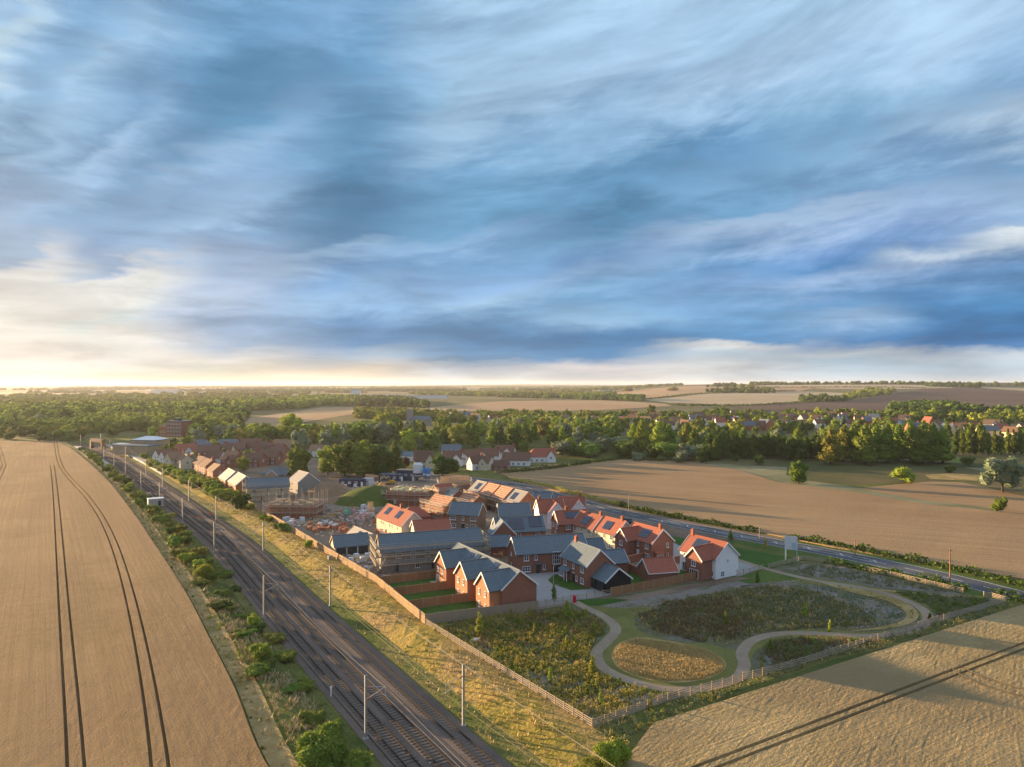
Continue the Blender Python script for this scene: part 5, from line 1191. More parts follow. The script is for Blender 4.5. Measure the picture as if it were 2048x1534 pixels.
# small loose stuff lying about
def debris(name, mat, poly, n, s0, s1, hh):
    pts = px_poly(poly); g = MB(); xs = [p[0] for p in pts]; ys = [p[1] for p in pts]; k = 0
    while k < n:
        x, y = random.uniform(min(xs), max(xs)), random.uniform(min(ys), max(ys))
        if not in_poly(np.array([x]), np.array([y]), pts)[0]: continue
        k += 1; h_ = random.uniform(.1, hh); g.box((x, y, h_ / 2), (random.uniform(s0, s1), random.uniform(s0, s1) * .6, h_), random.random() * 3)
    tag(g.obj(name, MAT[mat]), kind='stuff')
YARD = [(560, 1036), (640, 1075), (700, 1060), (765, 1050), (745, 1015), (700, 1012), (640, 1030)]
YARD2 = [(655, 1112), (760, 1160), (800, 1150), (790, 1135), (735, 1118), (690, 1108)]
YARD3 = [(690, 960), (830, 968), (790, 1000), (760, 985), (690, 985)]
YARD4 = [(980, 1105), (1010, 1135), (1035, 1150), (1020, 1165), (975, 1125)]
for nm, mt, a_, b_, h_ in (('site_rubble', 'blockwork', .3, 1.1, .5), ('timber_scraps', 'pine', .4, 2.2, .3), ('plastic_sheets', 'wrap_white', .4, 1.3, .4), ('broken_bricks', 'brick_orange', .3, .9, .4)):
    debris(nm, mt, YARD, 70, a_, b_, h_); debris(nm, mt, YARD2, 40, a_, b_, h_); debris(nm, mt, YARD3, 40, a_, b_, h_); debris(nm, mt, YARD4, 25, a_, b_, h_)
# machines
def digger(px, py, rz, label, body='hivis'):
    material('machine_yellow', (.55, .33, .03), rough=.5) if 'machine_yellow' not in MAT else None
    x, y = P(px, py); T = empty('excavator', (x, y, 0), R(rz), label, 'excavator')
    for s_ in (-1, 1): MB().box((0, s_ * 1.0, .45), (3.4, .5, .7)).cone((0, 0, 0), .01, .01, .01, 4).obj('track', MAT['dark_metal'], T)
    MB().box((-.4, 0, 1.45), (2.9, 2.2, 1.0)).box((-1.4, 0, 1.9), (1.0, 2.2, .7)).obj('body', MAT['machine_yellow'], T)
    MB().box((.5, .5, 2.3), (1.3, 1.1, 1.5)).obj('cab', MAT['glass'], T)
    MB().bar((.9, -.3, 1.7), (3.4, -.3, 4.0), .4).bar((3.4, -.3, 4.0), (5.2, -.3, 1.8), .3).obj('arm', MAT['machine_yellow'], T)
    MB().box((5.2, -.3, 1.3), (.8, 1.0, .9)).obj('bucket', MAT['dark_metal'], T)
digger(780, 970, 160, 'yellow tracked excavator parked beside the dark site cabins')
digger(748, 985, 40, 'yellow tracked excavator behind the grassy mound')
def van(px, py, rz, label, mat='wrap_white', L=5.2, name='van', cat='van'):
    x, y = P(px, py); T = empty(name, (x, y, .02), R(rz), label, cat); H = 2.1 if name == 'van' else 1.45
    b = MB(); s_ = L / 2
    prof = [(-s_, .35), (s_, .35), (s_, .95), (s_ - .9, 1.1), (s_ - 1.6, H), (-s_, H)] if name == 'van' else [(-s_, .35), (s_, .35), (s_, .8), (s_ - 1.1, .95), (s_ - 1.8, H), (-s_ + 1.0, H), (-s_, .95)]
    n = len(prof); V = [(px_, y_, z_) for y_ in (-.9, .9) for px_, z_ in prof]
    b.add(V, [list(range(n)), list(range(2 * n - 1, n - 1, -1))] + [[(i + 1) % n, i, n + i, n + (i + 1) % n] for i in range(n)]).obj('body', MAT[mat], T)
    MB().box((.35 if name == 'van' else 0, 0, H - .38), (L * .42, 1.84, .42)).obj('windows', MAT['glass'], T)
    for wx in (-s_ + .9, s_ - .9):
        for wy in (-.82, .82): MB().bar((wx, wy - .12, .34), (wx, wy + .12, .34), .68, n=12).obj('wheel', MAT['dark_metal'], T)
van(800, 1008, 30, 'white site van parked behind the cream rendered house')
van(905, 1036, 20, 'white van parked below the brown brick double fronted house')
#van(650, 1104, 20, 'small white dumper truck by the site fence', 'hivis', 3.4, 'site_truck', 'truck')
van(1256, 1046, -58, 'dark car parked behind the cream pair', 'door_dark', 4.2, 'parked_car', 'car')
# palisade panels behind the compound
rail_fence([P(660, 957), P(700, 952), P(760, 948), P(785, 950)], 'mesh site fence panels in front of the tree belt', nrail=3, H=2.0, sp=3.0, name='site_fence')

# ------------------------------------------------------------------ roadside things
x, y = P(1582, 1123); T = empty('billboard', (x, y, 0), R(-25), 'white estate sales board on tall pale blue posts by the road', 'sign board')
material('board_blue', (.38, .52, .58), (.42, .56, .62), 1, rough=.5)
MB().box((0, 0, 4.7), (3.0, .10, 3.4)).obj('board', MAT['wrap_white'], T)
MB().box((.75, -.07, 4.0), (1.2, .04, 1.7)).obj('printed_panel', MAT['board_blue'], T)
for s_ in (-1.4, 1.4): MB().box((s_, .09, 3.1), (.16, .10, 6.4)).obj('post', MAT['board_blue'], T)
x, y = P(1572, 1120); T = empty('flag_pole', (x, y, 0), 0, 'slim pale blue flagpole banner left of the sales board', 'flagpole')
MB().bar((0, 0, 0), (0, 0, 5.4), .12, n=8).obj('pole', MAT['board_blue'], T); MB().box((.32, 0, 4.2), (.6, .04, 2.2)).obj('banner', MAT['board_blue'], T)
def pole(px, py, h, label, name='telegraph_pole', cat='telegraph pole', mat='chimney_brick', arm=True):
    x, y = P(px, py); T = empty(name, (x, y, 0), 0, label, cat)
    MB().cone((0, 0, 0), .16, .11, h, 8).obj('pole', MAT[mat], T)
    if arm: MB().box((0, 0, h - .5), (1.2, .1, .1)).obj('crossarm', MAT[mat], T)
material('pole_wood', (.36, .19, .10), (.28, .15, .08), 2, rough=.9)
pole(1900, 1170, 8.2, 'tall brown wooden telegraph pole on the road verge at the right', mat='pole_wood')
pole(1710, 1112, 4.5, 'shorter wooden post beside the road hedge', mat='pole_wood', arm=False, cat='post', name='road_post')
pole(1519, 1080, 4.2, 'pale post on the field side of the road opposite the white gabled house', mat='rail_wood', arm=False, cat='post', name='road_post')
for sx in (-1, 1): pass
T = empty('guy_wire', (*P(1900, 1170), 0), 0, 'thin guy wire from the telegraph pole to the verge', 'wire'); MB().bar((0, 0, 7.2), (-3.2, 1.5, 0), .03, n=3).obj('wire', MAT['dark_metal'], T)
def lamp(px, py, h, rz, label):
    x, y = P(px, py); T = empty('street_lamp', (x, y, 0), R(rz), label, 'street lamp')
    MB().cone((0, 0, 0), .09, .05, h, 8).obj('pole', MAT['galv'], T); MB().box((.35, 0, h), (.75, .2, .09)).obj('lamp_head', MAT['dark_metal'], T)
lamp(1107, 1184, 5.6, 20, 'slim street lamp standing at the courtyard lawn')
lamp(1361, 1075, 5.4, -50, 'slim street lamp behind the white gabled house')
lamp(1257, 1024, 6.5, 160, 'road lamp column beside the main road behind the cream pair')
lamp(1195, 1003, 6.5, 160, 'road lamp column beside the main road near the white pair')
# small table and barrel in the scrub
T = empty('water_bowser', (*P(953, 1284), 0), 0, 'small white drum lying in the scrub by the rail fence', 'drum'); MB().bar((-.5, 0, .35), (.5, 0, .35), .75, n=12).obj('drum', MAT['wrap_white'], T); MB().box((0, 0, .05), (1.0, .7, .1)).obj('stand', MAT['dark_metal'], T)
# walkers on the path

# ------------------------------------------------------------------ the older village (simple houses with roof, walls, windows, chimney)
VSPOTS = []
def vhouse(px, py, Lp, rz, W, ze, zr, wall, roof, label, chim=1, hip=(0, 0), group=None, wing=None, name='house', wins=True, dz=None):
    """px,py = middle of the visible wall base in the photo; Lp = length in metres"""
    x, y = PT(px, py); rz_ = R(rz); back = W / 2
    y += back * .8
    T = empty(name, (x, y, hz(x, y) - .1), rz_, label, 'house', group)
    VSPOTS.append((x, y, max(Lp, W) * .75))
    wn = []
    if wins and y < 950:
        n = max(2, int(Lp / 3.2)); wn = [('F', (k - (n - 1) / 2) * 3.0, z, 'w') for k in range(n) for z in ((1.3, 3.8) if ze > 4 else (1.3,))] + [('L', 0, max(1.4, ze - 1.2), 'w'), ('R', 0, max(1.4, ze - 1.2), 'w')]
    block(T, (0, 0, 0), Lp, W, ze, zr, wall, roof, (0, 0), wn, hip=hip, gut=False, oh=.4, ridge=False)
    if wing:
        s_, xc, ww, rc, e_, r_ = wing; Lw = W / 2 + rc - .2
        block(T, (xc, s_ * (.2 + Lw / 2), -math.pi / 2 if s_ < 0 else math.pi / 2), Lw, ww, e_, r_, wall, roof, (0, 0), [('R', 0, e_ - 1, 'w')] if y < 950 else (), gut=False, ridge=False)
    if chim: chimney(T, Lp * .5 - .8 if chim > 0 else -Lp * .5 + .8, 0, zr - 1.4, zr + 1.0, .9, .7, 1)
    return T
G = (1, -2.5, 5, 0, 0, 0)
def wg(x=-2.2, rc=1.6, e=4.4, r_=6.8, w=4.6): return (-1, x, w, rc, e, r_)
V_ = [
 (846, 938, 10, 10, 7, 4.8, 9.4, 'render_cream', 'tile_brown', 'white house with steep brown roof and tall brick chimney beside the copper tree', -1, wg(3, 1.2, 4.6, 8)),
 (815, 922, 14, -8, 9, 3.4, 5.4, 'render_white', 'slate', 'low grey blue roofed white building left of the steep brown roofed house', 0, None),
 (902, 914, 12, 4, 8, 4.2, 7.6, 'render_cream', 'slate', 'cream house with bright blue grey slate roof and skylights', 0, None),
 (905, 932, 11, -12, 7, 4.4, 8.2, 'render_white', 'tile_brown', 'brown roofed house with white gable above the broad dark tree', 1, wg(3.4)),
 (941, 930, 11, -5, 7, 4.6, 8.4, 'render_white', 'tile_brown', 'brown roofed white house with two dormer gables left of the pair', 1, wg(-3)),
 (952, 940, 8, 30, 6.4, 4.0, 7.4, 'render_white', 'tile_brown', 'white house with steep dark roof end facing the stubble field', 1, None),
 (968, 940, 9, -30, 6.4, 4.0, 7.2, 'render_cream', 'tile_brown', 'cream gabled house nearest the corner of the stubble field', 1, wg(1.8)),
 (978, 926, 12, -8, 7, 4.6, 8.2, 'render_white', 'tile_brown', 'white house with brick chimney behind the cream gabled one', 1, wg(-3)),
 (1010, 918, 12, -10, 7, 4.4, 8.2, 'render_white', 'tile_brown', 'white brown roofed house farthest back in the white row', 1, wg(2)),
 (1033, 932, 15, -6, 7.2, 3.6, 7.4, 'render_white', 'tile_brown', 'long white house with reddish brown roof second from the right of the row', 1, None),
 (1083, 925, 16, 5, 7.4, 3.8, 8.0, 'render_white', 'tile_red', 'long white house with bright red hipped roof at the right of the row', 1, wg(5.0, .8, 3.8, 7)),
 (1000, 940, 9, -10, 7, 2.4, 5.0, 'brick_red', 'tile_brown', 'low brown roofed outbuilding below the long white house', 0, None),
 (635, 914, 10, -12, 7, 4.4, 7.4, 'render_white', 'tile_tan', 'white bungalow with tan roof between the round tree and the clump', 0, wg(3)),
 (565, 905, 15, -18, 10, 4.6, 8.4, 'render_cream', 'tile_tan', 'cream house with broad sunlit orange roof behind the brown estate', 0, wg(-4, 2, 4.6, 8, 6)),
]
for a in V_: vhouse(a[0], a[1], a[2], a[3], a[4], a[5], a[6], a[7], a[8], a[9], a[10], wing=a[11], hip=(1, 0) if 'hipped' in a[9] else (0, 0))
# the brown-roofed estate between station and site
E_ = [
 (322, 928, 9, 60, 6, 5, 8.4, 'render_white', 'tile_brown', 'white gabled house first from the left in the sunlit row by the depot'),
 (334, 932, 9, 60, 6, 5, 8.4, 'render_white', 'tile_brown', 'white gabled house second from the left in the sunlit row by the depot'),
 (346, 936, 9, 60, 6, 5, 8.4, 'render_cream', 'tile_tan', 'cream gabled house third in the sunlit row by the depot'),
 (366, 938, 11, -55, 7, 4.8, 7.8, 'render_cream', 'tile_tan', 'cream house with sunlit tan roof behind the lineside bushes'),
 (381, 936, 10, -55, 7, 4.8, 7.8, 'brick_buff', 'tile_tan', 'buff house with tan roof right of the cream one by the bushes'),
 (368, 916, 12, 12, 8, 4.8, 8.4, 'render_white', 'tile_red', 'white gabled house with large red brown roof behind the depot tree'),
 (398, 912, 12, 25, 8, 4.8, 8.2, 'render_white', 'slate', 'white house with dark slate roof beside the large red brown one'),
 (414, 918, 13, 10, 8, 4.8, 8.2, 'brick_red', 'tile_brown', 'long brown roofed house in the middle of the estate, left'),
 (440, 916, 13, 4, 8, 4.8, 8.2, 'render_cream', 'tile_brown', 'brown roofed house with cream gable in the middle of the estate'),
 (466, 912, 13, 10, 8, 4.8, 8.2, 'brick_red', 'tile_brown', 'brown roofed brick house behind the small bright tree'),
 (492, 910, 13, -6, 8, 4.8, 8.2, 'brick_red', 'tile_brown', 'brown roofed brick house with long ridge, right of the bright tree'),
 (520, 910, 13, 8, 8, 4.8, 8.2, 'render_cream', 'tile_brown', 'brown roofed cream house near the broad orange roof'),
 (548, 914, 12, -14, 8, 4.8, 8.2, 'brick_red', 'tile_brown', 'brown roofed brick house directly in front of the broad orange roof'),
 (392, 903, 12, 8, 8, 4.6, 7.8, 'render_cream', 'slate', 'slate roofed house at the back of the estate, left'),
 (455, 902, 14, -4, 8, 4.6, 7.8, 'brick_red', 'slate', 'long slate roofed row at the back of the estate, middle'),
 (500, 900, 14, 4, 8, 4.6, 7.8, 'brick_red', 'tile_brown', 'brown roofed row at the back of the estate, right'),
 (430, 932, 9, -20, 6.6, 4.8, 8.2, 'render_white', 'tile_brown', 'dark roofed house with pale blue white gable'),
 (462, 936, 10, -28, 8, 4.8, 8.8, 'brick_red', 'tile_brown', 'brick house with steep dark brown roof and chimney left of the round tree'),
 (400, 944, 11, -50, 7, 4.8, 7.8, 'brick_red', 'tile_brown', 'brown roofed brick terrace end beside the bushes, left'),
 (414, 950, 11, -50, 7, 4.8, 7.8, 'brick_red', 'tile_brown', 'brown roofed brick terrace end beside the bushes, right'),
 (430, 960, 9, -50, 7, 4.6, 7.4, 'brick_orange', 'tile_tan', 'small brick house with orange brown roof left of the pale roofed pair'),
 (532, 930, 13, -6, 8, 4.6, 7.8, 'brick_red', 'tile_brown', 'long dark brown roof with two skylights behind the screened slate house'),
 (524, 920, 12, 12, 8, 4.8, 8.4, 'render_cream', 'tile_brown', 'brown roofed cream gabled house above the skylit roof'),
 (556, 922, 11, -22, 8, 4.8, 8.2, 'brick_red', 'tile_brown', 'brown roofed house left of the round dark tree'),
 (505, 934, 11, -14, 7, 4.6, 7.6, 'brick_red', 'tile_brown', 'brown roof right of the yellow green round tree'),
]
for i, a in enumerate(E_): vhouse(*a, chim=(1 if i % 3 else -1) if i % 4 else 0, wing=wg(2.5, 1.2, 4.4, 7.0) if i in (5, 8, 11, 17, 22) else None, group='older estate beside the station')
# station depot and mill
def bigb(px, py, L, W, H, rz, mat, label, name, cat, roofm='slate', storeys=0, par=.5):
    x, y = PT(px, py); y += W / 2 * .8; T = empty(name, (x, y, 0), R(rz), label, cat); VSPOTS.append((x, y, max(L, W) * .7))
    MB().box((0, 0, H / 2), (L, W, H)).obj('wall', MAT[mat], T); MB().box((0, 0, H + par / 2), (L + .5, W + .5, par)).obj('roof', MAT[roofm], T)
    for s_ in range(storeys):
        add_windows(T, (0, 0, 0), L, W, [('F', (k - (int(L / 3.4) - 1) / 2) * 3.2, 1.8 + 3.1 * s_, 'g') for k in range(int(L / 3.4))] + [('L', (k - 1) * 3.2, 1.8 + 3.1 * s_, 'g') for k in range(3)])
    return T
bigb(266, 913, 26, 12, 5.5, -12, 'brick_buff', 'long flat roofed buff brick depot beside the station platform', 'depot', 'depot', storeys=0)
T = bigb(292, 906, 18, 14, 8, -12, 'brick_buff', 'taller depot hall with blue grey roof behind the flat roofed one', 'depot', 'depot', storeys=0)
MB().add([(-9, -7, 8.5), (9, -7, 8.5), (9, 7, 8.5), (-9, 7, 8.5), (-3, 0, 10.6), (4, 0, 10.6)], [(0, 1, 5, 4), (1, 2, 5), (2, 3, 4, 5), (3, 0, 4)]).obj('roof_lantern', MAT['white_paint'], T)
bigb(238, 905, 8, 6, 4, -12, 'render_cream', 'small white station building left of the depot', 'station_building', 'station building', 'wrap_white')
T = bigb(354, 874, 17, 13, 13, -20, 'brick_red', 'tall four storey brick mill with small glass lantern behind the station', 'mill', 'mill', storeys=4)
MB().box((-2, 0, 14.5), (5, 4, 2.4)).obj('lantern', MAT['glass'], T)
vhouse(334, 872, 15, -20, 10, 8, 11.5, 'brick_orange', 'tile_tan', 'sunlit brick block with tan hipped roof left of the tall mill', 0, hip=(1, 1))
bigb(1130, 0 + 905, 6, 5, 3, 0, 'brick_red', 'small brick shed among trees right of the village row', 'shed', 'shed')
bigb(870, 826, 26, 14, 5, 4, 'wrap_white', 'long pale farm shed in the trees before the far red field', 'farm_shed', 'shed', 'wrap_white')
# church in the wood
T = empty('church', (*PT(835, 850), 0), R(-12), 'grey stone village church with square tower among the central trees', 'church'); VSPOTS.append((T.location.x, T.location.y, 16))
MB().box((-9, 0, 8.5), (6, 6, 17)).obj('tower', MAT['stone'], T); block(T, (4, 0, 0), 22, 9, 6, 10, 'stone', 'slate', (0, 0), gut=False, ridge=False)
# farms and large sheds far off
for px, py, L, W, H, mt, lb in ((845, 797, 150, 40, 7, 'render_white', 'long low pale warehouse far off beyond the woods, left part'), (770, 797, 90, 40, 9, 'slate_sunlit_pale', 'grey industrial sheds far off left of the pale warehouse'), (712, 797, 26, 20, 26, 'render_white', 'distant tall white plant tower, left of the sheds'), (335, 787, 120, 60, 14, 'render_white', 'hazy white works building far off above the station'), (420, 789, 160, 40, 8, 'render_white', 'long hazy white greenhouse far off left'), (1213, 786, 60, 16, 9, 'render_white', 'white farm on the hillside below the first far field'), (945, 786, 50, 20, 9, 'render_cream', 'pale farm group far off right of the warehouse')):
    x, y = PT(px, py); T = empty('warehouse' if 'farm' not in lb else 'farmhouse', (x, y, hz(x, y)), 0, lb, 'building')
    MB().box((0, 0, H / 2), (L, W, H)).obj('wall', MAT[mt], T); MB().add([(-L / 2 - 1, -W / 2 - 1, H), (L / 2 + 1, -W / 2 - 1, H), (L / 2 + 1, 0, H + 3), (-L / 2 - 1, 0, H + 3), (L / 2 + 1, W / 2 + 1, H), (-L / 2 - 1, W / 2 + 1, H)], [(0, 1, 2, 3), (3, 2, 4, 5), (0, 3, 5), (1, 4, 2)]).obj('roof', MAT['slate_sunlit_pale'], T)
# right-hand village across the river meadow
rv = random.Random(5)
RV = [(1225, 852), (1238, 848), (1250, 852), (1268, 846), (1290, 850), (1312, 846), (1324, 856), (1340, 860), (1352, 852), (1372, 860), (1392, 846), (1413, 850), (1432, 846), (1442, 853), (1456, 847), (1474, 848), (1486, 855), (1500, 861), (1478, 862), (1515, 861), (1532, 858), (1556, 858), (1580, 861), (1604, 858), (1562, 845), (1585, 842), (1610, 845), (1636, 847), (1640, 856), (1662, 847), (1686, 845), (1700, 856), (1722, 848), (1736, 850), (1750, 842), (1700, 838), (1665, 836), (1620, 834), (1575, 834), (1540, 836), (1500, 838), (1470, 836), (1812, 846), (1808, 860), (1830, 866), (1880, 862), (1900, 868), (1925, 866), (1948, 862), (1980, 872), (2005, 868), (2030, 876), (2046, 866), (1990, 858), (1860, 852), (1780, 852), (1405, 838), (1350, 840), (1310, 838), (1268, 836), (930, 838), (950, 843), (985, 846), (1010, 850), (1060, 848), (1100, 852), (900, 840), (1130, 846), (1165, 852), (1190, 848)]
cw = {'render_white': 'white', 'render_cream': 'cream', 'brick_red': 'red brick', 'brick_orange': 'orange brick'}; cr = {'tile_red': 'red', 'tile_brown': 'brown', 'slate': 'slate', 'tile_tan': 'tan'}
for i, (px, py) in enumerate(RV):
    wl = rv.choice(['render_white', 'render_cream', 'render_white', 'render_cream', 'brick_red', 'brick_orange']); rf = rv.choice(['tile_red', 'tile_brown', 'tile_brown', 'tile_brown', 'slate', 'slate', 'tile_tan'])
    big = rv.random() < .35
    vhouse(px, py, rv.uniform(13, 18) if big else rv.uniform(9, 12), rv.choice([-60, -40, -15, 0, 10, 35, -75]), rv.uniform(7, 9), 5.0, rv.uniform(8.6, 10), wl, rf,
           f"{'long' if big else 'short'} distant {cw[wl]} house with {cr[rf]} roof" + ("" if px > 1200 else " in central trees"),
           chim=rv.choice([1, -1, 0]), group='houses of the far village', wins=False, wing=wg(2, 1.5, 4.8, 8) if rv.random() < .4 else None)

# ------------------------------------------------------------------ foliage
def leaf_mat(name, c1, c2, c3, rand=.22):
    mt = bpy.data.materials.new(name); mt.use_nodes = True; t = NT(mt.node_tree); b = t.n['Principled BSDF']
    b.inputs['Roughness'].default_value = .75; b.inputs['Specular IOR Level'].default_value = .12
    tc = t.n.new('ShaderNodeTexCoord').outputs['Object']
    c = t.mix(t.mr(t.noise(tc, .55, 3, .6), .35, .65), c1, c2); c = t.mix(t.mr(t.noise(tc, 2.6, 2, .6), .5, .7), c, c3)
    oi = t.n.new('ShaderNodeObjectInfo').outputs['Random']; hsv = t.n.new('ShaderNodeHueSaturation'); t.put(hsv.inputs['Color'], c)
    t.put(hsv.inputs['Value'], t.mr(oi, 0, 1, 1 - rand, 1 + rand)); t.put(hsv.inputs['Hue'], t.m('ADD', t.m('MULTIPLY', t.m('FRACT', t.m('MULTIPLY', oi, 9.7)), .18 * rand), .505 - .09 * rand))
    t.put(b.inputs['Base Color'], hsv.outputs[0])
    tr = t.n.new('ShaderNodeBsdfTranslucent'); t.put(tr.inputs['Color'], hsv.outputs[0])
    mx = t.n.new('ShaderNodeMixShader'); mx.inputs[0].default_value = .28; t.l.new(b.outputs[0], mx.inputs[1]); t.l.new(tr.outputs[0], mx.inputs[2])
    t.l.new(mx.outputs[0], t.n['Material Output'].inputs['Surface']); MAT[name] = mt
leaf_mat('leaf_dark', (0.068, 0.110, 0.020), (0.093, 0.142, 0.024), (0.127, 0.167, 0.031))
leaf_mat('leaf_mid', (0.128, 0.187, 0.028), (0.173, 0.234, 0.035), (0.218, 0.268, 0.041))
leaf_mat('leaf_bright', (0.238, 0.304, 0.035), (0.309, 0.358, 0.047), (0.382, 0.394, 0.058))
leaf_mat('leaf_olive', (0.201, 0.206, 0.037), (0.255, 0.251, 0.047), (0.328, 0.286, 0.058))
leaf_mat('leaf_grey', (0.174, 0.225, 0.123), (0.217, 0.261, 0.160), (0.275, 0.304, 0.203))
leaf_mat('leaf_copper', (0.102, 0.042, 0.034), (0.132, 0.054, 0.036), (0.156, 0.084, 0.048))
leaf_mat('leaf_yellow', (.28, .27, .035), (.34, .30, .05), (.22, .22, .04), .1)
leaf_mat('leaf_gold', (.42, .34, .075), (.48, .40, .09), (.32, .28, .07), .1)
leaf_mat('leaf_brown', (0.188, 0.125, 0.069), (0.250, 0.175, 0.088), (0.150, 0.106, 0.056), .1)
leaf_mat('leaf_scrub', (.21, .225, .105), (.25, .25, .12), (.30, .285, .15), .1)
def lobes_for(kind, r):
    L = []
    if kind == 'round':
        L.append((0, 0, .60, .34, .30))
        for k in range(9):
            a = k * 2.4 + r.uniform(-.3, .3); q = r.uniform(.16, .27); L.append((math.cos(a) * q, math.sin(a) * q, r.uniform(.38, .80), r.uniform(.13, .20), r.uniform(.11, .17)))
        L.append((r.uniform(-.08, .08), r.uniform(-.08, .08), .86, .15, .13))
    elif kind == 'tall':
        for k in range(9): z = .25 + .68 * k / 8; q = .13 * math.sin(math.pi * min(1, (k + 2) / 10)); a = k * 2.3; L.append((math.cos(a) * q * .8, math.sin(a) * q * .8, z, .19 * (1 - .45 * (k / 8) ** 2) * r.uniform(.85, 1.15), .15))
    elif kind == 'poplar':
        for k in range(8): z = .14 + .78 * k / 7; a = k * 2.4; L.append((math.cos(a) * .035, math.sin(a) * .035, z, .125 * (1 - .6 * (k / 7) ** 2.2) * r.uniform(.85, 1.15), .13))
    elif kind == 'willow':
        L.append((0, 0, .5, .36, .34))
        for k in range(11): a = k * 2.4 + r.uniform(-.3, .3); q = r.uniform(.2, .4); L.append((math.cos(a) * q, math.sin(a) * q, r.uniform(.22, .8), r.uniform(.14, .22), r.uniform(.15, .25)))
    elif kind == 'conifer':
        for k in range(8): z = .14 + .74 * k / 7; L.append((r.uniform(-.02, .02), r.uniform(-.02, .02), z, .20 * (1 - .80 * k / 7), .10))
    elif kind == 'shrub':
        L.append((0, 0, .42, .5, .42))
        for k in range(8): a = k * 2.4 + r.uniform(-.3, .3); q = r.uniform(.25, .5); L.append((math.cos(a) * q, math.sin(a) * q, r.uniform(.18, .70), r.uniform(.20, .34), r.uniform(.18, .30)))
    return L
def crown_arrays(kind, n, leaf, seed, core=True, H=1.0, jag=.20):
    """unit-height crown: leaf quads spread through lumpy lobes"""
    r = np.random.default_rng(seed); L = np.array(lobes_for(kind, random.Random(seed)))
    if kind in ('round', 'tall'):
        z0 = .26 if kind == 'round' else .10
        L[:, 2] = (L[:, 2] - z0) / (1 - z0) * .94 + .06; L[:, 4] *= 1.22
        L = np.concatenate([L, [(.12, .08, .20, .20, .16), (-.10, .12, .18, .20, .15), (.02, -.14, .20, .21, .16)]])
    wgt = L[:, 3] ** 2; idx = r.choice(len(L), n, p=wgt / wgt.sum())
    d = r.normal(size=(n, 3)); d /= np.linalg.norm(d, axis=1)[:, None]
    d[:, 2] = np.where(d[:, 2] < -.5, -d[:, 2], d[:, 2])
    rad = 1 - np.abs(r.normal(0, jag, n)) + (r.random(n) < .12) * r.uniform(0, .22, n)
    c = L[idx, :3] + d * np.stack([L[idx, 3], L[idx, 3], L[idx, 4]], 1) * rad[:, None]
    # orient leaves loosely along the surface
    nn = d + r.normal(0, .55, (n, 3)); nn /= np.linalg.norm(nn, axis=1)[:, None]
    a = np.cross(nn, r.normal(size=(n, 3))); a /= np.linalg.norm(a, axis=1)[:, None]; b = np.cross(nn, a)
    s = leaf * r.uniform(.6, 1.35, n)[:, None]
    V = np.stack([c - a * s, c - b * s * .7 , c + a * s, c + b * s * .8], 1).reshape(-1, 3)
    F = np.arange(4 * n).reshape(-1, 4)
    if core:
        vs2, fs2 = [], []; off = 4 * n; m = 6
        for lx, ly, lz, lr, lh in L:
            g = []
            for i in range(1, 4):
                th = math.pi * i / 4
                for j in range(m): ph = 2 * math.pi * j / m + i * .5; k_ = .80 * r.uniform(.88, 1.08); g.append((lx + lr * k_ * math.sin(th) * math.cos(ph), ly + lr * k_ * math.sin(th) * math.sin(ph), lz + lh * k_ * math.cos(th)))
            g.append((lx, ly, lz + lh * .8)); g.append((lx, ly, lz - lh * .8))
            o = off + len(vs2); vs2 += g
            for i in range(2):
                for j in range(m): fs2.append((o + i * m + j, o + (i + 1) * m + j, o + (i + 1) * m + (j + 1) % m, o + i * m + (j + 1) % m))
            for j in range(0, m, 2):
                fs2.append((o + 3 * m, o + j, o + (j + 1) % m, o + (j + 2) % m)); fs2.append((o + 3 * m + 1, o + 2 * m + (j + 2) % m, o + 2 * m + (j + 1) % m, o + 2 * m + j))
        V = np.concatenate([V, np.array(vs2)]); F = np.concatenate([F, np.array(fs2)])
    V[:, 2] = np.maximum(V[:, 2], .01)
    return V, F
CROWN = {}
def crown_mesh(kind, n, leaf, v):
    k = (kind, n, v)
    if k not in CROWN:
        V, F = crown_arrays(kind, n, leaf, 100 + v * 7 + hash_(kind))
        CROWN[k] = np_mesh('crown', V, F, MAT['leaf_mid'])
    return CROWN[k]
def hash_(s): return sum(ord(c) * (i + 1) for i, c in enumerate(s)) % 997
TRUNK = {}
def trunk_mesh(kind, v):
    k = (kind, v)
    if k not in TRUNK:
        r = random.Random(v * 3 + hash_(kind)); m = MB(); h = .55 if kind != 'conifer' else .85
        p = Vector((0, 0, 0))
        q = Vector((r.uniform(-.015, .015), r.uniform(-.015, .015), h * .5)); m.cone((0, 0, -.01), .030, .022, h * .5, 7); m.cone((0, 0, h * .5 - .01), .022, .010, h * .5, 6)
        for j in range(5):
            a = j * 1.3 + r.random(); z = h * r.uniform(.45, .95); m.bar((0, 0, z), (math.cos(a) * .19, math.sin(a) * .19, z + .2), .012, n=5)
        TRUNK[k] = m.mesh('trunk', MAT['bark'])
    return TRUNK[k]
KIND_NAME = {'round': 'broadleaf_tree', 'tall': 'broadleaf_tree', 'poplar': 'poplar_tree', 'willow': 'willow_tree', 'conifer': 'conifer_tree', 'shrub': 'shrub'}
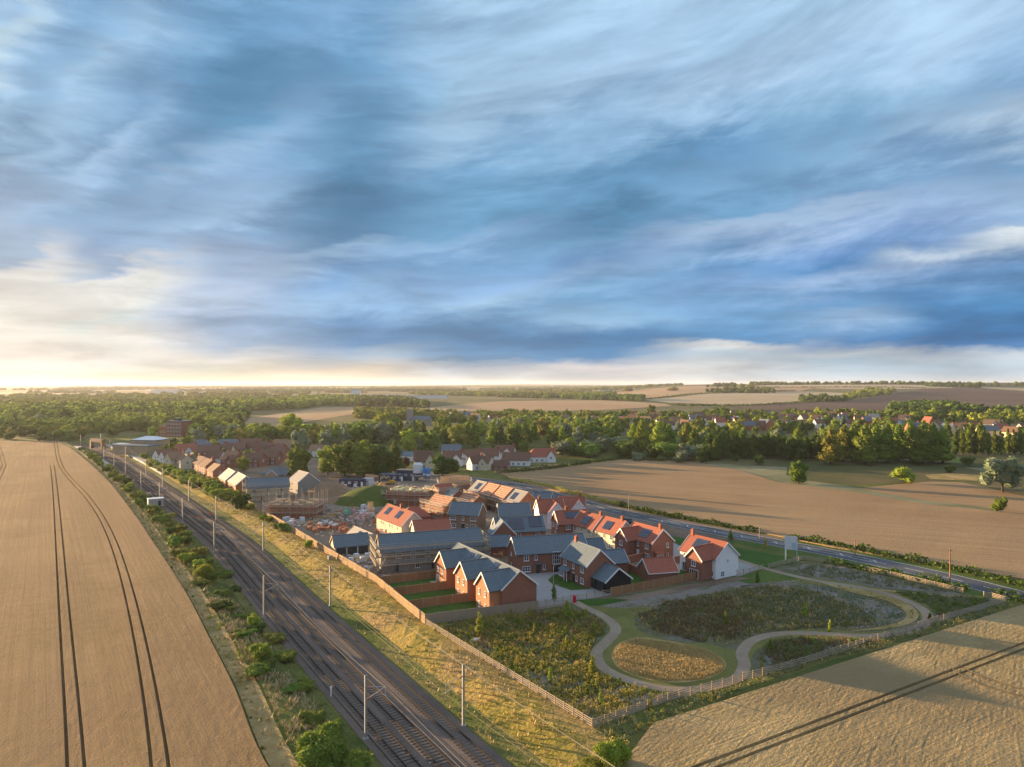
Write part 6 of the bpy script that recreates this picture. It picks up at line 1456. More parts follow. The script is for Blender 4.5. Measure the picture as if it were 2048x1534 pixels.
def tree(px, py, kind, H, mat, label, group=None, n=700, leaf=.035, v=None, wide=1.0, xy=None, hpx=None, cat=None, name=None, dz=0):
    x, y = xy if xy else PT(px, py)
    if hpx: H = hpx * y / F_PX
    v = random.randrange(3) if v is None else v
    T = empty(name or KIND_NAME[kind], (x, y, hz(x, y) - .05 + dz), random.random() * 6.28, label, cat or ('shrub' if kind == 'shrub' else 'tree'), group)
    T.scale = (H * wide, H * wide, H)
    c = link('crown' if kind != 'shrub' else 'foliage', crown_mesh(kind, n, leaf, v), T)
    c.material_slots[0].link = 'OBJECT'; c.material_slots[0].material = MAT[mat]
    if kind != 'shrub': link('trunk', trunk_mesh(kind, v % 2), T)
    return T
TREES = []     # (x, y, r) taken spots
def spot_ok(x, y, r):
    return all((x - a) ** 2 + (y - b) ** 2 > ((r + c) * .5) ** 2 for a, b, c in TREES)
BLOCKED = []
# --- trees one can pick out
NT_ = [ # px, base py, kind, height px, wide, material, label
 (581, 884, 'round', 60, 1.25, 'leaf_bright', 'large round bright green tree in front of the yellow field'),
 (597, 958, 'round', 68, 1.0, 'leaf_mid', 'round dark green tree at the left end of the clump behind the site'),
 (655, 950, 'round', 60, 1.0, 'leaf_bright', 'pale green tree between the round dark tree and the big clump'),
 (690, 953, 'round', 74, 1.1, 'leaf_mid', 'big golden green tree in the clump behind the earth heap, left half'),
 (728, 955, 'round', 78, 1.1, 'leaf_mid', 'big golden green tree in the middle of the clump behind the site'),
 (764, 955, 'round', 66, 1.1, 'leaf_dark', 'dark tree at the right of the clump behind the navy container'),
 (790, 948, 'tall', 62, 1.1, 'leaf_dark', 'tall dark tree at the right end of the clump beside the blue site cabins'),
 (885, 952, 'round', 44, 1.4, 'leaf_dark', 'broad dark tree in front of the white village houses'),
 (903, 948, 'round', 34, 1.4, 'leaf_dark', 'low dark tree right of the broad one in front of the white houses'),
 (812, 935, 'round', 22, 1.1, 'leaf_copper', 'small copper red tree beside the grey flat roofed house'),
 (1283, 903, 'tall', 58, 1.1, 'leaf_bright', 'tall yellow green willow, left of the two bright trees at the wood edge'),
 (1266, 900, 'tall', 50, 1.2, 'leaf_bright', 'yellow green tree leaning out of the wood edge'),
 (1318, 908, 'tall', 62, 1.25, 'leaf_bright', 'tallest bright yellow green tree at the wood edge behind the stubble field'),
 (1338, 908, 'tall', 56, 1.2, 'leaf_mid', 'green tree directly right of the tallest bright tree'),
 (1363, 926, 'shrub', 30, 1.0, 'leaf_grey', 'grey green round bush at the corner of the stubble field'),
 (1405, 926, 'round', 36, 1.2, 'leaf_dark', 'dark round tree right of the grey green bush'),
 (1276, 922, 'shrub', 20, 1.1, 'leaf_grey', 'low grey green bush at the top edge of the stubble field'),
 (1190, 912, 'round', 32, 1.2, 'leaf_grey', 'grey green round tree right of the red roofed white house'),
 (1140, 906, 'round', 34, 1.1, 'leaf_bright', 'yellow green tree directly right of the red roofed white house'),
 (1048, 905, 'round', 26, 1.2, 'leaf_mid', 'green tree behind the two white red roofed houses'),
 (1597, 967, 'round', 48, 1.15, 'leaf_mid', 'lone round dark green tree at the top edge of the stubble field'),
 (1808, 966, 'shrub', 38, 1.05, 'leaf_bright', 'lone yellow green bushy tree on the river meadow'),
 (2005, 985, 'willow', 74, 1.05, 'leaf_grey', 'big pale grey green willow at the right edge'),
 (2000, 1024, 'shrub', 36, .8, 'leaf_mid', 'small pointed bushy tree on the field margin at the right edge'),
 (1516, 930, 'shrub', 22, 1.0, 'leaf_mid', 'low round bush on the pale pasture beside the dark belt'),
 (1470, 922, 'shrub', 14, 1.4, 'leaf_dark', 'small dark bush under the dark belt'),
 (1900, 946, 'shrub', 18, 1.2, 'leaf_dark', 'dark bush between the poplars and the pruned tree row'),
 (1935, 932, 'shrub', 22, 1.2, 'leaf_dark', 'dark bush below the straight tree row'),
 (395, 872, 'round', 44, 1.0, 'leaf_mid', 'broad green tree right of the old mill building'),
 (375, 905, 'round', 34, 1.2, 'leaf_mid', 'dark green tree right of the station depot'),
 (352, 905, 'round', 24, 1.2, 'leaf_bright', 'small yellow green tree beside the station depot'),
 (427, 893, 'round', 22, 1.1, 'leaf_bright', 'bright round tree among the brown estate roofs'),
 (478, 858, 'tall', 30, 1.3, 'leaf_dark', 'dark pointed tree in front of the far yellow field'),
 (487, 942, 'round', 32, 1.1, 'leaf_bright', 'yellow green round tree among the roofs behind the pale roofed houses'),
 (502, 922, 'round', 22, 1.1, 'leaf_bright', 'small bright tree among the brown roofs'),
 (305, 875, 'round', 24, 1.1, 'leaf_bright', 'round yellow green tree in front of the old mill'),
 (135, 878, 'round', 30, 1.1, 'leaf_bright', 'bright green tree beyond the top of the wheat field'),
 (110, 878, 'round', 26, 1.0, 'leaf_olive', 'brownish tree left of the bright one beyond the wheat field'),
 (80, 852, 'round', 28, 1.1, 'leaf_grey', 'hazy round tree in the far park, left one'),
 (58, 848, 'round', 32, 1.2, 'leaf_mid', 'hazy broad tree in the far park at the left edge'),
 (130, 852, 'round', 38, 1.3, 'leaf_mid', 'large hazy tree behind the railway curve'),
 (180, 840, 'round', 32, 1.2, 'leaf_mid', 'hazy round tree right of the large one behind the railway curve'),
 (225, 872, 'round', 26, 1.3, 'leaf_mid', 'green tree at the station end of the railway curve'),
 (248, 862, 'round', 26, 1.3, 'leaf_bright', 'yellow green tree behind the station'),
 (762, 862, 'round', 42, 1.15, 'leaf_bright', 'bright domed tree standing above the central wood'),
 (1450, 850, 'round', 26, 1.3, 'leaf_dark', 'dark tree above the village, left of the orange roofs'),
 (1395, 862, 'tall', 30, 1.3, 'leaf_olive', 'brownish tree pair in front of the village'),
 (1302, 812 + 18, 'round', 22, 1.2, 'leaf_olive', 'copper toned tree between wood and far field'),
]
for px, py, kd, hp, wd, mt, lb in NT_:
    T = tree(px, py, kd, 0, mt, lb, hpx=hp, wide=wd * (1 if kd != 'shrub' else .9), n=1100 if hp > 30 else 600, leaf=.028 if hp > 30 else .04)
    TREES.append((T.location.x, T.location.y, T.scale[0] * .75))
# poplar row and the straight row at the right
for k in range(11):
    px = 1662 + k * 22.5 + random.uniform(-3, 3); T = tree(px, 925 + random.uniform(-3, 5), 'tall', 0, random.choice(['leaf_olive', 'leaf_mid', 'leaf_mid']), 'tall golden green poplar in the thick row', 'poplars behind the river meadow', hpx=random.uniform(66, 78), wide=1.15, n=1100, leaf=.022)
    TREES.append((T.location.x, T.location.y, 7))
for k in range(13):
    px = 1912 + k * 13; T = tree(px, 908 + random.uniform(-1, 2), 'poplar', 0, 'leaf_mid' if k % 3 else 'leaf_dark', 'upright dark green tree in the straight row', 'straight tree row at the right edge', hpx=random.uniform(44, 52), wide=1.05, n=700, leaf=.03)
    TREES.append((T.location.x, T.location.y, 5))
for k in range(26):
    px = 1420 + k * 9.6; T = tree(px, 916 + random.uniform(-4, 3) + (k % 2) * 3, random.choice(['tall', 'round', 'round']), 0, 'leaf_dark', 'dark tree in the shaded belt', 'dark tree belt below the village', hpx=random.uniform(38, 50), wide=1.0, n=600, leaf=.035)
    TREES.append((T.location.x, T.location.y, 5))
# random woodland members (individual trees)
HOUSE_SPOTS = []
def blocked(x, y, r=3.5, h=13.0):
    for a, b, c in VSPOTS:
        if y < b and (CAM_H - h) / y < CAM_H / b * .985 and abs(x - a / b * y) < c * .62 and random.random() < .42 and b > 480: return True
        if (x - a) ** 2 + (y - b) ** 2 < (c + r * .35) ** 2: return True
        # keep the view of a house: no tall tree right in front of it
        u = a / b
        if y < b and y > b - 26 and abs(x - u * y) < c * .75: return True
    return False
CNT = [0]
def fill(poly, n, mats, kinds, H, group, label, sp=7.5, nl=450, leaf=.042, wide=(1.0, 1.35), tries=40):
    pts = [PT(*p) for p in poly]; xs = [p[0] for p in pts]; ys = [p[1] for p in pts]; k = 0; t = 0
    while k < n and t < n * tries:
        t += 1; x = random.uniform(min(xs), max(xs)); y = random.uniform(min(ys), max(ys))
        if not in_poly(np.array([x]), np.array([y]), pts)[0] or not spot_ok(x, y, sp) or blocked(x, y): continue
        mt = random.choice(mats); kd = random.choice(kinds); h = random.uniform(*H)
        desc = {'leaf_dark': 'dark green', 'leaf_mid': 'mid green', 'leaf_bright': 'yellow green', 'leaf_olive': 'olive brown', 'leaf_grey': 'grey green', 'leaf_copper': 'copper'}[mt]
        T = tree(0, 0, kd, h, mt, f"{desc} {'tree' if kd != 'conifer' else 'conifer'} {label}", group, n=nl, leaf=leaf, wide=random.uniform(*wide), xy=(x, y))
        TREES.append((x, y, sp)); k += 1; CNT[0] += 1
M1 = ['leaf_mid', 'leaf_mid', 'leaf_dark', 'leaf_bright', 'leaf_olive', 'leaf_grey']
fill([(560, 912), (700, 905), (860, 905), (905, 896), (900, 868), (740, 870), (710, 884), (560, 884)], 44, M1, ['round', 'round', 'tall'], (11, 17), 'wood behind the site', 'in the wood behind the site', 8.5)
fill([(905, 900), (1030, 902), (1110, 896), (1240, 912), (1250, 870), (1060, 866), (905, 868)], 48, M1, ['round', 'round', 'tall'], (11, 18), 'central wood', 'behind the white village row', 8.5)
fill([(1120, 918), (1240, 916), (1330, 922), (1420, 924), (1420, 905), (1260, 898), (1120, 905)], 20, ['leaf_dark', 'leaf_mid', 'leaf_grey'], ['round', 'shrub'], (7, 12), 'wood edge at the stubble field', 'at the stubble field wood edge', 8)
fill([(1240, 896), (1420, 905), (1660, 905), (1660, 872), (1420, 866), (1250, 866)], 40, M1 + ['leaf_bright'], ['round', 'tall'], (10, 16), 'trees before the far village', 'in front of the far village', 10)
fill([(380, 892), (560, 890), (560, 880), (380, 872)], 22, M1, ['round'], (10, 15), 'trees behind the brown estate', 'behind the brown roofed estate', 9)
fill([(1660, 895), (1905, 895), (2100, 895), (2100, 858), (1660, 856)], 30, M1, ['round', 'tall', 'conifer'], (9, 15), 'trees of the far village', 'among the far village roofs', 11)
fill([(0, 886), (160, 884), (170, 872), (0, 868)], 16, ['leaf_mid', 'leaf_dark', 'leaf_olive'], ['round', 'shrub'], (7, 12), 'trees beyond the wheat field', 'beyond the wheat field', 8)
fill([(310, 930), (560, 928), (600, 918), (600, 898), (320, 900)], 18, ['leaf_mid', 'leaf_bright', 'leaf_dark'], ['round'], (6, 9), 'garden trees of the brown estate', 'in the brown roofed estate', 6)
# everything farther off: woods that read as one mass
LOW = [crown_arrays('round', 90, .085, 900 + k) for k in range(5)]
def wood(poly, H, dens, mat, name='distant_wood', terr=True, maxn=1500, wide=1.15, avoid=True):
    pts = [PT(*p) for p in poly]; xs = np.array([p[0] for p in pts]); ys = np.array([p[1] for p in pts])
    area = abs(sum(pts[i][0] * pts[(i + 1) % len(pts)][1] - pts[(i + 1) % len(pts)][0] * pts[i][1] for i in range(len(pts)))) / 2
    n = int(min(maxn, max(6, area / dens ** 2)))
    X = rng.uniform(xs.min(), xs.max(), n * 6); Y = rng.uniform(ys.min(), ys.max(), n * 6); ok = in_poly(X, Y, pts)
    f_ = .011 if ys.mean() < 1500 else .0035
    ok &= (np.sin(X * f_ + 2 * np.sin(Y * f_ * .6 + 1)) + np.sin(Y * f_ * .8 + 1.7 * np.sin(X * f_ * .9)) > -.75)
    X, Y = X[ok][:n], Y[ok][:n]; Z = hgt(X, Y); V = []; F = []; o = 0
    sc = max(1.0, math.sqrt(area / dens ** 2 / max(1, len(X)))) ** .6
    for x, y, z in zip(X, Y, Z):
        if avoid and y < 1200 and (blocked(x, y, 2) or not spot_ok(x, y, 4)): continue
        v, f = LOW[rng.integers(5)]; h = rng.uniform(*H); a = rng.uniform(0, 6.28); c, s = math.cos(a), math.sin(a); q = h * wide * sc * rng.uniform(.9, 1.3)
        V.append(np.stack([(v[:, 0] * c - v[:, 1] * s) * q + x, (v[:, 0] * s + v[:, 1] * c) * q + y, v[:, 2] * h + z - .1], 1)); F.append(f + o); o += len(v)
    if V: tag(link(name, np_mesh(name, np.concatenate(V), np.concatenate(F), MAT[mat])), kind='stuff')
WD = [
 ([(0, 866), (160, 868), (300, 862), (300, 845), (140, 846), (0, 862)], 'leaf_mid', 14), ([(160, 850), (320, 868), (380, 868), (380, 845), (240, 838)], 'leaf_mid', 13),
 ([(380, 868), (480, 874), (480, 862), (380, 846)], 'leaf_mid', 12), ([(370, 846), (480, 848), (480, 830), (370, 832)], 'leaf_bright', 15),
 ([(0, 845), (140, 845), (240, 836), (370, 840), (480, 842), (500, 832), (480, 815), (240, 812), (100, 822), (0, 826)], 'leaf_mid', 17),
 ([(0, 826), (110, 822), (240, 812), (480, 814), (600, 812), (600, 806), (200, 803), (0, 812)], 'leaf_olive', 24),
 ([(0, 800), (300, 800), (600, 803), (600, 799), (300, 796), (0, 797)], 'leaf_mid', 34),
 ([(470, 832), (500, 830), (600, 817), (650, 811), (640, 806), (480, 812)], 'leaf_mid', 17),
 ([(480, 882), (720, 880), (720, 871), (480, 874)], 'leaf_mid', 12), ([(725, 868), (900, 868), (900, 850), (725, 850)], 'leaf_mid', 13),
 ([(700, 846), (900, 850), (900, 834), (850, 832), (720, 828)], 'leaf_olive', 16), ([(900, 866), (1250, 866), (1250, 850), (900, 850)], 'leaf_mid', 14),
 ([(880, 850), (1250, 850), (1240, 838), (1100, 836), (900, 834), (870, 838)], 'leaf_olive', 17),
 ([(1250, 866), (1660, 870), (1900, 862), (2100, 870), (2100, 856), (1660, 854), (1250, 852)], 'leaf_mid', 30),
 ([(1240, 846), (1400, 850), (2100, 852), (2100, 838), (1900, 832), (1650, 832), (1450, 834), (1240, 834)], 'leaf_mid', 26),
 ([(1240, 834), (1450, 834), (1450, 829), (1330, 828), (1240, 828)], 'leaf_dark', 22), ([(1780, 830), (1850, 832), (2100, 836), (2100, 820), (1960, 824), (1850, 812), (1780, 822)], 'leaf_dark', 18),
 ([(715, 812), (860, 816), (930, 806), (1100, 799), (1100, 792), (800, 798), (700, 802)], 'leaf_dark', 24),
 ([(600, 812), (715, 812), (700, 801), (860, 796), (1000, 792), (1230, 796), (1230, 790), (900, 789), (600, 796)], 'leaf_mid', 34),
 ([(1100, 806), (1280, 806), (1290, 800), (1240, 798), (1100, 799)], 'leaf_dark', 22), ([(1120, 798), (1210, 800), (1215, 793), (1130, 791)], 'leaf_mid', 30),
 ([(1412, 774.5), (1472, 774.5), (1470, 770.5), (1412, 770.5)], 'leaf_dark', 40), ([(1410, 786), (1550, 787), (1545, 782), (1440, 781)], 'leaf_dark', 28),
 ([(1598, 805), (1690, 804), (1690, 798), (1600, 798)], 'leaf_dark', 24), ([(1690, 800), (1780, 790), (1790, 782), (1740, 782), (1690, 794)], 'leaf_mid', 30),
 ([(1730, 786), (1790, 782), (1780, 776), (1735, 778)], 'leaf_mid', 34), ([(1850, 776), (1960, 776), (1960, 771), (1850, 771)], 'leaf_dark', 30),
 ([(1500, 771), (1540, 771), (1540, 768.3), (1500, 768.3)], 'leaf_dark', 40), ([(1540, 770.6), (1850, 770.6), (2100, 773), (2100, 771), (1850, 768.5), (1540, 768.8)], 'leaf_dark', 44),
 ([(1290, 773.5), (1412, 772), (1412, 770.8), (1290, 772.4)], 'leaf_dark', 44),
]
for poly, mt, dn in WD:
    alt = {'leaf_mid': 'leaf_bright', 'leaf_olive': 'leaf_mid', 'leaf_dark': 'leaf_mid', 'leaf_bright': 'leaf_mid'}[mt]
    hh = (6, 13.5) if min(p[1] for p in poly) > 820 else (6, 17)
    wood(poly, hh, dn * .78, mt, wide=1.3, maxn=1000); wood(poly, hh, dn * 1.05, alt, wide=1.3, maxn=700)
# thin far belts over the plain
for k in range(46):
    y0 = 773.2 + (k / 46) ** 1.7 * 24; x0 = random.uniform(-80, 1150 if y0 > 780 else 1180); w_ = random.uniform(120, 420)
    wood([(x0, y0 + .5), (x0 + w_, y0 + .5 + random.uniform(-.3, .3)), (x0 + w_ * .9, y0 - .35), (x0 + w_ * .1, y0 - .35)], (11, 19), 46, random.choice(['leaf_mid', 'leaf_dark', 'leaf_olive']), maxn=110, wide=2.6)
# hedges across the hill fields
def hedge_px(pts, h, w_, mat, label, dens=2.2, name='hedge', leafs=.35, kind=None, L=None):
    L = smooth_line([PT(*p) for p in pts], 3.0) if L is None else L
    d = at_len(L); tot = d[-1]; n = int(tot * dens * 12); s = rng.uniform(0, tot, n)
    x = np.interp(s, d, L[:, 0]); y = np.interp(s, d, L[:, 1]); wob = .75 + .35 * np.sin(s * .7) * np.sin(s * .23 + 1)
    o = np.stack([rng.normal(0, w_ * .33, n), rng.normal(0, w_ * .33, n)], 1); z = hgt(x, y) + rng.uniform(0.05, 1, n) ** .8 * h * wob
    c = np.stack([x + o[:, 0], y + o[:, 1], z], 1); a = rng.normal(size=(n, 3)); a /= np.linalg.norm(a, axis=1)[:, None]; b = np.cross(a, rng.normal(size=(n, 3))); b /= np.linalg.norm(b, axis=1)[:, None]
    sz = leafs * rng.uniform(.6, 1.4, n)[:, None]
    V = np.stack([c - a * sz, c - b * sz * .7, c + a * sz, c + b * sz * .7], 1).reshape(-1, 3)
    o_ = link(name, np_mesh(name, V, np.arange(4 * n).reshape(-1, 4), MAT[mat]))
    return tag(o_, label, 'hedge') if kind is None else tag(o_, kind=kind)
def road_side(d, y0, y1):
    L = offset_line(RD_N, d); return L[(L[:, 1] > y0) & (L[:, 1] < y1)]
hedge_px(None, 2.0, 1.6, 'leaf_dark', 'dark clipped hedge between the road and the stubble field, right half', L=road_side(3.6, 60, 208))
hedge_px(None, 1.8, 1.5, 'leaf_dark', 'dark hedge between the road and the stubble field, middle stretch', L=road_side(3.6, 212, 262))
hedge_px(None, 1.6, 2.4, 'leaf_gold', 'golden sunlit hedge and tall grass at the road near the white pair', L=road_side(4.2, 258, 330), dens=1.5)
hedge_px([(1655, 1128), (1740, 1142), (1800, 1155), (1822, 1160)], 1.7, 1.8, 'leaf_dark', 'dark hedge between the meadow fence and the road, left part')
hedge_px([(1835, 1162), (1880, 1170), (1935, 1184)], 1.8, 1.9, 'leaf_dark', 'dark hedge between the meadow fence and the road, right part')
hedge_px([(1990, 1190), (2048, 1206), (2150, 1225)], 1.6, 2.2, 'leaf_dark', 'dark hedge at the road corner in front of the barley field')
hedge_px([(1000, 948), (1100, 938), (1240, 920), (1330, 924)], 2.0, 4, 'leaf_dark', 'scrubby hedge along the top edge of the stubble field by the village', dens=1.4, leafs=.5)
for pts, lb in (([(1130, 777), (1220, 780), (1290, 773)], 'thin'), ([(1287, 800), (1410, 787), (1590, 782)], 'middle'), ([(1345, 811), (1480, 812), (1600, 806), (1700, 801)], 'lower'), ([(1500, 775), (1700, 775), (1850, 776)], 'upper')):
    hedge_px(pts, 4, 5, 'leaf_dark', f'distant field hedge on the hillside, {lb} one', dens=.12, leafs=2.2)

# ------------------------------------------------------------------ line-side shrubs
FBc = FE
def lin_pt(y, t):
    """t = 0 at the field edge, 1 at the ballast"""
    a = np.interp(y, FB[:, 1], FB[:, 0]); L = offset_line(rail, -7.8); b = np.interp(y, L[:, 1], L[:, 0]); return a + (b - a) * t, y
tree(640, 1528, 'shrub', 5.6, 'leaf_mid', 'large rounded green bush in the foreground beside the railway', n=9000, leaf=.030, wide=.95, xy=(-22.0, 81.6), v=0)
tree(690, 1530, 'shrub', 3.4, 'leaf_mid', 'second green bush right behind the large foreground one', n=3500, leaf=.035, wide=1.1, xy=(-18.6, 82.2), v=1)
tree(1222, 1520, 'shrub', 3.6, 'leaf_bright', 'yellow green bush at the fence corner in the foreground', n=6000, leaf=.035, wide=.85, xy=(11.8, 82.6), v=2)
tree(1180, 1528, 'shrub', 2.4, 'leaf_olive', 'low olive bush left of the fence corner bush', n=1800, leaf=.045, wide=1.3, xy=(9.0, 82.4), v=0)
tree(410, 1160, 'shrub', 0, 'leaf_bright', 'round golden green bush on the field side bank halfway along', n=2500, leaf=.035, wide=.8, hpx=38, v=1)
tree(425, 1165, 'shrub', 0, 'leaf_mid', 'darker bush behind the round golden one', n=1200, leaf=.045, wide=.9, hpx=26, v=2)
tree(508, 1258, 'shrub', 0, 'leaf_bright', 'small bright shrub on the field side bank below the second mast', n=1200, leaf=.045, wide=.8, hpx=32, v=0)
tree(522, 1325, 'shrub', 0, 'leaf_bright', 'pale green shrub on the bank between the front two masts', n=1600, leaf=.045, wide=.75, hpx=46, v=1)
tree(482, 1022, 'shrub', 0, 'leaf_dark', 'dark round bush in front of the sunlit site fence', n=1400, leaf=.04, wide=.7, hpx=40, v=2)
tree(568, 1063, 'shrub', 0, 'leaf_mid', 'small bush touching the site fence near the brick pallets', n=800, leaf=.05, wide=.9, hpx=20, v=1)
tree(617, 1096, 'shrub', 0, 'leaf_bright', 'small bright bush touching the site fence near the cart lodge', n=800, leaf=.05, wide=.9, hpx=20, v=0)
for k in range(90):
    y = 168 + (k / 90) ** 1.25 * 330 + random.uniform(-2, 2); t = random.uniform(.28, .85); x, _ = lin_pt(y, t)
    if y < 215 and random.random() < .5: continue
    mt = random.choice(['leaf_mid', 'leaf_mid', 'leaf_bright', 'leaf_dark', 'leaf_olive'])
    tree(0, 0, 'shrub', random.uniform(1.6, 3.4), mt, f"{ {'leaf_mid': 'green', 'leaf_bright': 'yellow green', 'leaf_dark': 'dark green', 'leaf_olive': 'olive'}[mt] } shrub on the field side bank", 'shrubs on the field side bank', n=420, leaf=.075, wide=random.uniform(.8, 1.3), xy=(x, y))
for k in range(28):
    y = random.uniform(90, 185); x, _ = lin_pt(y, random.uniform(.5, .95) if k % 4 else random.uniform(.3, .5))
    if math.hypot(x + 22, y - 82) < 9: continue
    mt = random.choice(['leaf_mid', 'leaf_dark', 'leaf_mid', 'leaf_olive'])
    tree(0, 0, 'shrub', random.uniform(.9, 1.9), mt, f"{ {'leaf_mid': 'green', 'leaf_dark': 'dark green', 'leaf_olive': 'olive'}[mt] } bramble patch on the front bank", 'bramble patches on the front bank', n=700, leaf=.055, wide=random.uniform(1.5, 2.6), xy=(x, y), name='bramble_bush')
for k in range(135):
    y = random.uniform(255, 500) if k > 12 else random.uniform(215, 262); L = offset_line(rail, 10.5); a = np.interp(y, L[:, 1], L[:, 0]); fl = np.array(fence_l[1:]); b = np.interp(y, fl[:, 1], fl[:, 0])
    x = a + (b - a) * random.uniform(.1 if y > 270 else .55, .98)
    if y > 400: x = a + random.uniform(1, 24)
    if any((x - p_) ** 2 + (y - q_) ** 2 < (r__ * .8) ** 2 for p_, q_, r__ in VSPOTS): continue
    mt = random.choice(['leaf_mid', 'leaf_bright', 'leaf_bright', 'leaf_dark', 'leaf_olive'])
    sh_ = random.uniform(2.6, 5.2) if y > 270 else random.uniform(1.5, 2.6)
    tree(0, 0, 'shrub', sh_, mt, ('tall ' if sh_ > 3.7 else 'low ') + f"{ {'leaf_mid': 'green', 'leaf_bright': 'yellow green', 'leaf_dark': 'dark green', 'leaf_olive': 'olive'}[mt] } shrub on the town side bank", 'shrubs on the town side bank', n=420, leaf=.07, wide=random.uniform(.9, 1.3), xy=(x, y))

# ------------------------------------------------------------------ saplings
SAP = [(959, 1275, 42, 'leaf_yellow', 'thin yellow green sapling near the white drum'), (1060, 1240, 22, 'leaf_yellow', 'small yellow sapling behind the end garden fence'), (1022, 1233, 12, 'leaf_yellow', 'tiny sapling close to the end garden fence'), (1134, 1238, 32, 'leaf_bright', 'leafy sapling left of the path start'), (1171, 1235, 14, 'leaf_bright', 'tiny sapling near the path start'),
 (1069, 1270, 18, 'leaf_yellow', 'short yellow sapling in the upper scrub'), (1187, 1266, 20, 'leaf_bright', 'short green sapling inside the first path bend'), (1133, 1300, 24, 'leaf_yellow', 'sapling in the middle of the golden scrub'), (1185, 1350, 34, 'leaf_yellow', 'bright yellow staked sapling beside the lower path bend'), (1100, 1366, 26, 'leaf_bright', 'sapling in the lower golden scrub, left'), (1201, 1408, 24, 'leaf_bright', 'sapling in the lower golden scrub, right'), (1301, 1420, 20, 'leaf_yellow', 'leaning sapling near the barley side fence'),
 (1515, 1166, 22, 'leaf_mid', 'dark sapling near the soil bank'), (1609, 1236, 26, 'leaf_bright', 'sapling in the middle of the dark scrub'), (1452, 1254, 26, 'leaf_olive', 'yellowish sapling in the dark scrub, left part'), (1660, 1264, 20, 'leaf_bright', 'sapling at the path edge of the dark scrub'), (1541, 1305, 24, 'leaf_mid', 'sapling in the small scrub patch inside the lower path'), (1531, 1097, 18, 'leaf_gold', 'golden autumn sapling on the lawn by the road'), (1461, 1080, 16, 'leaf_mid', 'small street tree on the lawn behind the white gabled house'), (1108, 1202, 28, 'leaf_mid', 'slim green sapling in the grey courtyard'), (1523, 1344, 20, 'leaf_yellow', 'glowing yellow bush at the barley side fence'), (1860, 1240, 12, 'leaf_dark', 'small dark sapling at the far path bend'), (1180, 1345, 14, 'leaf_yellow', 'low yellow shoot beside the staked sapling')]
for px, py, hp, mt, lb in SAP:
    T = tree(px, py, 'poplar' if hp > 17 else 'tall', 0, mt, lb, hpx=hp * 1.15, wide=1.15, n=240, leaf=.05, name='sapling', cat='sapling')
    MB().bar((.06, 0, 0), (.06, 0, .45), .012).obj('stake', MAT['rail_wood'], T)

# ------------------------------------------------------------------ grass, scrub
def tufts(name, polys, n, h, mat, w_=.10, blades=5, lean=.35, avoid=(), clump=None, zoff=0):
    A = []
    for poly, sh in polys:
        pts = poly; xs = [p[0] for p in pts]; ys = [p[1] for p in pts]; k = int(n * sh * 3)
        X = rng.uniform(min(xs), max(xs), k); Y = rng.uniform(min(ys), max(ys), k); ok = in_poly(X, Y, pts)
        for av in avoid: ok &= ~in_poly(X, Y, av)
        if clump: ok &= (np.sin(X * clump + 1.3 * np.sin(Y * clump * .7)) * np.sin(Y * clump * 1.1 + 2 * np.sin(X * clump * .5)) > rng.uniform(-.7, .35, k))
        pd = np.abs(line_dist(PATH[::4], X, Y)); ok &= pd > 1.5
        A.append(np.stack([X[ok], Y[ok]], 1)[:int(n * sh)])
    A = np.concatenate(A); m = len(A); Z = hgt(A[:, 0], A[:, 1]) + zoff
    B = np.repeat(np.concatenate([A, Z[:, None]], 1), blades, 0); k = len(B)
    an = rng.uniform(0, 2 * math.pi, k); hh = rng.uniform(*h, m).repeat(blades) * rng.uniform(.6, 1.1, k); r0 = rng.uniform(0, .16, k)
    base = B + np.stack([np.cos(an) * r0, np.sin(an) * r0, np.zeros(k)], 1)
    tan = np.stack([-np.sin(an), np.cos(an), np.zeros(k)], 1) * w_; tip = base + np.stack([np.cos(an) * lean * hh, np.sin(an) * lean * hh, hh], 1)
    mid = base * .45 + tip * .55 + np.array([0, 0, 1]) * (hh * .08)[:, None]
    V = np.stack([base - tan, base + tan, mid + tan * .8, tip, mid - tan * .8], 1).reshape(-1, 3)
    i = np.arange(k) * 5
    F = np.concatenate([np.stack([i, i + 1, i + 2, i + 4], 1), np.stack([i + 4, i + 2, i + 3, i + 3], 1)])
    me = bpy.data.meshes.new(name); me.from_pydata([], [], [])
    F1 = np.stack([i, i + 1, i + 2], 1); F2 = np.stack([i, i + 2, i + 4], 1); F3 = np.stack([i + 4, i + 2, i + 3], 1)
    return tag(link(name, np_mesh(name, V, np.concatenate([F1, F2, F3]), MAT[mat])), kind='stuff')
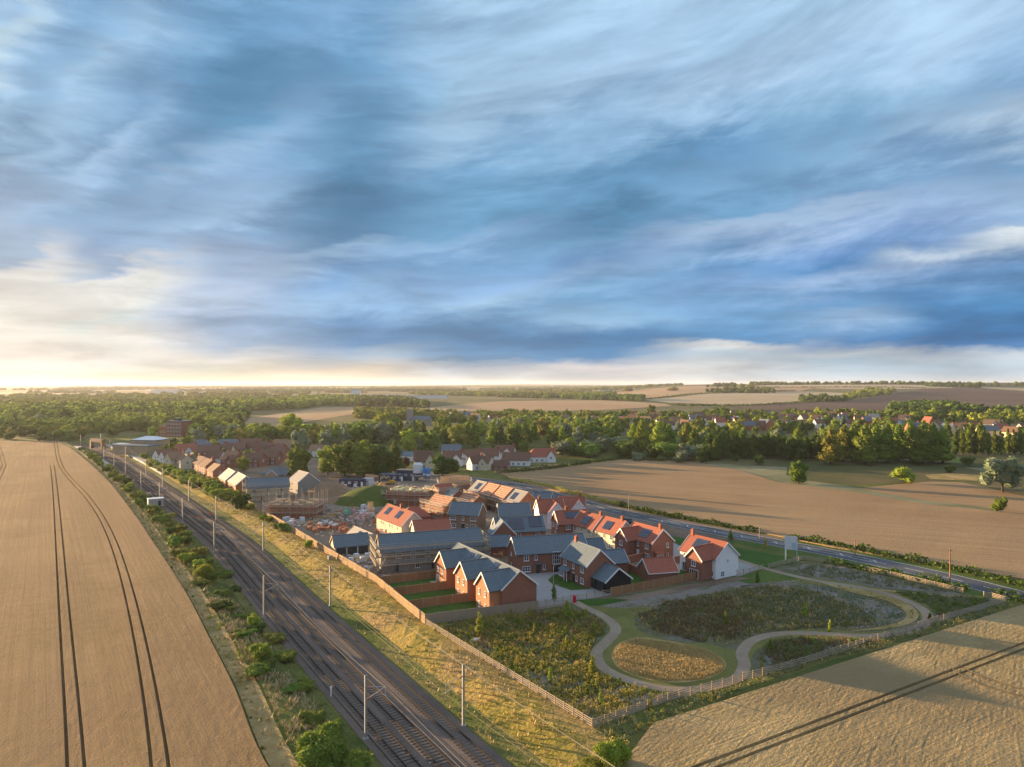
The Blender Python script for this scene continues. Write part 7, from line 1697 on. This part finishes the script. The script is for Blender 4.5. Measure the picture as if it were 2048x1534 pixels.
def bushes(name, polys, n, h, mat, nl=26, leaf=.13, clump=None, wide=.9, keep=1.6):
    for poly, sh in polys: pass
    V = []; m = 0
    for poly, sh in polys:
        xs = [p[0] for p in poly]; ys = [p[1] for p in poly]; k = int(n * sh * 4)
        X = rng.uniform(min(xs), max(xs), k); Y = rng.uniform(min(ys), max(ys), k); ok = in_poly(X, Y, poly) & (np.abs(line_dist(PATH[::4], X, Y)) > keep)
        if clump: ok &= (np.sin(X * clump + 1.3 * np.sin(Y * clump * .7)) * np.sin(Y * clump * 1.1 + 2 * np.sin(X * clump * .5)) > rng.uniform(-.8, .5, k))
        X, Y = X[ok][:int(n * sh)], Y[ok][:int(n * sh)]; q = len(X)
        H = rng.uniform(*h, q); c = np.repeat(np.stack([X, Y, hgt(X, Y)], 1), nl, 0); Hr = np.repeat(H, nl); kk = len(c)
        d = rng.normal(size=(kk, 3)); d /= np.linalg.norm(d, axis=1)[:, None]; d[:, 2] = np.abs(d[:, 2]); rr = rng.uniform(.45, 1.05, kk)
        c = c + d * rr[:, None] * np.stack([Hr * wide * .62, Hr * wide * .62, Hr], 1)
        a = np.cross(d, rng.normal(size=(kk, 3))) + np.array([0, 0, .8]); a /= np.linalg.norm(a, axis=1)[:, None]; b = np.cross(a, rng.normal(size=(kk, 3))); b /= np.linalg.norm(b, axis=1)[:, None]
        s = leaf * rng.uniform(.6, 1.5, kk)[:, None] * 1.0
        V.append(np.stack([c - a * s * 1.5, c - b * s * .6, c + a * s * 1.5, c + b * s * .6], 1).reshape(-1, 3))
    V = np.concatenate(V)
    return tag(link(name, np_mesh(name, V, np.arange(len(V)).reshape(-1, 4), MAT[mat])), kind='stuff')
LOWER = px_poly([(862, 1256), (1000, 1232), (1150, 1222), (1205, 1240), (1216, 1262), (1195, 1282), (1178, 1306), (1190, 1336), (1230, 1362), (1300, 1382), (1350, 1390), (1187, 1448), (1010, 1338)])
UPPER = px_poly([(862, 1256), (1070, 1226), (1150, 1222), (1205, 1240), (1200, 1262), (1160, 1290), (990, 1300), (900, 1280)])
DARK = px_poly([(1276, 1232), (1330, 1206), (1440, 1186), (1540, 1172), (1640, 1186), (1730, 1225), (1760, 1250), (1640, 1256), (1540, 1262), (1490, 1278), (1400, 1284), (1310, 1262)])
DARKL = px_poly([(1276, 1232), (1330, 1206), (1460, 1196), (1500, 1240), (1480, 1275), (1400, 1284), (1310, 1262)])
GREY = px_poly([(1560, 1172), (1660, 1175), (1770, 1205), (1812, 1232), (1770, 1252), (1640, 1256), (1560, 1215)])
SMALLP = px_poly([(1515, 1318), (1545, 1284), (1640, 1277), (1760, 1284), (1640, 1312), (1560, 1338)])
RIGHTP = px_poly([(1790, 1184), (1960, 1198), (1985, 1205), (1880, 1235), (1862, 1215)])
TOPP = px_poly([(1620, 1130), (1700, 1142), (1900, 1184), (1760, 1174), (1640, 1155), (1590, 1144)])
EDGE = px_poly([(1170, 1462), (1336, 1406), (1600, 1334), (1850, 1255), (2012, 1208), (2040, 1222), (1848, 1275), (1665, 1318), (1483, 1383), (1300, 1450), (1240, 1500)])
bushes('golden_scrub', [(LOWER, 1)], 1050, (.5, 1.15), 'leaf_gold', 24, .085, .55); bushes('green_scrub', [(LOWER, .5), (SMALLP, .12), (RIGHTP, .14), (UPPER, .24)], 1500, (.4, 1.1), 'leaf_mid', 24, .09, .4)
bushes('olive_scrub', [(LOWER, .55), (DARK, .45)], 1500, (.4, 1.0), 'leaf_olive', 24, .09, .7); bushes('brown_scrub', [(DARKL, .6), (UPPER, .25), (SMALLP, .15)], 1000, (.5, 1.3), 'leaf_brown', 26, .10, .5)
bushes('dark_scrub', [(DARK, .7), (SMALLP, .1), (TOPP, .1), (RIGHTP, .1)], 1800, (.3, 1.0), 'leaf_scrub', 26, .10, None); bushes('grey_scrub', [(GREY, .7), (SMALLP, .1), (UPPER, .2)], 800, (.2, .6), 'leaf_grey', 18, .09, .6)
bushes('field_edge_scrub', [(EDGE, 1)], 900, (.4, 1.2), 'leaf_scrub', 24, .11, None, keep=0); LOOSE = px_poly([(1180, 1215), (1260, 1215), (1275, 1262), (1460, 1290), (1540, 1262), (1840, 1262), (1868, 1230), (1800, 1190), (1640, 1160), (1560, 1160), (1330, 1205)])
bushes('loose_weeds', [(LOOSE, 1)], 420, (.12, .4), 'leaf_scrub', 14, .09, None); bushes('loose_weeds', [(LOOSE, .5), (TOPP, .3), (RIGHTP, .2)], 260, (.15, .5), 'leaf_gold', 14, .07, .4)
bushes('field_edge_scrub', [(EDGE, 1)], 420, (.4, 1.0), 'leaf_gold', 20, .10, .35, keep=0)
material('blade_gold', (.62, .46, .20), (.50, .37, .15), .3, rough=.8); material('blade_green', (.27, .26, .05), (.34, .29, .07), .2, rough=.8); material('blade_pale', (.56, .44, .25), (.46, .35, .18), .3, rough=.8)
GOLDP = px_poly([(1226, 1312), (1240, 1290), (1275, 1278), (1340, 1286), (1410, 1300), (1446, 1322), (1442, 1342), (1400, 1360), (1330, 1362), (1268, 1350), (1238, 1334)])
tufts('golden_grass_tufts', [(LOOSE, 1)], 2600, (.12, .35), 'blade_gold', .035, 4, clump=.35)
tufts('golden_grass_tufts', [(GOLDP, 1)], 8000, (.25, .55), 'blade_gold', .03, 5)
tufts('golden_grass_tufts', [(LOWER, .4), (DARK, .3), (EDGE, .3)], 4200, (.35, .8), 'blade_gold', .05, 5, clump=.5)
bank_poly = [tuple(p) for p in offset_line(RL, 6.2) if 60 < p[1] < 300] + [tuple(p) for p in np.array(fence_l)[::-1] if p[1] < 300]
tufts('bank_grass_tufts', [(bank_poly, 1)], 7000, (.25, .6), 'blade_green', .07, 5, clump=.3)
tufts('bank_grass_tufts', [(bank_poly, 1)], 13000, (.3, .85), 'blade_gold', .05, 5, clump=.16)
lb = [tuple(p) for p in FE if 60 < p[1] < 330] + [tuple(p) for p in offset_line(RL, -7.6) if 60 < p[1] < 330][::-1]
tufts('lineside_grass_tufts', [(lb, 1)], 8000, (.25, .7), 'blade_green', .07, 5, clump=.28)
marg = [(p[0] + .3, p[1]) for p in FE if 56 < p[1] < 420] + [(p[0] + 4.2, p[1] + 1.5) for p in FE if 56 < p[1] < 420][::-1]
tufts('dry_margin_grass', [(marg, 1)], 9000, (.5, 1.1), 'blade_pale', .06, 6, lean=.5)
lb2 = [lin_pt(y, .3) for y in range(84, 150, 4)] + [lin_pt(y, .8) for y in range(84, 150, 4)][::-1]
tufts('dry_margin_grass', [(lb2, 1)], 2600, (.4, .9), 'blade_pale', .05, 6, lean=.5, clump=.33)
bushes('lineside_weeds', [(lb, 1)], 1400, (.3, 1.0), 'leaf_mid', 24, .12, .25, keep=0)
CROPR = []

# ------------------------------------------------------------------ haze
hb = MB().box((0, 7900, 42), (40000, 17000, 88)).mesh('haze', None)
hm = bpy.data.materials.new('haze'); hm.use_nodes = True; t = NT(hm.node_tree); t.n.clear()
pv = t.n.new('ShaderNodeVolumePrincipled'); pv.inputs['Density'].default_value = HAZE_D = 4.4e-5
pv.inputs['Color'].default_value = (.88, .92, 1.0, 1); pv.inputs['Anisotropy'].default_value = .32
mo = t.n.new('ShaderNodeOutputMaterial'); t.l.new(pv.outputs[0], mo.inputs['Volume'])
hb.materials.append(hm); tag(link('haze', hb), kind='stuff')

# ------------------------------------------------------------------ labels: things of one look get their place in the row
ORD = ['leftmost', 'second', 'third', 'fourth', 'fifth', 'sixth', 'seventh', 'eighth', 'ninth', 'tenth', 'eleventh', 'twelfth', 'thirteenth', 'fourteenth', 'fifteenth', 'sixteenth', 'seventeenth', 'eighteenth', 'nineteenth', 'twentieth']
def plural_first(l):
    ws = l.split(); 
    for i, w_ in enumerate(ws):
        if w_ in ('tree', 'conifer', 'shrub', 'house', 'poplar', 'pallet', 'willow'): ws[i] = w_ + 's'; break
    return ' '.join(ws)
_by = {}
for o in scene.objects:
    if o.parent is None and 'label' in o and o.get('kind') is None: _by.setdefault(o['label'], []).append(o)
for l, os_ in _by.items():
    if len(os_) < 2: continue
    os_.sort(key=lambda o: o.location.x / max(1, o.location.y))
    n = len(os_)
    for i, o in enumerate(os_):
        if i < (n + 1) // 2 and i < 20: t_ = ORD[i] + (' from left' if i else '')
        elif n - 1 - i < 20: t_ = ('rightmost' if i == n - 1 else ORD[n - 1 - i] + ' from right')
        else: t_ = None
        if t_: o['label'] = f"{t_} of the {plural_first(l)}"
